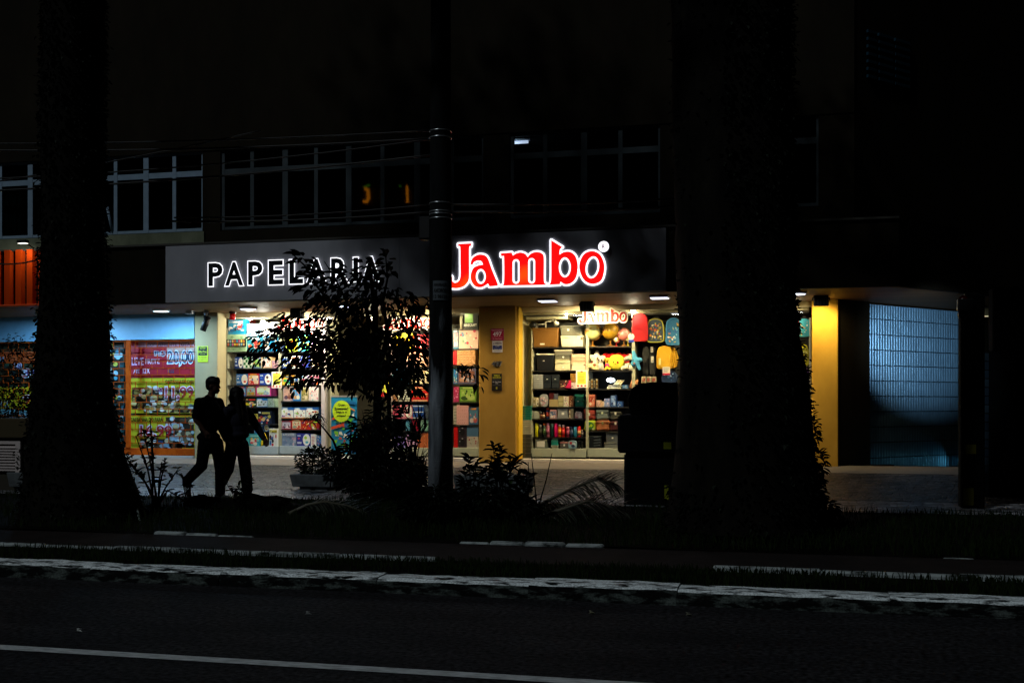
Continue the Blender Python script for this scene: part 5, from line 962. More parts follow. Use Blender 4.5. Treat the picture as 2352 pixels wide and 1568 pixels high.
# middle shelves behind tree and pole
for (k, bay, r, pal, st, lab, nm) in (('F', 'm', (705, 800, 764, 905), ['#a87a5a', '#c89a78', '#8a5a3c'], 'stripes', 'tan gift box left of the black and white boxes', 'gift_box'), ('F', 'm', (766, 785, 878, 905), ['#24221e', '#d8d0bc', '#e0dccc'], 'stripes', 'black and white striped gift boxes in one pack', 'gift_box'), ('F', 'm', (881, 782, 1020, 905), ['#b81418', '#d8c898', '#c82020', '#a8884a'], 'stripes', 'red and gold striped gift box just left of the pole', 'gift_box'), ('F', 'm', (710, 938, 782, 1048), ['#b8405a', '#d87890', '#e8a0a8'], 'dots', 'rose gift box, lower row next to the door frame', 'gift_box'), ('F', 'm', (785, 936, 888, 1048), ['#d87a88', '#b85868', '#e8a8b0'], 'half', 'pink gift box with a grey disc', 'gift_box'), ('F', 'm', (890, 936, 984, 1048), ['#1c48a0', '#e0e0e4', '#2858b0'], 'stripes', 'blue and white gift box left of the pole', 'gift_box'), ('F', 'm', (986, 940, 1060, 1048), ['#3a4250', '#586270'], 'lines', 'slate gift box touching the pole', 'gift_box'), ('F', 'm', (832, 1064, 882, 1150), ['#48809a', '#5a98b0'], 'plain', 'steel blue gift box below the pink ones', 'gift_box'), ('F', 'm', (885, 1062, 938, 1150), ['#8a0c2c', '#b02848'], 'lines', 'dark crimson gift box with a light streak', 'gift_box'), ('F', 'm', (941, 1062, 1022, 1150), ['#7aa898', '#a8c8b8', '#5a8a7a'], 'dots', 'mint patterned gift box left of the pole', 'gift_box'), ('F', 'm', (930, 1170, 1020, 1294), ['#c8683a', '#d88a58', '#a84a24'], 'flowers', 'orange gift bag on the plinth by the pole', 'gift_bag'), ('F', 'm', (715, 1205, 832, 1294), ['#7a68a8', '#9888c0', '#5a4a88'], 'dots', 'lavender gift bag on the plinth behind the tree', 'gift_bag'), ('F', 'm', (835, 1190, 926, 1294), ['#b88ab0', '#d8a8c8'], 'flowers', 'mauve gift bag between the lavender and orange ones', 'gift_bag'), ('F', 'm', (722, 640, 850, 757), ['#1c80a8', '#48a8c8', '#0e5a80'], 'quilt', 'turquoise quilted pouch among the leaves', 'pouch'), ('F', 'm', (882, 640, 1022, 757), ['#c8b898', '#e0d0b0', '#a88a6a'], 'flowers', 'cream flowered pouch left of the pole', 'pouch'), ('F', 'm', (866, 492, 1000, 612), ['#d8a08a', '#e8c0a8', '#c88070'], 'flowers', 'salmon flowered cushion among the leaves', 'cushion'), ('F', 'm', (712, 500, 850, 612), ['#d8b8a8', '#e8d0c0', '#c89888'], 'flowers', 'pale peach cushion among the leaves', 'cushion'), ('F', 'm', (706, 335, 890, 462), ['#b8a830', '#d8c850', '#8a7a1c'], 'quilt', 'yellow quilted bag on the top shelf behind leaves', 'pouch'), ('F', 'm', (900, 345, 1025, 462), ['#b83038', '#d86068', '#e0d0c8'], 'flowers', 'red patterned bag on the top shelf left of the pole', 'pouch'), ('G', 'q', (316, 162, 430, 298), ['#161a14', '#6a9a4c'], 'plain', 'black box with a plain green square on the top shelf', 'gift_box'), ('G', 'q', (222, 300, 268, 461), ['#3a80a8', '#c88898', '#e0d8d8'], 'scene', 'blue and pink narrow box right beside the pole', 'gift_box'), ('G', 'q', (271, 300, 435, 461), ['#d8b0a0', '#c83858', '#5a78a0', '#e0d8c0', '#b83048', '#7aa088', '#e8d0c0'], 'flowers', 'large pink flowery gift box', 'gift_box'), ('G', 'q', (222, 480, 253, 606), ['#b01420', '#d83848'], 'flowers', 'red wavy pouch beside the pole', 'pouch'), ('G', 'q', (256, 478, 410, 606), ['#c08a58', '#d8a878'], 'quilt', 'caramel quilted pouch between pole and column', 'pouch'), ('G', 'q', (225, 632, 259, 756), ['#2868a0', '#d8a838', '#b82828', '#e0e0d8'], 'flowers', 'narrow blue and red book beside the pole', 'book'), ('G', 'q', (262, 630, 414, 756), ['#4a4a68', '#7a4a38', '#a87a60', '#8a8a9c', '#c89888'], 'scene', 'dusky landscape notebook between pole and column', 'notebook'), ('G', 'q', (224, 784, 272, 909), ['#a82858', '#d86888', '#c84878', '#d89ac0'], 'flowers', 'magenta dotted notebook beside the pole', 'notebook'), ('G', 'q', (275, 783, 418, 909), ['#587a28', '#88a848', '#304818', '#a8b868'], 'scene', 'leafy green notebook between pole and column', 'notebook'), ('G', 'q', (250, 940, 352, 1101), ['#d8a0a0', '#a86070', '#c88088'], 'dots', 'pink spiral notebook with tiny flowers', 'notebook'), ('G', 'q', (355, 955, 434, 1101), ['#28588a', '#48789a', '#c8b8c0', '#b84858', '#d88828'], 'scene', 'dark blue fairy tale book', 'book'), ('G', 'q', (228, 1118, 262, 1294), ['#c80c10', '#d82018'], 'plain', 'bright red folder beside the pole', 'folder'), ('G', 'q', (265, 1208, 335, 1294), ['#30202a', '#0c0a0e', '#c8ccd0'], 'drawer', 'dark brown box with a black round front, lower of two', 'drawer_box'), ('G', 'q', (265, 1120, 335, 1208), ['#30202a', '#0c0a0e', '#c8ccd0'], 'drawer', 'dark brown box with a black round front, upper of two', 'drawer_box'), ('G', 'q', (338, 1200, 436, 1294), ['#c8c0b4', '#a83848', '#a8b0a0', '#d0c8bc'], 'flowers', 'white flowered box under the blue one', 'gift_box'), ('G', 'q', (338, 1108, 436, 1200), ['#4a6e94', '#4a6e94'], 'plain', 'plain steel blue box stacked on the white flowered one', 'gift_box')):
    o = game(k, bay, r, pal, st, lab, nm.replace('_', ' '), group=GB, name=nm)
    if 'green square' in lab:
        a, b = bp('q', 322, 172, YI - .003), bp('q', 390, 245, YI - .003); mb = MB(); mb.rect(a.x, b.x, b.z, a.z, YI - .003, pm('#6f9a4c')); a, b = bp('q', 314, 256, YI - .003), bp('q', 420, 276, YI - .003); text(mb, 'MINECRAFT', a.x, b.x, b.z, a.z, YI - .004, pm('#c8c4b8'), .03); mb.build('printed_front', o)
    if 'spiral' in lab:
        mb = MB(); x = bp('q', 238, 1000, YI).x; z1, z0 = bp('q', 240, 945, YI).z, bp('q', 240, 1095, YI).z; mb.box(x - .03, x + .05, YI + .005, YI + .03, z0, z1, pm('#2a2822'))
        for i in range(12): z = z0 + (z1 - z0) * (i + .5) / 12; mb.box(x - .03, x + .03, YI - .006, YI + .004, z - .008, z + .008, pm('#d0ccc0'))
        mb.build('spiral_binding', o)
mb = MB(); q = bp('q', 278, 210, YI); z = SHELVES['G'][0] + .001; mb.tube([(q.x, YI + .1, z), (q.x, YI + .1, z + .3)], .03, M('#c8c0a0', .3), 10); single(mb, 'paper_roll', 'upright cream roll on the top shelf beside the pole', 'roll')
# lamps inside the windows
def bulb(bay, x, y, label, power, col=(1., .86, .62), r=.05, strength=10, Y_=21.97):
    p = bp(bay, x, y, Y_); t = thing('window_lamp', (p.x, p.y, ZS - .25), label, 'lamp', 'lamps inside the shop windows'); mb = MB(); mb.ball(p, r, E(col, strength), 14); mb.build('bulb', t); mb = MB(); mb.tube([(p.x, p.y, p.z + r * .9), (p.x, p.y, ZS - .1)], .014, BLACK, 6); mb.build('stem', t)
    light('lamp', 'POINT', (p.x, p.y - .0, p.z - r - .03), power, col, t, shadow_soft_size=.05)
bulb('l', 533, 205, 'bright lamp over the pale blue box, left of another', 26, (1., .93, .8)); bulb('l', 640, 240, 'bright lamp above the round lettered game box', 26, (1., .93, .8)); bulb('l', 985, 260, 'bright lamp behind the leaves above the dinosaur box', 24, (1., .9, .75))
bulb('r', 950, 152, 'bright lamp at the top left of the red backpack', 15, (1., .85, .58)); bulb('r', 390, 175, 'lamp above the grey and cream boxes', 10, (1., .85, .58), .03, 6); bulb('r', 1700, 160, 'lamp behind the wide trunk', 20, (1., .85, .58)); bulb('r', 2300, 170, 'lamp between trunk and yellow column', 8, (1., .8, .5), .03, 6); bulb('m', 860, 250, 'lamp behind the leaves left of the pole', 26, (1., .85, .6)); bulb('m', 560, 210, 'lamp above the door, behind the leaves', 22, (1., .88, .68)); bulb('q', 300, 140, 'lamp above the green square box', 9, (1., .85, .6), .03, 6)
# ---------------------------------------------------------------- plates on the columns
def plate(name, u0, v0, u1, v1, y, col, label, lines, cat='sign', border=None, thick=.012, extra=None):
    a, b = P(u0, v0, y), P(u1, v1, y); w, h = b.x - a.x, a.z - b.z; t = thing(name, ((a.x + b.x) / 2, y, b.z), label, cat); mb = MB()
    mb.cbox(a.x, b.x, y - thick, y, b.z, a.z, pm(border or col, .35), .004); mb.build('plate', t); mb = MB(); e = .03 if border else 0
    mb.rect(a.x + w * e, b.x - w * e, b.z + h * e, a.z - h * e, y - thick - .001, pm(col, .35))
    for s, x0, x1, za, zb, c in lines:
        if s is None: mb.rect(a.x + w * x0, a.x + w * x1, b.z + h * za, b.z + h * zb, y - thick - .002, pm(c, .4))
        else: text(mb, s, a.x + w * x0, a.x + w * x1, b.z + h * za, b.z + h * zb, y - thick - .003, pm(c, .4), .025)
    if extra: extra(mb, a, b, w, h, y - thick - .003)
    mb.build('lettering', t); return t
def q5(x): return 980 + x * K
def v5(y): return 673.75 + y * K
plate('number_plate', q5(540), v5(295), q5(650), v5(395), YC - .002, '#a81038', 'crimson house number plate on the ochre column', [('497', .16, .84, .34, .72, '#e8dcd8'), ('Papelaria Jambo', .06, .94, .82, .92, '#e0b8b8'), ('Av. Ana Costa', .14, .86, .09, .19, '#e0b8b8'), (None, .1, .9, .765, .785, '#d8a8a8'), (None, .1, .9, .265, .285, '#d8a8a8')], border='#5a1c30')
plate('notice_plate', q5(553), v5(399), q5(637), v5(494), YC - .002, '#d0c8c0', 'small white plate with a navy block under the crimson number plate', [('VESTA', .26, .94, .7, .88, '#38302c'), ('2', .1, .2, .7, .88, '#38302c'), (None, .05, .95, .24, .6, '#1c2868'), ('ALARME', .3, .7, .48, .56, '#c8ccd8'), (None, .12, .88, .38, .42, '#a8b0c8'), ('(13) 3221-4141', .16, .84, .27, .34, '#c8ccd8'), (None, .15, .85, .12, .15, '#888078')])
t = thing('house_number', P(q5(590), v5(618), YC), 'grey metal figures fixed to the ochre column between two plates', 'house number')
for s, x0, x1 in (('4', 547, 574), ('9', 576, 604), ('7', 606, 632)):
    a, b = P(q5(x0), v5(568), YC - .05), P(q5(x1), v5(613), YC - .05); mb = MB(); me = textmesh(s, .02, .1); mb.mesh(me, fit(me, a.x, b.x, b.z, a.z, YC - .03, None, .25), M('#a8acb0', .25, .8)); mb.build('figure', t)
plate('notice_plate', q5(548), v5(673), q5(633), v5(817), YC - .002, '#16161a', 'narrow black plate with yellow lettering, lowest on the ochre column', [('TEMOS', .2, .78, .85, .93, '#c0c030'), ('CONVÊNIO', .1, .92, .73, .83, '#c0c030'), (None, .1, .9, .66, .67, '#8a8a8c'), ('Av. Ana Costa', .08, .92, .49, .56, '#b8b8bc'), ('473', .36, .62, .4, .47, '#b8b8bc'), (None, .1, .9, .32, .33, '#8a8a8c'), ('E', .42, .58, .1, .22, '#c0c030')])
def knot(mb, a, b, w, h, y):
    for dx in (.36, .5, .64): mb.disc(a.x + w * dx, b.z + h * (.87 if dx != .5 else .9), w * .13, h * .05, y - .001, pm('#b8d038'), 12); mb.disc(a.x + w * dx, b.z + h * (.87 if dx != .5 else .9), w * .08, h * .028, y - .002, pm('#14202a'), 12)
plate('alarm_plate', 428.75 + 95 * K, 673.75 + 443 * K, 428.75 + 180 * K, 673.75 + 575 * K, YC - .002, '#b8d038', 'lime and black alarm company plate on the cream column', [(None, .07, .93, .4, .96, '#14202a'), ('ElloTec', .1, .9, .58, .72, '#b8d038'), ('Alarmes', .25, .75, .47, .54, '#8aa030'), ('Tel: 3224.3000', .12, .88, .25, .32, '#48582a'), ('(13) 98827-1216', .08, .92, .1, .17, '#48582a')], extra=knot)
# ---------------------------------------------------------------- neighbour's shop on the left
YR = 21.62
mb = MB(); x0, x1 = X(-60, YR), X(446, YR); zt, zb = P(250, 725, YR).z, P(250, 781, YR).z
mb.box(x0 - 4, x1, YR, YR + .12, zb, ZS - .002, M('#86bcdc', .5)); mb.build('header_panel', bld)
ZB0 = P(440, 1046, YR).z
mb = MB(); mb.box(x0 - 4, x1, YR + .3, YR + .4, ZF - .2, zb, M('#1c3238', .5)); mb.build('shop_front', bld)
mb = MB(); mb.box(x0 - 4, x1 + .05, YR - .12, YR + .25, .3, ZB0 - .005, M('#a29c94', .6)); mb.build('doorstep', bld)
OR = streaked(H('#9a3a0a'), H('#bf5412'), 6, (1, 1, 1), .5, .3, .7, .3, 60.)
rg = thing('roller_grille', ((x0 + x1) / 2, YR, ZB0), 'orange roller grille with a brick pattern of bars, closed over shop posters', 'grille')
zs = [zb - .03 - i * .1445 for i in range(16)]
zs = [z for z in zs if z > ZB0 + .16]
mb = MB()
for z in zs: mb.box(x0, x1, YR + .03, YR + .045, z - .0065, z + .0065, OR)
pit = .262; k = 0
for i, z in enumerate(zs[:-1] + [zs[-1]]):
    zl_ = zs[i + 1] if i + 1 < len(zs) else ZB0 + .15
    x = x1 - .1 - (pit / 2 if i % 2 else 0)
    while x > x0: mb.box(x - .0055, x + .0055, YR + .032, YR + .043, zl_ + .0065, z - .0065, OR); x -= pit
mb.build('lattice', rg)
mb = MB(); mb.cbox(x0, x1, YR + .015, YR + .06, ZB0, ZB0 + .15, OR, .008); mb.build('bottom_bar', rg)
for u in (294, -20): mb = MB(); xx = X(u, YR); mb.cbox(xx - .06, xx + .06, YR - .01, YR + .03, ZB0 + .15, zb - .005, OR, .01); mb.build('post', rg)
YQ = YR + .2
def c7(x, y): return P(257.25 + x * .1836, 765.6 + y * .1836, YQ)
def poster(label, x0, y0, x1, y1, col, items, seed, f=c7, blobs=()):
    a, b = f(x0, y0), f(x1, y1); mb = MB(); w, h = b.x - a.x, a.z - b.z; mb.box(a.x, b.x, YQ, YQ + .006, b.z, a.z, pm(col, .5)); rnd = random.Random(seed)
    for n, (cx, cz, rw, rh, cols, k) in enumerate(blobs):
        mb.rect(a.x + w * max(.01, cx - rw * 1.05), a.x + w * min(.99, cx + rw * 1.05), b.z + h * max(.01, cz - rh * 1.05), b.z + h * min(.99, cz + rh * 1.05), YQ - .0008, pm('#1c180c', .5))
        for i in range(k):
            px, pz = a.x + w * (cx + rnd.uniform(-rw, rw)), b.z + h * (cz + rnd.uniform(-rh, rh)); r = rnd.uniform(.04, .075)
            r = min(r, px - a.x, b.x - px, pz - b.z, a.z - pz)
            if r > .012: mb.disc(px, pz, r, r * .8, YQ - .001 - i * .0003, pm(cols[i % len(cols)], .5), 9)
    for s, xa, ya, xb, yb2, c, halo in items:
        p0, p1 = f(xa, ya), f(xb, yb2)
        if s is None: mb.rect(p0.x, p1.x, p1.z, p0.z, YQ - .012, pm(c, .5)); continue
        if halo: base = textmesh(s, .02, 0); mb.mesh(textmesh(s, .075, 0), fit(textmesh(s, .075, 0), p0.x, p1.x, p1.z, p0.z, YQ - .014), pm(halo, .5)); mb.mesh(textmesh(s, .005, 0), fit(textmesh(s, .075, 0), p0.x, p1.x, p1.z, p0.z, YQ - .016), pm(c, .5))
        else: text(mb, s, p0.x, p1.x, p1.z, p0.z, YQ - .014, pm(c, .5), .03)
    return single(mb, 'price_poster', label, 'poster', 'price posters behind the grille')
NUT = ['#c8b878', '#a89858', '#d8d8c8', '#8a7838', '#b8c8cc', '#6a5a2c']; NUT2 = ['#98c8e0', '#c8d8dc', '#78684a', '#a8c0c8', '#4a4030', '#b8b088']
poster('crimson price poster, topmost behind the grille right of the orange post', 222, 92, 1034, 548, '#a01028', [(None, 690, 170, 1034, 340, '#b89a90', None), (None, 330, 95, 1034, 160, '#b8808a', None), ('CONVENIENTE TOTAL', 440, 125, 1010, 155, '#6a3848', None), ('R$', 530, 215, 680, 290, '#0e4a78', '#cfe4f4'), ('20,00', 690, 205, 1030, 420, '#0e4a78', '#cfe4f4'), ('LEVE', 250, 300, 400, 400, '#d8b8d8', None), ('FRETE', 420, 320, 600, 380, '#d8c0e0', None), ('ATÉ', 270, 440, 350, 500, '#d8b8d8', None), ('12X', 390, 430, 480, 500, '#d8b8d8', None), ('KG', 700, 450, 780, 490, '#28486a', None), (None, 230, 105, 300, 160, '#b01030', None)], 1)
poster('yellow price poster for cashew nuts at eleven ninety nine', 200, 560, 1034, 1000, '#b8b41c', [('CASTANHA DE CAJU', 670, 580, 1120 - 90, 636, '#3a3a10', None), ('R$', 550, 680, 640, 740, '#7a2068', '#d8d0e8'), ('11,99', 660, 655, 1032, 850, '#a01028', '#d8d0e8'), ('100g', 965, 880, 1030, 920, '#0e4a88', None)], 2, blobs=((.42, .42, .34, .3, NUT, 60), (.62, .12, .36, .1, NUT, 26)))
poster('yellow price poster for brazil nuts at sixteen ninety nine', 200, 1020, 1034, 1452, '#b8b41c', [('CASTANHA DO PARÁ', 235, 1038, 640, 1100, '#3a3a10', None), ('16,99', 345, 1130, 765, 1330, '#a01028', '#d8d0e8'), ('100g', 570, 1340, 640, 1366, '#0e4a88', None)], 3, blobs=((.78, .5, .2, .42, NUT2, 44), (.5, .16, .3, .14, NUT2, 22)))
def cl(x, y): return P(x * .2343, 765.6 + y * .2343, YQ)
poster('teal poster with pale blue streaks, between ivy trunk and orange post', 1000, 85, 1215, 1190, '#14424c', [], 4, cl, blobs=((.5, .5, .45, .48, ['#28686a', '#88c0d0', '#1c5058', '#a8b040', '#3a88a0', '#0e3038'], 70),))
poster('dark green and orange price poster left of the ivy trunk', -40, 95, 430, 520, '#203428', [(None, -40, 180, 430, 290, '#b85a30', None), ('R$ 5', -30, 230, 45, 280, '#48a8d8', None), ('39', 215, 335, 400, 440, '#4a3a78', '#c0d8f0'), ('28', 130, 290, 220, 350, '#4a3a78', '#c0d0f0'), ('L', 340, 310, 395, 380, '#a01828', '#c0c8f0')], 5, cl, blobs=((.5, .3, .45, .25, ['#28483a', '#16282a', '#3a3a28'], 30),))
poster('yellow oat flakes price poster left of the ivy trunk', -40, 526, 420, 810, '#b8b41c', [('AVEIA FLOCOS', 140, 540, 470, 582, '#3a4a18', None), ('9,', 225, 595, 350, 725, '#a01828', '#d0c8e8'), (None, -40, 740, 420, 805, '#78b8c8', None), ('12', 10, 660, 90, 720, '#78b8d8', None)], 6, cl)
poster('blue price poster at knee height left of the ivy trunk', -40, 815, 430, 1170, '#1c3a5a', [('15', 310, 820, 350, 860, '#98b8f0', None), ('9,49', 300, 930, 420, 1020, '#8ab8f0', None)], 7, cl, blobs=((.6, .5, .36, .42, ['#4a8ac8', '#16283a', '#98c0e0', '#2a4a6a'], 34),))
# orange ribbed sign over the neighbour's shop
mb = MB(); xa, xb = X(-90, YS - .06), X(160, YS - .06); n = int((xb - xa) / .042); OP = M('#a93606', .28, 0, .1, 4)
vs = []
for i in range(n + 1):
    x = xa + (xb - xa) * i / n; d = (0, 0, 0, 0, .15, .15)[i % 6]
    for z in (ZS + .03, ZT + .02): vs.append((x, YS - .09 + d, z))
mb.add(vs, [(2 * i, 2 * i + 2, 2 * i + 3, 2 * i + 1) for i in range(n)], OP)
sg2 = thing('ribbed_sign', ((xa + xb) / 2, YS - .06, ZS), 'glossy orange ribbed fascia sign left of the ivy trunk', 'sign'); mb.build('ribbed_panel', sg2); mb = MB(); mb.cbox(xa, xb, YS - .12, YS - .005, ZS - .012, ZS + .03, M('#b03c0c', .4), .01); mb.build('bottom_trim', sg2)
p = P(40, 571, YS - .5); t = thing('sign_lamp', (p.x, YS - .1, ZT), 'small lit lamp on a bracket above the orange ribbed sign', 'lamp'); mb = MB(); mb.tube([(p.x, YS - .0, ZT + .04), (p.x, YS - .32, ZT + .14)], .014, BLACK, 6); mb.build('bracket', t); mb = MB(); mb.cbox(p.x - .1, p.x + .1, YS - .4, YS - .28, ZT + .1, ZT + .16, BLACK, .01); mb.build('housing', t)
mb = MB(); mb.box(p.x - .085, p.x + .085, YS - .385, YS - .295, ZT + .094, ZT + .0985, E((1., .95, .85), 3.)); mb.build('lens', t); light('lamp', 'SPOT', (p.x, YS - .34, ZT + .08), 17, (1., .93, .8), t, aim=(p.x - .5, YS, ZS + .3), spot_size=R_(150), spot_blend=.6, shadow_soft_size=.06)
# ---------------------------------------------------------------- corner gate and right edge
gt = thing('corrugated_gate', (*turn((tg0 + tg1) / 2, 0, (CX, CYY)), .3), 'pale blue ribbed metal gate with thin crossbars, lit at night round the corner', 'gate')
GM = M('#5b7f98', .3, .4, .35, 5); mb = MB(); n = int((tg1 - tg0) / .0165); zb, zt = .31, 3.43; vs = []
for i in range(n + 1):
    t = tg0 + .01 + (tg1 - tg0 - .02) * i / n; x, y = turn(t, -.06 + .02 * math.sin(i * 2 * math.pi / 5), (CX, CYY)); vs += [(x, y, zb), (x, y, zt)]
mb.add(vs, [(2 * i, 2 * i + 2, 2 * i + 3, 2 * i + 1) for i in range(n)], GM, True); mb.build('ribbed_sheet', gt)
for i in range(11):
    z = zb + .24 + i * .29; mb = MB(); a, b, c, d = turn(tg0 + .01, -.042, (CX, CYY)), turn(tg1 - .01, -.042, (CX, CYY)), turn(tg1 - .01, -.05, (CX, CYY)), turn(tg0 + .01, -.05, (CX, CYY)); poly(mb, [a, b, c, d], z - .007, z + .007, M('#020303', .8, spec=.02)); mb.build('crossbar', gt)
mb = MB(); [poly(mb, [turn(ta, .0, (CX, CYY)), turn(tb, .0, (CX, CYY)), turn(tb, -.1, (CX, CYY)), turn(ta, -.1, (CX, CYY))], .2, ZS - .003, BLACK) for ta, tb in ((tg1 - .012, tg1 + .05),)]; mb.build('frame', gt)
x, y = turn(tg1 - .5, .8, (CX, CYY)); t = thing('gate_lamp', (x, y, ZS), 'boxy cream lamp under the canopy in front of the blue gate', 'lamp'); mb = MB(); mb.cbox(x - .16, x + .16, y - .1, y + .1, ZS - .2, ZS - .05, M('#b8a878', .5), .02); mb.build('housing', t); mb = MB(); mb.box(x - .02, x + .02, y - .02, y + .02, ZS - .05, ZS, BLACK); mb.build('bracket', t); mb = MB(); mb.box(x - .12, x + .12, y - .07, y + .07, ZS - .206, ZS - .201, E((1., .8, .5), .8)); mb.build('lens', t)

x, y = turn(tg1 - .25, .55, (CX, CYY)); t = thing('added_foot_light', (x, y, .3), 'low dark lamp washing the foot of the blue gate', 'lamp'); mb = MB(); mb.cbox(x - .1, x + .1, y - .08, y + .08, .3, .42, BLACK, .015); mb.build('housing', t); mb = MB(); mb.box(x - .08, x + .04, y + .0805, y + .085, .33, .4, E((.3, .85, 1.), .6)); mb.build('lens', t); gx, gy = turn(tg1 - 1.1, 0, (CX, CYY)); light('lamp', 'SPOT', (x - .02, y + .12, .40), 26, (.25, .8, 1.), t, aim=(gx, gy, .34), spot_size=R_(70), spot_blend=.9, shadow_soft_size=.05)  # added uplight, makes the bright strip along the foot of the gate
# dark garage posts, warning lights and tiled pier right of the gate
def at_pt(u, v, z): return G(u, v, z)
g = at_pt(2230, 1165, .18); t = thing('barrier_post', (g.x, g.y, .18), 'dark post with two dull yellow reflectors at the garage entrance', 'post'); h = 3.0; mb = MB(); mb.cbox(g.x - .14, g.x + .16, g.y - .1, g.y + .16, .17, h, M('#060607', .8, spec=.05), .02); mb.build('post', t)
for v0, v1, o_ in ((1020, 1042, .02), (1120, 1160, -.01)):
    a, b = P(2214, v0, g.y - .105), P(2232, v1, g.y - .105); mb = MB(); mb.box(g.x - .1 + o_, g.x + .03 + o_, g.y - .107, g.y - .1, b.z, a.z, M('#5c5812', .5, spec=.1)); mb.build('reflector', t)
wl = thing('warning_light', (g.x - .1, g.y, h), 'pair of unlit red warning lamps on the garage post', 'lamp')
for v in (693, 722): q = P(2213, v, g.y - .1); mb = MB(); mb.ball((q.x, q.y, q.z), .075, M('#3c0603', .25), 14, (1, .8, 1.1)); mb.build('red_lens', wl)
mb = MB(); mb.cbox(g.x - .08, g.x + .08, g.y - .05, g.y + .1, h - .01, P(2213, 690, g.y).z + .1, BLACK, .02); mb.build('mast', wl)
qx, qy, qz = g.x - .1, g.y - .05, 2.86; t = thing('added_gate_light', (qx, qy, qz), 'small black floodlight on the garage post, turned to the blue gate', 'floodlight'); mb = MB(); mb.cbox(qx - .1, qx + .1, qy - .24, qy - .1, qz - .08, qz + .08, BLACK, .015); mb.build('housing', t); mb = MB(); mb.box(qx - .02, qx + .02, qy - .12, qy - .05, qz - .02, qz + .02, BLACK); mb.build('bracket', t)  # housing and the spot below are added to light the gate
gx, gy = turn(tg0 + (tg1 - tg0) * .44, 0, (CX, CYY)); lx_, ly_ = qx - .18, qy - .1; light('lamp', 'SPOT', (lx_, ly_, qz), 1750, (.62, .82, 1.), t, aim=(gx, gy, 2.72), spot_size=R_(24), spot_blend=1., shadow_soft_size=.08)
for u0, u1, v0, v1, lab, rows in ((2251, 2272, 810, 1165, 'narrow pier faced with bluish grey tiles right of the garage post', 17), (2338, 2375, 735, 865, 'patch of blue tiled wall at the right edge, higher than the narrow pier', 8)):
    y = 17.6 if rows == 17 else 23.2; a, b = P(u0, v0, y), P(u1, v1, y); z0 = b.z if rows != 17 else .17; t = thing('tiled_pier' if rows == 17 else 'tiled_wall', ((a.x + b.x) / 2, y, z0), lab, 'pier' if rows == 17 else 'wall'); mb = MB(); mb.box(a.x - .02, b.x + .35, y + .004, y + .5, .1, a.z + (1.2 if rows != 17 else .02), M('#0e1114', .8)); mb.build('core', t); mb = MB()
    for i in range(rows):
        c = 1 if rows == 17 else 3
        for j in range(c): zz0, zz1 = z0 + (a.z - z0) * i / rows, z0 + (a.z - z0) * (i + 1) / rows; mb.cbox(a.x + (b.x - a.x) * j / c + .004, a.x + (b.x - a.x) * (j + 1) / c - .004, y - .012, y + .003, zz0 + .006, zz1 - .006, M(['#48627a', '#526c80', '#3e5870'][(i + j) % 3], .2), .004)
    mb.build('tile_facing', t)
g2 = P(2300, 1150, 18.2); mb = MB(); mb.cbox(g2.x - .12, g2.x + .9, 18.2, 18.6, .1, 3.3, M('#060608', .8, spec=.05), .02); single(mb, 'gate_pillar', 'dark pillar between the tiled pier and the blue tiled wall', 'pillar')
# ---------------------------------------------------------------- street things
CONC = streaked(H('#141617'), H('#5f666c'), 4.5, (2.4, 2.4, .4), .85, .3, .7, .5, 60.)
CONCD = streaked(H('#46494a'), H('#6a7072'), 4, (1, 1, 1), .85, .3, .7, .5, 60.)
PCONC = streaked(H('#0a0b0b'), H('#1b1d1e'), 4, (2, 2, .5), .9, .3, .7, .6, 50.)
nt = PCONC.node_tree; b = nt.nodes['Principled BSDF']; old = b.inputs['Base Color'].links[0].from_socket          # streaky whitewash below; shade on the upper shaft put in as darker colour
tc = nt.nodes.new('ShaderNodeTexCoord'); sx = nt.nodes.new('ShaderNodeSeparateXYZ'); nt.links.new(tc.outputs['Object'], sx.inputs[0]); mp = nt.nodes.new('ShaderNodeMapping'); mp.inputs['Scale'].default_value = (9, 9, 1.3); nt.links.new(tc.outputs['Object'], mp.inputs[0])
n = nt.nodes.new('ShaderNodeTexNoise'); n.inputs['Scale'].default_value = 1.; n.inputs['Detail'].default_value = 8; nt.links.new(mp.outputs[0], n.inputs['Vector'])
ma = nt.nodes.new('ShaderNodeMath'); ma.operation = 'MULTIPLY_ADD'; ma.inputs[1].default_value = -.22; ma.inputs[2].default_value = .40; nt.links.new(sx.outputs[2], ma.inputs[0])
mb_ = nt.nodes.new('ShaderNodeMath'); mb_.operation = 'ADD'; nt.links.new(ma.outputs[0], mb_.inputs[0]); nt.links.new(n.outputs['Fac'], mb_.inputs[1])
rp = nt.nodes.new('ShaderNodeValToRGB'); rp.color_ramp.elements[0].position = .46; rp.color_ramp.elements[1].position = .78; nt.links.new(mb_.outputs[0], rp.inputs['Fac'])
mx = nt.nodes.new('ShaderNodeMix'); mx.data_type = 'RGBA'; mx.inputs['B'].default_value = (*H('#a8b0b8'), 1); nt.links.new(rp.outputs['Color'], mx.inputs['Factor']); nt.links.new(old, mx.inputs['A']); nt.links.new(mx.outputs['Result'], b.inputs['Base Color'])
b_ = G(1012, 1180, .17); PX, PY = b_.x, b_.y
pole = thing('utility_pole', (PX, PY, .15), 'concrete utility pole in front of the red logo sign, with bands and a paper sign', 'utility pole'); mb = MB(); k = PY / (( (1012-1176)/FPX) * SA + CA) / FPX
mb.tube([(PX, PY, .12), (PX, PY, 2.5), (PX, PY, 5.2), (PX + .01, PY, 9.5)], [29.5 * k, 26.5 * k, 24 * k, 20 * k], PCONC, 22); mb.build('shaft', pole)
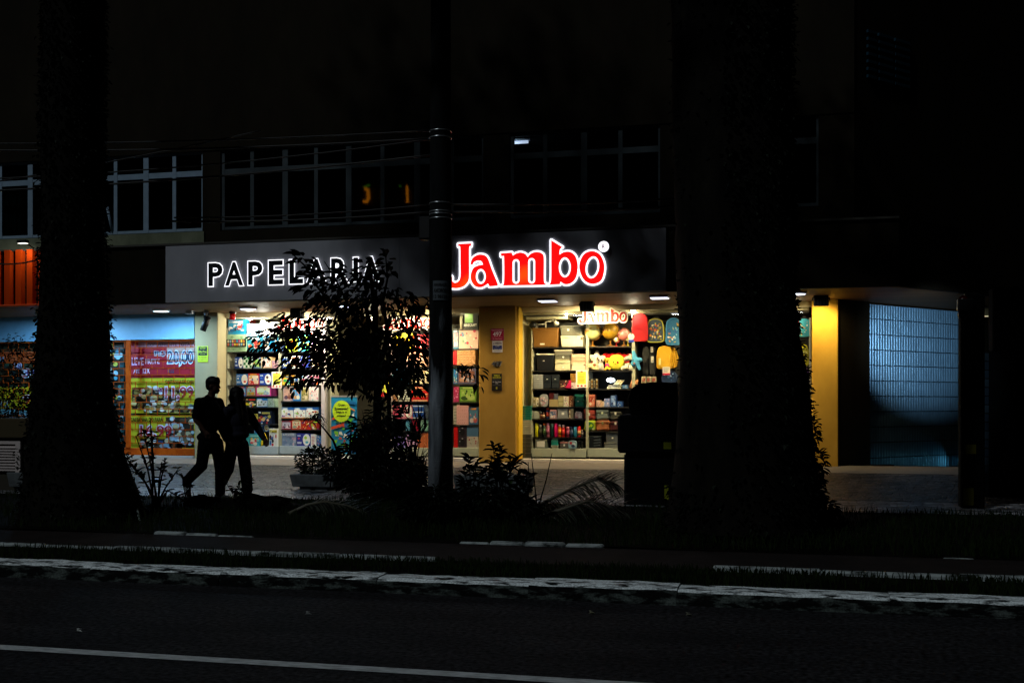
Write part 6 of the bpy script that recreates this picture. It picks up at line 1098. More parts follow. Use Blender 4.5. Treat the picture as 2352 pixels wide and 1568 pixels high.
for v in (303, 318, 468, 487, 493, 503): q = P(1008, v, PY); mb = MB(); r = 25.2 * k; mb.lathe([(r, -.008), (r + .006, -.006), (r + .006, .006), (r, .008)], (PX, PY, q.z), M('#b8bcc0', .3, .8), 22); mb.build('steel_band', pole)
q = P(976, 535, PY); mb = MB(); mb.cbox(q.x - .06, PX - 20 * k, PY - .08, PY + .08, q.z - .09, q.z + .2, BLACK, .015); mb.build('junction_box', pole)
a, b = P(999, 642, PY - .27), P(1041, 686, PY - .27); mb = MB(); rr = 28.6 * k; zt, zb = a.z, b.z; n = 10; ang = [(-.35 + 1.35 * i / n) for i in range(n + 1)]
mb.add([(PX + rr * math.sin(w), PY - rr * math.cos(w), z) for w in ang for z in (zb, zt)], [(2 * i, 2 * i + 2, 2 * i + 3, 2 * i + 1) for i in range(n)], pm('#4e565c', .6))
for s, za, zc2 in (('AMARRAÇÃO', .68, .9), ('AMOROSA', .38, .6), ('13 98128-', .08, .28)):
    me = textmesh(s, .04, 0); xs = [v.co.x for v in me.vertices]; ys = [v.co.y for v in me.vertices]; m_ = []
    for v in me.vertices:
        w = -.28 + 1.2 * (v.co.x - min(xs)) / (max(xs) - min(xs)); m_.append((PX + (rr + .003) * math.sin(w), PY - (rr + .003) * math.cos(w), zb + (zt - zb) * (za + (zc2 - za) * (v.co.y - min(ys)) / (max(ys) - min(ys)))))
    mb.add(m_, [list(p.vertices) for p in me.polygons], pm('#101418', .7))
tag(mb.build('paper_sign', loc=(PX, PY - rr, zb)), 'grey paper sign with three lines of capitals wrapped round the pole', 'sign')
CB = M('#060606', .6)
for i, (ua, va, ub, vb, sg_) in enumerate(((-60, 330, 985, 300, 8), (-60, 345, 985, 318, 10), (-60, 412, 1000, 318, 14), (-60, 440, 1000, 355, 10), (-60, 425, 600, 300, 6), (1035, 470, 1580, 455, 5), (985, 470, 400, 500, 8), (985, 487, 380, 508, 8), (-40, 600, 110, 588, 12), (1035, 487, 1620, 470, 5))):
    mb = MB(); pts = []
    for j in range(21):
        t = j / 20; q = P(ua + (ub - ua) * t, va + (vb - va) * t + 4 * sg_ * t * (1 - t), PY + (.0 if ub > 900 or ua > 900 else .6)); pts.append(q)
    mb.tube(pts, .011 + .004 * (i % 2), CB, 5)
    single(mb, 'overhead_cable', ['topmost black cable running left from the pole', 'second black cable running left from the pole', 'black cable rising steeply to the pole past the left windows', 'lower sloping black cable across the left window tops', 'black cable slanting up across the wall above the left windows', 'upper of two cables right of the pole', 'upper of two cables crossing the middle windows', 'lower of two cables crossing the middle windows', 'cable sagging across the orange ribbed sign', 'lower of two cables right of the pole'][i], 'cable', 'overhead cables')
# street cabinet beside the wide trunk
g = at_pt(1490, 1160, .17); BX, BY = g.x, g.y; kb = zc(1490, BY) / FPX; CAB = M('#050506', .7, 0, .3, 5, spec=.06)
cb_ = thing('street_cabinet', (BX, BY, .16), 'tall black street cabinet with yellow reflective patches beside the wide trunk', 'cabinet')
x0, x1 = X(1433, BY), X(1560, BY); z_ = lambda v: P(1490, v, BY).z
mb = MB(); mb.cbox(x0, x1, BY, BY + .9, .14, z_(1040), CAB, .03); mb.build('body', cb_); mb = MB(); mb.cbox(X(1420, BY), x1, BY - .08, BY + .98, z_(1040), z_(952), CAB, .03); mb.build('upper_box', cb_)
mb = MB(); pr = [(X(1448, BY), z_(952)), (X(1442, BY), z_(915)), (X(1450, BY), z_(892)), (X(1470, BY), z_(880)), (X(1500, BY), z_(877)), (X(1555, BY), z_(878)), (X(1560, BY), z_(952))]; mb.prism(pr, BY - .02, BY + .9, CAB); mb.build('domed_top', cb_, bevel=.03)
for (u0, v0, u1, v1) in ((1524, 1015, 1542, 1031), (1526, 1114, 1536, 1147)): yy = BY - .081 if v0 < 1040 else BY; a, b = P(u0, v0, yy), P(u1, v1, yy); mb = MB(); mb.box(a.x, b.x, yy - .006, yy + .001, b.z, a.z, M('#70741a', .5, spec=.1)); mb.build('reflector', cb_)
# kiosk, planters
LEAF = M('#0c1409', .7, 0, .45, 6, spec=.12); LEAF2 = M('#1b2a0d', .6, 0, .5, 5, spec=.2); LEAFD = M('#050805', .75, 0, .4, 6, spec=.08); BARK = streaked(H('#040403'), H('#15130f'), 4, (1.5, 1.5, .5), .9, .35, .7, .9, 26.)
def foliage(mb, c, rad, n, L, W, mats, rnd, down=.3, bias=None, shell=.0):
    c = Vector(c)
    for i in range(n):
        while True:
            q = Vector((rnd.uniform(-1, 1), rnd.uniform(-1, 1), rnd.uniform(-1, 1)))
            if shell < q.length <= 1: break
        p = c + Vector((q.x * rad[0], q.y * rad[1], q.z * rad[2])); d = Vector((q.x + rnd.uniform(-.5, .5), q.y + rnd.uniform(-.5, .5), q.z * .4 - down + rnd.uniform(-.4, .4)))
        if bias: d += Vector(bias)
        s = rnd.uniform(.65, 1.2); mb.leaf(p, d, Vector((rnd.uniform(-.4, .4), rnd.uniform(-.4, .4), 1)), L * s, W * s, mats[i % len(mats)])
YK = 15.8; kx0, kx1 = X(-70, YK), X(72, YK); zk = lambda v: P(0, v, YK).z
ks = thing('kiosk', ((kx0 + kx1) / 2, YK, .17), 'brown street kiosk with a louvred panel at the left edge', 'kiosk'); mb = MB(); mb.cbox(kx0, kx1, YK, YK + 1.2, .15, zk(1008), M('#2c281c', .8), .015); mb.build('body', ks); mb = MB(); mb.cbox(kx0, X(71, YK), YK - .1, YK + 1.25, zk(1006), zk(960), M('#3a3014', .8), .02); mb.build('brown_fascia', ks)
lx1 = X(51, YK); mb = MB(); fr = M('#c2b6b2', .6, spec=.1); zt, zb = zk(1012), zk(1083); mb.box(kx0, lx1, YK - .05, YK - .002, zt - .05, zt, fr); mb.box(lx1 - .09, lx1, YK - .05, YK - .002, zb, zt - .05, fr)
for i in range(9): z = zt - .07 - i * (zt - zb - .09) / 9; mb.add([(kx0, YK - .045, z - .036), (lx1 - .09, YK - .045, z - .036), (lx1 - .09, YK - .008, z), (kx0, YK - .008, z)], [(0, 1, 2, 3)], fr); mb.box(kx0, lx1 - .09, YK - .05, YK - .045, z - .045, z - .028, fr)
mb.build('louvred_panel', ks)
def planter(u0, u1, v0, v1, ztop_shift, label, plant_label, leaves, rnd, feet=True, hh=.42, depth=.55):
    g = G((u0 + u1) / 2, v1, .2); y = g.y; x0, x1 = X(u0, y), X(u1, y); zt = P((u0 + u1) / 2, v0, y).z; t = thing('planter', ((x0 + x1) / 2, y, .2), label, 'planter', 'concrete planters on the pavement'); mb = MB(); z0 = .24
    vs = [(x0 + .04, y + .02, z0), (x1 - .04, y + .02, z0), (x1 - .04, y + depth - .02, z0), (x0 + .04, y + depth - .02, z0), (x0, y, zt), (x1, y, zt), (x1, y + depth, zt), (x0, y + depth, zt)]
    mb.add(vs, [(3, 2, 1, 0), (0, 1, 5, 4), (1, 2, 6, 5), (2, 3, 7, 6), (3, 0, 4, 7), (4, 5, 6, 7)], CONCD); mb.build('trough', t, bevel=.012)
    for fx in (x0 + .25, x1 - .25): mb = MB(); mb.box(fx - .1, fx + .1, y + .06, y + depth - .06, .15, z0, CONCD); mb.build('foot', t)
    if leaves:
        mb = MB(); foliage(mb, ((x0 + x1) / 2, y + depth / 2, zt + hh * .45), ((x1 - x0) * .5, depth * .5, hh * .62), leaves, .055, .034, [LEAF, LEAFD, LEAF2], rnd, 0.); st = MB()
        for i in range(9): q = rnd.uniform(x0 + .1, x1 - .1); mb.tube([(q, y + depth / 2, zt - .02), (q + rnd.uniform(-.1, .1), y + depth / 2, zt + hh * .7)], .008, BARK, 5)
        o = mb.build('shrub', loc=((x0 + x1) / 2, y + depth / 2, zt)); tag(o, plant_label, 'shrub', 'shrubs in the planters')
    return t
rnd = random.Random(21)
planter(664, 768, 1090, 1124, 0, 'grey concrete planter between the two walkers and the small tree', 'small leaved shrub in the planter right of the two walkers', 1500, rnd)
planter(1040, 1210, 1092, 1142, 0, 'concrete planter half hidden by weeds, right of the pole', None, 0, rnd)
planter(14, 80, 1085, 1124, 0, 'short concrete planter under the louvred kiosk panel', 'dark little shrub at the corner of the kiosk', 500, rnd, hh=.5)
# ---------------------------------------------------------------- trees
def ivy_tree(name, prof, y, label, crown, seed, nleaf, bark_side=None, lo=0.):
    rnd = random.Random(seed); b = P((prof[-1][1] + prof[-1][2]) / 2, prof[-1][0], y); t = thing(name, (b.x, y, .12), label, 'tree', 'big street trees with dark trunks'); rings = []
    for v, a, c in prof:
        m = P((a + c) / 2, v, y); r = (X(c, y) - X(a, y)) / 2; rings.append((m.x, max(m.z, .05), r))
    rings.sort(key=lambda q: q[1]); n = 36; mb = MB(); vs = []; fine = []
    for i in range(len(rings) - 1):
        s = max(2, int((rings[i + 1][1] - rings[i][1]) / .12))
        for j in range(s): f = j / s; fine.append(tuple(rings[i][k] + (rings[i + 1][k] - rings[i][k]) * f for k in range(3)))
    fine.append(rings[-1])
    def rad(w, z, r): return r * (1 + .05 * math.sin(3 * w + z * .7) + .06 * (noise.noise(Vector((math.cos(w) * 2, math.sin(w) * 2, z * .8 + seed))))) * (1 + (.045 * abs(math.sin(2.5 * w)) * max(0, 1 - z / 1.4)))
    for cx, z, r in fine:
        for k in range(n): w = 2 * math.pi * k / n; q = rad(w, z, r) + .015 * noise.noise(Vector((w * 6, z * 5, seed))); vs.append((cx + q * math.cos(w), y + q * math.sin(w), z))
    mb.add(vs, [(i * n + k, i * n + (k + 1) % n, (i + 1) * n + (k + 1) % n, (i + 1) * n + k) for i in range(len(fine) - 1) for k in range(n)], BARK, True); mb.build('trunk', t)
    mb = MB(); top = P(0, 250, y).z
    for i in range(nleaf):
        cx, z, r = fine[rnd.randrange(len(fine))]
        if z > 6.6 or z < lo: continue
        w = rnd.uniform(0, 2 * math.pi)
        if bark_side and bark_side[0] < math.degrees(w) % 360 < bark_side[1] and z > .6 and rnd.random() < .93: continue
        q = rad(w, z, r) + rnd.uniform(-.02, .015) + (.045 if rnd.random() < .05 else 0); p = Vector((cx + q * math.cos(w), y + q * math.sin(w), z + rnd.uniform(-.06, .06)))
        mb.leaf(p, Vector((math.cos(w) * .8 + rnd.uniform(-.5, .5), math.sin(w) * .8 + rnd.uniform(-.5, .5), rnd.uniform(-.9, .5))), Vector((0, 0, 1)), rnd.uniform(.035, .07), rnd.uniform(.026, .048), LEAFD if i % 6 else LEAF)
    mb.build('ivy', t)
    zt = fine[-1][1]; mb = MB(); lb = []
    for i in range(7):
        w = i * 2.4 + seed; e_ = Vector((crown[3] * .75 * math.cos(w), crown[4] * .75 * math.sin(w), rnd.uniform(.5, 2.)))
        s = Vector((fine[-1][0], y, zt - .4)); m = s + Vector((e_.x * .35, e_.y * .35, 1.2)); lb.append(Vector((crown[0], crown[1], crown[2])) + Vector((e_.x, e_.y, e_.z - 1))); mb.tube([s, m, (m + lb[-1]) / 2 + Vector((0, 0, .3)), lb[-1]], [.22, .15, .1, .04], BARK, 8)
    mb.build('limb', t); mb = MB()
    for c in lb + [Vector(crown[:3])] + [Vector((crown[0] + rnd.uniform(-.8, .8) * crown[3], crown[1] + rnd.uniform(-.8, .8) * crown[4], crown[2] + rnd.uniform(-.5, 1.))) for i in range(12)]:
        foliage(mb, c, (1.5, 1.5, .8), 330 if crown[3] > 4 else 150, .26, .15, [LEAFD, LEAF], rnd, .2)
    mb.build('crown', t)
yl = 12.4
ivy_tree('ivy_tree', [(-40, 112, 228), (300, 110, 229), (560, 110, 231), (700, 109, 236), (740, 106, 239), (800, 101, 240), (880, 93, 241), (1000, 82, 252), (1050, 79, 263), (1100, 75, 278), (1150, 70, 292), (1200, 62, 308)], yl, 'ivy covered tree trunk left of the two walkers, flaring at its foot', (P(170, 500, yl).x + .7, 12.3, 12.5, 3.2, 3.0), 3, 7000)
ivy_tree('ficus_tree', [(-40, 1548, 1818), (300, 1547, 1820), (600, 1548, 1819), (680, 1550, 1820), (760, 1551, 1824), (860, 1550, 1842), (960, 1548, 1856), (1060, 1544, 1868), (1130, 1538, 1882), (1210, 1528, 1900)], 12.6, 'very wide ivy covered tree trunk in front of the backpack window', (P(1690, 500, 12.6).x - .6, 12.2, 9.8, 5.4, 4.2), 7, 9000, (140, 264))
# small leafy tree in front of the board games
YT = 16.0
def et(u, v, dy=0.): return P(u, v, YT + dy)
sm = thing('small_tree', G(872, 1150, .17), 'small bushy tree hiding the middle of the grey sign and the shop door', 'tree'); rnd = random.Random(11)
mb = MB(); s = et(872, 1150); s.z = .12
br = [([(872, 1150), (866, 1000), (868, 850), (862, 760), (860, 700), (852, 640), (850, 605)], .075), ([(868, 900), (840, 800), (780, 720), (730, 660), (700, 610), (668, 580)], .035), ([(868, 880), (890, 760), (880, 690), (890, 640), (886, 590)], .035), ([(866, 830), (800, 790), (700, 780), (620, 800), (575, 835)], .03), ([(866, 850), (780, 820), (690, 760), (620, 745)], .025), ([(868, 860), (930, 790), (965, 720), (985, 690)], .03), ([(868, 840), (950, 800), (1000, 810)], .028), ([(867, 920), (800, 880), (720, 870), (670, 880)], .025), ([(868, 930), (920, 890), (960, 880), (990, 900)], .025), ([(868, 800), (800, 700), (770, 640), (745, 600)], .025), ([(880, 1080), (896, 980), (892, 900), (884, 850)], .05), ([(950, 800), (1030, 838), (1085, 842), (1108, 846)], .014), ([(1030, 838), (1075, 868), (1105, 880)], .01)]
for pts, r in br: mb.tube([et(u, v, .25 * math.sin(i * 1.3 + r * 90) * (i > 1)) if v < 1149 else Vector((s.x, YT, .12)) for i, (u, v) in enumerate(pts)], [r * (1 - .75 * i / (len(pts) - 1)) for i in range(len(pts))], BARK, 7)
mb.build('trunk', sm)
mb = MB(); LV = [LEAFD, LEAFD, LEAF]
CL = [(855, 805, 75, 75, 720), (785, 800, 70, 65, 480), (940, 790, 46, 80, 330), (870, 695, 95, 40, 230), (780, 705, 85, 38, 230), (700, 785, 75, 58, 270), (625, 785, 50, 38, 90), (795, 645, 55, 34, 66), (848, 628, 26, 40, 44), (722, 650, 36, 38, 64), (692, 596, 24, 16, 15), (888, 612, 12, 34, 20), (955, 700, 34, 24, 50), (940, 865, 50, 42, 190), (745, 855, 72, 36, 200), (860, 870, 75, 42, 300), (668, 860, 30, 40, 60), (665, 745, 45, 28, 70), (590, 820, 25, 15, 18), (577, 815, 10, 18, 9), (1085, 850, 26, 16, 22), (1100, 882, 12, 6, 8), (1040, 840, 28, 8, 14), (640, 770, 35, 22, 40), (660, 725, 16, 12, 10)]
for (u, v, ru, rv, n) in CL:
    c = et(u, v); kx = zc(u, YT) / FPX; big_ = v < 660
    foliage(mb, c, (ru * kx, min(.75, ru * kx * .9), rv * kx), n, (.135 if not big_ else .175), (.052 if not big_ else .095), LV, rnd, .35, (-.55 if u < 830 else (.15 if u > 900 else -.2), 0, -.25 if not big_ else .15))
mb.build('crown', sm)
# dense undergrowth at its foot
def strap(mb, p, d, L, W, m, droop=.6, n=5):
    d = Vector(d).normalized(); pts = []; q = Vector(p)
    for i in range(n + 1): pts.append(q.copy()); q += d * L / n; d = (d + Vector((0, 0, -droop / n))).normalized()
    sd = Vector((-d.y, d.x, 0)); sd = sd.normalized() if sd.length > .05 else Vector((1, 0, 0)); vs = []
    for i, a in enumerate(pts): w = W * .5 * (1 - (i / n) ** 1.6) + .001; vs += [a + sd * w, a - sd * w]
    mb.add(vs, [(2 * i, 2 * i + 1, 2 * i + 3, 2 * i + 2) for i in range(n)], m)
def under(name, u, v, label, ell, seed, straps, cat='shrub', L=.45, mats=(0,), leafn=.13):
    rnd = random.Random(seed); g = G(u, v, .17); y = g.y; t = tag(bpy.data.objects.new('x', None), 'x', 'x'); mb = MB(); kx = zc(u, y) / FPX
    for (eu, ev, ru, rv, n) in ell: foliage(mb, P(eu, ev, y), (ru * kx, min(.6, ru * kx), rv * kx), n, leafn, leafn * .36, [LEAFD, LEAF, LEAFD], rnd, .2)
    for (su, sv, n, spread, LL) in straps:
        for i in range(n): w = rnd.uniform(-spread, spread); strap(mb, P(su + rnd.uniform(-12, 12), sv, y + rnd.uniform(-.25, .25)), (math.sin(w), rnd.uniform(-.5, .5), math.cos(w) * .9 + .15), LL * rnd.uniform(.7, 1.2), .035, LEAFD if i % 3 else LEAF, rnd.uniform(.5, 1.7))
    bpy.data.objects.remove(t); o = mb.build(name, loc=(g.x, y, .17)); return tag(o, label, cat)
under('dark_bush', 868, 1150, 'solid dark bush round the foot of the small tree', [(868, 1095, 90, 52, 1900), (868, 1025, 50, 55, 420), (812, 1055, 36, 42, 260), (935, 1085, 36, 48, 420), (835, 990, 30, 36, 90), (880, 960, 34, 50, 170)], 31, [(850, 1030, 36, 1.1, .5), (815, 1040, 14, 1.2, .45), (905, 1000, 22, 1.2, .45)])
under('spiky_plant', 945, 1140, 'spiky palm like plant between the small tree and the pole', [(940, 1110, 36, 34, 260), (925, 1020, 26, 30, 60)], 32, [(945, 1075, 40, 1.25, .7), (950, 1010, 30, 1.2, .5), (965, 1100, 30, 1.3, .55), (930, 950, 22, 1.5, .42), (970, 980, 14, 1.4, .4)])
under('drooping_plant', 790, 1130, 'plant with a bent stem and a drooping leaf tuft, left of the small tree', [(770, 1080, 24, 30, 120)], 33, [])
o = [q for q in COL.objects if q.name == 'drooping_plant'][0]; mb = MB(); y = o.location.y; mb.tube([P(800, 1120, y), P(780, 1050, y), P(765, 1010, y), P(745, 985, y), P(728, 965, y), P(718, 955, y)], [.022, .02, .018, .014, .012, .01], BARK, 6); rnd = random.Random(2)
for i in range(40): w = rnd.uniform(-2.4, 2.4); strap(mb, P(718 + rnd.uniform(-4, 12), 956 + rnd.uniform(-6, 18), y), (math.sin(w), rnd.uniform(-.4, .4), math.cos(w) * .5), .28 * rnd.uniform(.6, 1.2), .03, LEAFD, 1.8)
mb.build('leaf_tuft', o)
# weeds and stems right of the pole and in the bed
def stems(name, u, v, label, tips, leaf, seed, r=.012, nl=9, lw=.4, z=.16, cat='plant'):
    g = G(u, v, z); y = g.y; rnd = random.Random(seed); mb = MB()
    for (tu, tv, mu, mv) in tips:
        a = Vector((g.x + rnd.uniform(-.08, .08), y, z - .03)); m = P(mu, mv, y + rnd.uniform(-.1, .1)); e = P(tu, tv, y + rnd.uniform(-.15, .15)); pts = [a.lerp(m, i / 3) for i in range(3)] + [m.lerp(e, i / 3) for i in range(4)]
        mb.tube(pts, [r * (1 - .1 * i) for i in range(7)], BARK, 5)
        for i in range(nl):
            f = rnd.uniform(.45, 1.) if nl else 1; q = m.lerp(e, max(0, (f - .45) / .55)); w = rnd.uniform(0, 6.28); mb.leaf(q, Vector((math.cos(w), math.sin(w) * .6, rnd.uniform(-.1, .9))), Vector((0, 0, 1)), leaf * rnd.uniform(.7, 1.25), leaf * lw, [LEAFD, LEAF, LEAF2][i % 3] if i % 4 == 0 else LEAFD)
    o = mb.build(name, loc=(g.x, y, z)); return tag(o, label, cat)
stems('twiggy_shrub', 362, 1165, 'bare twiggy shrub right of the ivy trunk, in front of the orange grille', [(330, 990, 345, 1060), (312, 1000, 340, 1080), (350, 1000, 352, 1070), (295, 1060, 335, 1110), (380, 1055, 368, 1110), (410, 1075, 380, 1120), (285, 1045, 330, 1100), (372, 1060, 365, 1110), (345, 960, 350, 1060), (440, 1160, 385, 1125)], .11, 5, .016, 12)
stems('weed', 425, 1175, 'thin weed with a tuft of leaves left of the walking man', [(417, 1085, 424, 1130), (432, 1110, 426, 1140)], .1, 6, .009, 9)
stems('flowering_weed', 556, 1180, 'low flowering weed in front of the walking woman', [(548, 1115, 552, 1150), (560, 1120, 558, 1150), (575, 1090, 562, 1140), (540, 1140, 550, 1160), (520, 1110, 545, 1150)], .1, 16, .009, 14)
for i, (u, v, tips, lab) in enumerate(((1150, 1190, [(1132, 1020, 1140, 1090), (1150, 1024, 1142, 1080), (1128, 1050, 1138, 1100), (1160, 1070, 1150, 1110), (1110, 1075, 1130, 1120), (1172, 1058, 1156, 1110), (1190, 1050, 1160, 1110), (1145, 1045, 1142, 1100)], 'tall leafy weed in front of the ochre column'), (1085, 1190, [(1075, 1045, 1080, 1100), (1065, 1075, 1076, 1120), (1095, 1060, 1088, 1110), (1105, 1085, 1092, 1130), (1060, 1100, 1075, 1140)], 'leafy weed with a star shaped top, right beside the pole'), (1180, 1200, [(1195, 1070, 1185, 1120), (1205, 1085, 1190, 1130), (1210, 1110, 1192, 1150), (1170, 1110, 1178, 1150)], 'dark weed bending right of the ochre column'), (1210, 1190, [(1213, 1060, 1216, 1120), (1208, 1085, 1213, 1130)], 'single upright weed with paired leaves under the right window'), (1238, 1185, [(1220, 1040, 1228, 1110), (1268, 1040, 1255, 1100)], 'two thin bare stalks under the right window'))):
    stems('weed', u, v, lab, tips, .12 if i < 3 else (.13 if i == 3 else .02), 40 + i, .011, (22, 20, 16, 6, 0)[i], .42)
under('weed_clump', 1120, 1195, 'low dark weed clump between the pole and the palm fronds', [(1120, 1150, 80, 34, 900), (1060, 1160, 40, 40, 420), (1190, 1165, 50, 26, 380)], 51, [], leafn=.1)
under('weed_clump', 1000, 1205, 'weed clump round the foot of the pole', [(1000, 1160, 42, 44, 620), (960, 1170, 36, 36, 420)], 52, [], leafn=.1)
under('ivy_shrub', 1880, 1200, 'leafy shoots along the right foot of the wide trunk', [(1872, 1130, 18, 60, 260), (1880, 1060, 16, 30, 70), (1868, 1000, 12, 40, 60), (1890, 1170, 26, 26, 160)], 53, [], leafn=.11)
under('dark_shrub', 30, 1122, 'dark loose shrub in front of the left posters', [(20, 930, 50, 40, 700), (60, 860, 30, 60, 120), (20, 800, 50, 36, 150), (8, 870, 40, 50, 260), (48, 790, 34, 22, 60)], 54, [], leafn=.075)
# palm fronds lying on the bed
def frond(label, pts, L, seed, z0=.16, y=None, side=1.):
    rnd = random.Random(seed); g = G(*pts[0], z0); y = y or g.y; P3 = [P(u, v, y + .12 * i) for i, (u, v) in enumerate(pts)]; mb = MB(); mb.tube(P3, [.028 * (1 - .8 * i / (len(P3) - 1)) for i in range(len(P3))], M('#4d4a3c', .6), 6); n = 60
    for i in range(n):
        f = .18 + .82 * i / n; k = f * (len(P3) - 1); a = P3[min(int(k), len(P3) - 2)]; b = P3[min(int(k), len(P3) - 2) + 1]; q = a.lerp(b, k - int(k)); d = (b - a).normalized()
        for s in (-1, 1): strap(mb, q, (d.x * .7 + rnd.uniform(-.15, .15), s * .55 * side + rnd.uniform(-.2, .2), .3 * s + rnd.uniform(-.1, .25)), L * (1 - .5 * abs(f - .5)) * rnd.uniform(.8, 1.15), .028, [M('#262a20', .6), LEAFD][i % 2], rnd.uniform(.4, 1.1), 4)
    return single(mb, 'palm_frond', label, 'palm frond', 'fallen palm fronds in the planting bed')
frond('fallen palm frond with a pale stalk end, left of the pole', [(663, 1180), (705, 1160), (745, 1152), (800, 1162), (860, 1185), (905, 1205)], .55, 61)
frond('dark palm frond arching up in front of the right window sill', [(1195, 1182), (1260, 1148), (1320, 1118), (1370, 1100), (1410, 1108)], .5, 62)
frond('dark palm frond lying low beside the street cabinet', [(1215, 1196), (1290, 1170), (1350, 1150), (1420, 1165)], .5, 63)
mb = MB(); y = G(312, 1160, .3).y; mb.tube([P(311, 1155, y), P(320, 1190, y - .2), P(331, 1228, y - .35)], [.018, .014, .008], M('#7d8a86', .6), 6); single(mb, 'dead_stalk', 'pale dead stalk hanging down right of the ivy trunk', 'stalk')
rnd = random.Random(77)
for i, (u, v, r, lab) in enumerate(((590, 1172, .62, 'long low dark mound of leaves in front of the walkers'), (470, 1160, .3, 'small rocky clod beside the walking man'))):
    g = G(u, v, .16); bm = bmesh.new(); bmesh.ops.create_icosphere(bm, subdivisions=4, radius=1)
    for vtx in bm.verts: n_ = 1 + .3 * noise.noise(vtx.co * 2.2 + Vector((i * 7, 0, 0))) + .12 * noise.noise(vtx.co * 7); vtx.co = Vector((vtx.co.x * r * n_, vtx.co.y * r * .4 * n_, max(-.05, vtx.co.z * r * (.34 if i == 0 else .5) * n_)))
    me = bpy.data.meshes.new('mound'); bm.to_mesh(me); bm.free(); o = linkmesh('soil_mound', me, M('#060705', .95, 0, .5, 20, .9, 40, spec=.03), None, (g.x, g.y, .15)); tag(o, lab, 'mound')
# grass
def grass(name, y0, y1, z, n, h, seed, label):
    rnd = random.Random(seed); mb = MB(); G1, G2 = M('#0a1205', .8, 0, .5, 3, spec=.05), M('#162209', .8, 0, .5, 3, spec=.05)
    for i in range(n):
        y = rnd.uniform(y0, y1); u = rnd.uniform(-40, 2400); x = X(u, y)
        if noise.noise(Vector((x * .7, y * 1.3, seed))) < -.12 and rnd.random() < .8: continue
        w = rnd.uniform(0, 6.28); L = h * rnd.uniform(.4, 1.3); lean = rnd.uniform(.1, .6) * L; b = .005; m = G1 if i % 2 else G2
        tx, ty = x + lean * math.cos(w), y + lean * math.sin(w)
        mb.add([(x - b, y, z - .02), (x + b, y, z - .02), ((x + tx) / 2 + b * .7, (y + ty) / 2, z + L * .6), ((x + tx) / 2 - b * .7, (y + ty) / 2, z + L * .6), (tx, ty, z + L * .9)], [(0, 1, 2, 3), (3, 2, 4)], m)
    o = mb.build(name); tag(o, label, 'grass', None, 'stuff'); return o
grass('grass', 11.3, 15.2, .15, 16000, .13, 4, 'dark patchy grass in the planting bed')
grass('grass', 9.2, 9.9, .12, 6500, .07, 5, 'short grass strip behind the kerb')
# small litter
rnd = random.Random(90)
for i, (u, v, c, lab) in enumerate(((172, 1450, '#c8ccc8', 'white scrap on the asphalt above the lane line, left'), (700, 1410, '#9aa09c', 'pale scrap on the asphalt in the middle of the near lane'), (1352, 1408, '#8a8a70', 'yellowish leaf in the gutter under the kerb'), (1575, 1412, '#7a7a68', 'dry leaf in the gutter, further right'))):
    g = G(u, v, .01); mb = MB(); mb.leaf(g, Vector((1, .3, .1)), Vector((0, 0, 1)), .05, .03, pm(c)); mb.leaf(g + Vector((.01, .01, .01)), Vector((.2, 1, .1)), Vector((0, 0, 1)), .04, .03, pm(c)); single(mb, 'litter', lab, 'litter')
# ---------------------------------------------------------------- a fluorescent tube behind an upper window
p = P(1187, 327.5, YW + 1.2); t = thing('tube_lamp', (p.x, p.y, p.z), 'lit white tube lamp behind the upper pane above the red logo', 'lamp'); mb = MB(); mb.tube([(p.x - .22, p.y, p.z), (p.x + .22, p.y, p.z)], .028, E((.85, .82, 1.), 4.), 10); mb.build('tube', t); mb = MB(); mb.box(p.x - .26, p.x + .26, p.y - .04, p.y + .04, p.z + .03, p.z + .06, M('#a0a8b0', .4)); mb.build('housing', t); light('lamp', 'POINT', (p.x, p.y - .1, p.z - .06), 3, (.8, .9, 1.), t, shadow_soft_size=.1)
# orange and green shop sign across the street, seen mirrored in the upper windows
yo = -16.; ym = 2 * (YW + .06) - yo
def mir(u, v): q = P(u, v, ym); return Vector((q.x, yo, q.z))
t = thing('street_sign', mir(905, 450), 'orange and green lit sign across the street, mirrored in the upper windows', 'sign'); OE, GE = E((1., .30, .01), 4.5), E((.12, .45, .02), 1.5)
a, b = mir(834, 433), mir(847, 467)
mb = MB(); mb.tube([mir(838, 434), mir(845, 436), mir(846, 455), mir(842, 464), mir(835, 462)], .09, OE, 8); mb.tube([mir(876, 440), mir(877, 455)], .05, OE, 8); mb.tube([mir(935, 427), mir(936, 465)], .06, OE, 8); mb.tube([mir(975, 428), mir(977, 470)], .06, OE, 8); mb.build('lit_strokes', t)
mb = MB(); mb.tube([mir(836, 430), mir(849, 425)], .06, GE, 8); mb.tube([mir(877, 429), mir(881, 426)], .05, GE, 8); mb.tube([mir(917, 429), mir(921, 426)], .05, GE, 8); mb.build('green_strokes', t)
a, b = mir(820, 415), mir(985, 480); mb = MB(); mb.box(min(a.x, b.x), max(a.x, b.x), yo - .4, yo - .15, b.z, a.z, BLACK); mb.box((a.x + b.x) / 2 - .2, (a.x + b.x) / 2 + .2, yo - .4, yo - .16, -.02, b.z, BLACK); mb.build('board', t)
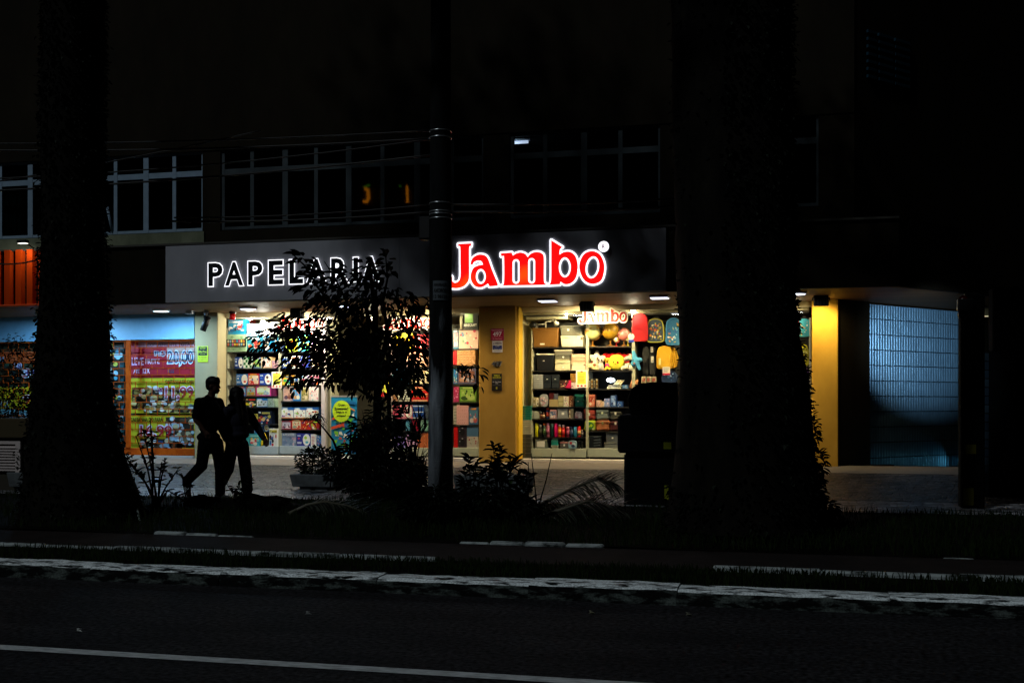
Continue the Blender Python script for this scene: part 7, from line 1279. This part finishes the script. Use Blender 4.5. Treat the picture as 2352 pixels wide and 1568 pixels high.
# ---------------------------------------------------------------- two people walking to the right
KP = .21491 * 16.85 / FPX
SKIN = M('#3a241a', .6, spec=.15); DARKT = M('#040405', .9, 0, .3, 20, spec=.03); DARKP = M('#050506', .9, 0, .3, 20, spec=.03); HAIR = M('#030202', .6, spec=.1); HOOD = M('#22222b', .95, 0, .4, 30, .5, 120, spec=.03); SHOE = M('#0c0c0d', .6); STRIPE = M('#a8b0b0', .5)
def person(label, ox, oy, J, seed, woman):
    g = G(367.5 + ox * .21491, 845.25 + oy * .21491, .178); base = Vector((g.x, g.y, .178)); kx = KP * 1.0
    def q(x, y, lat=0.): return Vector(((x - ox) * KP, lat, (oy - y) * KP))
    s = 1 if not woman else .93; pr = []
    hx, hy = J['head']; H_ = lambda dx, dz, lat=0.: q(hx, hy) + Vector((dx * s, lat * s, dz * s))
    pr += [('e', H_(-.008, .03), (.098 * s, .076 * s, .098 * s)), ('e', H_(.028, -.035), (.066 * s, .06 * s, .085 * s)), ('e', H_(.058, -.088), (.032 * s, .034 * s, .026 * s)),      # skull, face, chin
           ('c', H_(.088, .012), H_(.108, -.028), .009, .0135), ('e', H_(.092, -.062), (.014, .024, .008)), ('e', H_(.09, -.073), (.013, .021, .008)), ('e', H_(.078, .022), (.02, .05, .01)),
           ('e', H_(-.005, -.012, .074), (.02, .008, .03)), ('e', H_(-.005, -.012, -.074), (.02, .008, .03)), ('c', q(*J['neck']) + Vector((-.02, 0, -.03)), H_(-.012, -.06), .058 * s, .05 * s)]
    sh, ch, wa, pe = [q(*J[k]) for k in ('shoulder', 'chest', 'waist', 'pelvis')]; w = .165 if not woman else .14
    pr += [('c', sh + Vector((0, -w, -.01)), sh + Vector((0, w, -.01)), .058, .058), ('e', ch, (.115, .17 * s, .19)), ('e', ch.lerp(wa, .6), (.105, .145 * s, .18)), ('e', pe, (.12, .16 * s, .14)), ('c', sh, q(*J['neck']), .075, .06)]
    for side, key in ((-1, 'near'), (1, 'far')):
        a = J[key + '_arm']; sj = q(*a[0], side * (w + .03)); el = q(*a[1], side * (w + .07)); wr = q(*a[2], side * (w + .05)); hd = q(*a[3], side * (w + .04))
        pr += [('c', sj, el, .052 * s, .041 * s), ('c', el, wr, .041 * s, .027 * s)]
        d = (hd - wr).normalized(); n = Vector((0, 1, 0)); f = d.cross(n).normalized(); palm = wr + d * .05
        pr += [('c', wr, palm, .025, .026), ('c', wr + d * .02 + f * .02, palm + f * .026 + d * .02, .018, .015), ('c', wr + d * .02 - f * .02, palm - f * .026 + d * .02, .018, .015)]
        for i, (o_, L) in enumerate(((-.03, .058), (-.011, .07), (.009, .066), (.028, .052))):
            b = palm + d * .025 + f * o_; m = b + d * L * .5 + n * -side * .006; t = m + d * L * .42 + n * -side * .02; pr += [('c', b, m, .0092, .0085), ('c', m, t, .0085, .0075)]
        b = wr + d * .03 + f * -.028; m = b + d * .03 - f * .02; pr += [('c', b, m, .011, .0095), ('c', m, m + d * .028 - f * .004, .0095, .008)]
        L_ = J[key + '_leg']; hp = q(*L_[0], side * .09); kn = q(*L_[1], side * .085); an = q(*L_[2], side * .08); pr += [('c', hp, kn, .082, .055), ('c', kn, kn.lerp(an, .35), .054, .056), ('c', kn.lerp(an, .35), an, .056, .036)]
        he, to = q(*L_[3], side * .08), q(*L_[4], side * .085); pr += [('c', an, he + Vector((0, 0, .02)), .036, .032), ('c', he + Vector((0, 0, .02)), to + Vector((0, 0, .018)), .033, .026)]
    body = linkmesh('person', fuse(pr, .0075, 1), SKIN, None, base); tag(body, label, 'person')
    for p in body.data.polygons: p.use_smooth = True
    c = []; wx = .172 if not woman else .19                                    # upper garment, long sleeves for the woman
    c += [('c', sh + Vector((0, -w, -.01)), sh + Vector((0, w, -.01)), .072, .072), ('e', ch, (wx, .19 * s, .2)), ('e', ch.lerp(wa, .6), (wx * .95, .168 * s, .2)), ('e', q(*J['hem']) + Vector((0, 0, .07)), (wx * .98, .178 * s, .09)), ('c', sh + Vector((0, 0, .02)), q(*J['neck']) + Vector((-.01, 0, -.04)), .085, .07)]
    if woman: c += [('c', q(*J['neck']) + Vector((-.055, -.05, -.02)), q(*J['neck']) + Vector((-.055, .05, -.02)), .05, .05), ('c', q(*J['neck']) + Vector((-.09, -.03, -.07)), q(*J['neck']) + Vector((-.09, .03, -.07)), .05, .05)]
    for side, key in ((-1, 'near'), (1, 'far')):
        a = J[key + '_arm']; sj = q(*a[0], side * (w + .03)); el = q(*a[1], side * (w + .07)); wr = q(*a[2], side * (w + .05))
        c += [('c', sj, sj.lerp(el, .78 if not woman else 1.), .072, .066 if not woman else .062)] + ([('c', el, el.lerp(wr, .94), .062, .045)] if woman else [])
    top = linkmesh('hoodie' if woman else 'shirt', fuse(c, .011, 2), HOOD if woman else DARKT, body); c = []
    for side, key in ((-1, 'near'), (1, 'far')):
        L_ = J[key + '_leg']; hp = q(*L_[0], side * .09); kn = q(*L_[1], side * .085); an = q(*L_[2], side * .08); wd = 1.12 if not woman else 1.2
        c += [('c', hp + Vector((0, 0, .06)), kn, .1, .078 * wd), ('c', kn, an + Vector((0, 0, .02)), .078 * wd, .068 * wd)]
    c += [('e', pe, (.135, .175 * s, .13))]; linkmesh('trousers', fuse(c, .011, 2), DARKP, body)
    for side, key in ((-1, 'near'), (1, 'far')):
        L_ = J[key + '_leg']; an, he, to = q(*L_[2], side * .08), q(*L_[3], side * .08), q(*L_[4], side * .085); d = (to - he).normalized(); up = Vector((-d.z, 0, d.x)); up = up if up.z > -.2 else -up
        sp = [('c', he + up * .03, he.lerp(to, .5) + up * .03, .044, .04), ('c', he.lerp(to, .5) + up * .026, to + up * .02 - d * .02, .042, .03), ('c', an, he + up * .045, .046, .044), ('c', he.lerp(to, .12) + up * .075, he.lerp(to, .4) + up * .045, .036, .036)]
        so = linkmesh('shoe', fuse(sp, .009, 2), SHOE, body); mb = MB()
        if not woman:
            for i in range(3): p_ = base + he.lerp(to, .3 + .11 * i) + up * .035 + Vector((0, side * .042, 0)); mb.tube([p_ - up * .035 + d * .015, p_ + up * .03 - d * .012], .007, STRIPE, 5)
        mb.tube([base + he + up * .004 - d * .02, base + to + up * .002], [.012, .011], STRIPE if not woman else SHOE, 6); mb.build('sole', so, loc=None)
    hr = []
    if not woman: hr = [('e', H_(-.016, .052), (.103, .083, .092)), ('e', H_(-.05, .0), (.062, .08, .075)), ('e', H_(.045, .098), (.05, .06, .035)), ('e', H_(.02, .06, .0), (.085, .08, .07))]
    else: hr = [('e', H_(-.02, .05), (.112, .09, .098)), ('e', H_(-.05, -.02), (.085, .095, .13)), ('c', H_(-.055, -.03), H_(-.04, -.19), .085, .05), ('c', H_(.02, .0, -.062), H_(.095, -.36, -.1), .05, .042), ('c', H_(.02, .0, .062), H_(.11, -.36, .07), .05, .042), ('c', H_(.0, -.03, -.07), H_(.05, -.28, -.09), .055, .045)]
    linkmesh('hair', fuse(hr, .009, 2), HAIR, body)
    return body
person('man in dark T-shirt and trousers striding right, just ahead of the ivy trunk', 560, 1400, dict(head=(570, 213), neck=(548, 330), shoulder=(528, 372), chest=(516, 480), waist=(518, 660), pelvis=(530, 830), hem=(516, 800),
    near_arm=[(484, 385), (462, 565), (560, 690), (600, 735)], far_arm=[(560, 385), (615, 570), (640, 700), (655, 750)], near_leg=[(505, 860), (470, 1045), (305, 1215), (268, 1230), (318, 1375)], far_leg=[(575, 860), (622, 1090), (618, 1340), (585, 1398), (722, 1398)]), 1, False)
person('woman with long hair in a grey hooded jacket, walking right beside the man', 830, 1385, dict(head=(832, 300), neck=(808, 400), shoulder=(800, 445), chest=(808, 560), waist=(822, 720), pelvis=(825, 840), hem=(820, 760),
    near_arm=[(770, 460), (722, 640), (770, 770), (800, 815)], far_arm=[(880, 470), (985, 640), (1065, 755), (1092, 790)], near_leg=[(800, 870), (745, 1080), (665, 1245), (625, 1265), (690, 1370)], far_leg=[(850, 870), (890, 1090), (915, 1310), (885, 1383), (985, 1383)]), 2, True)
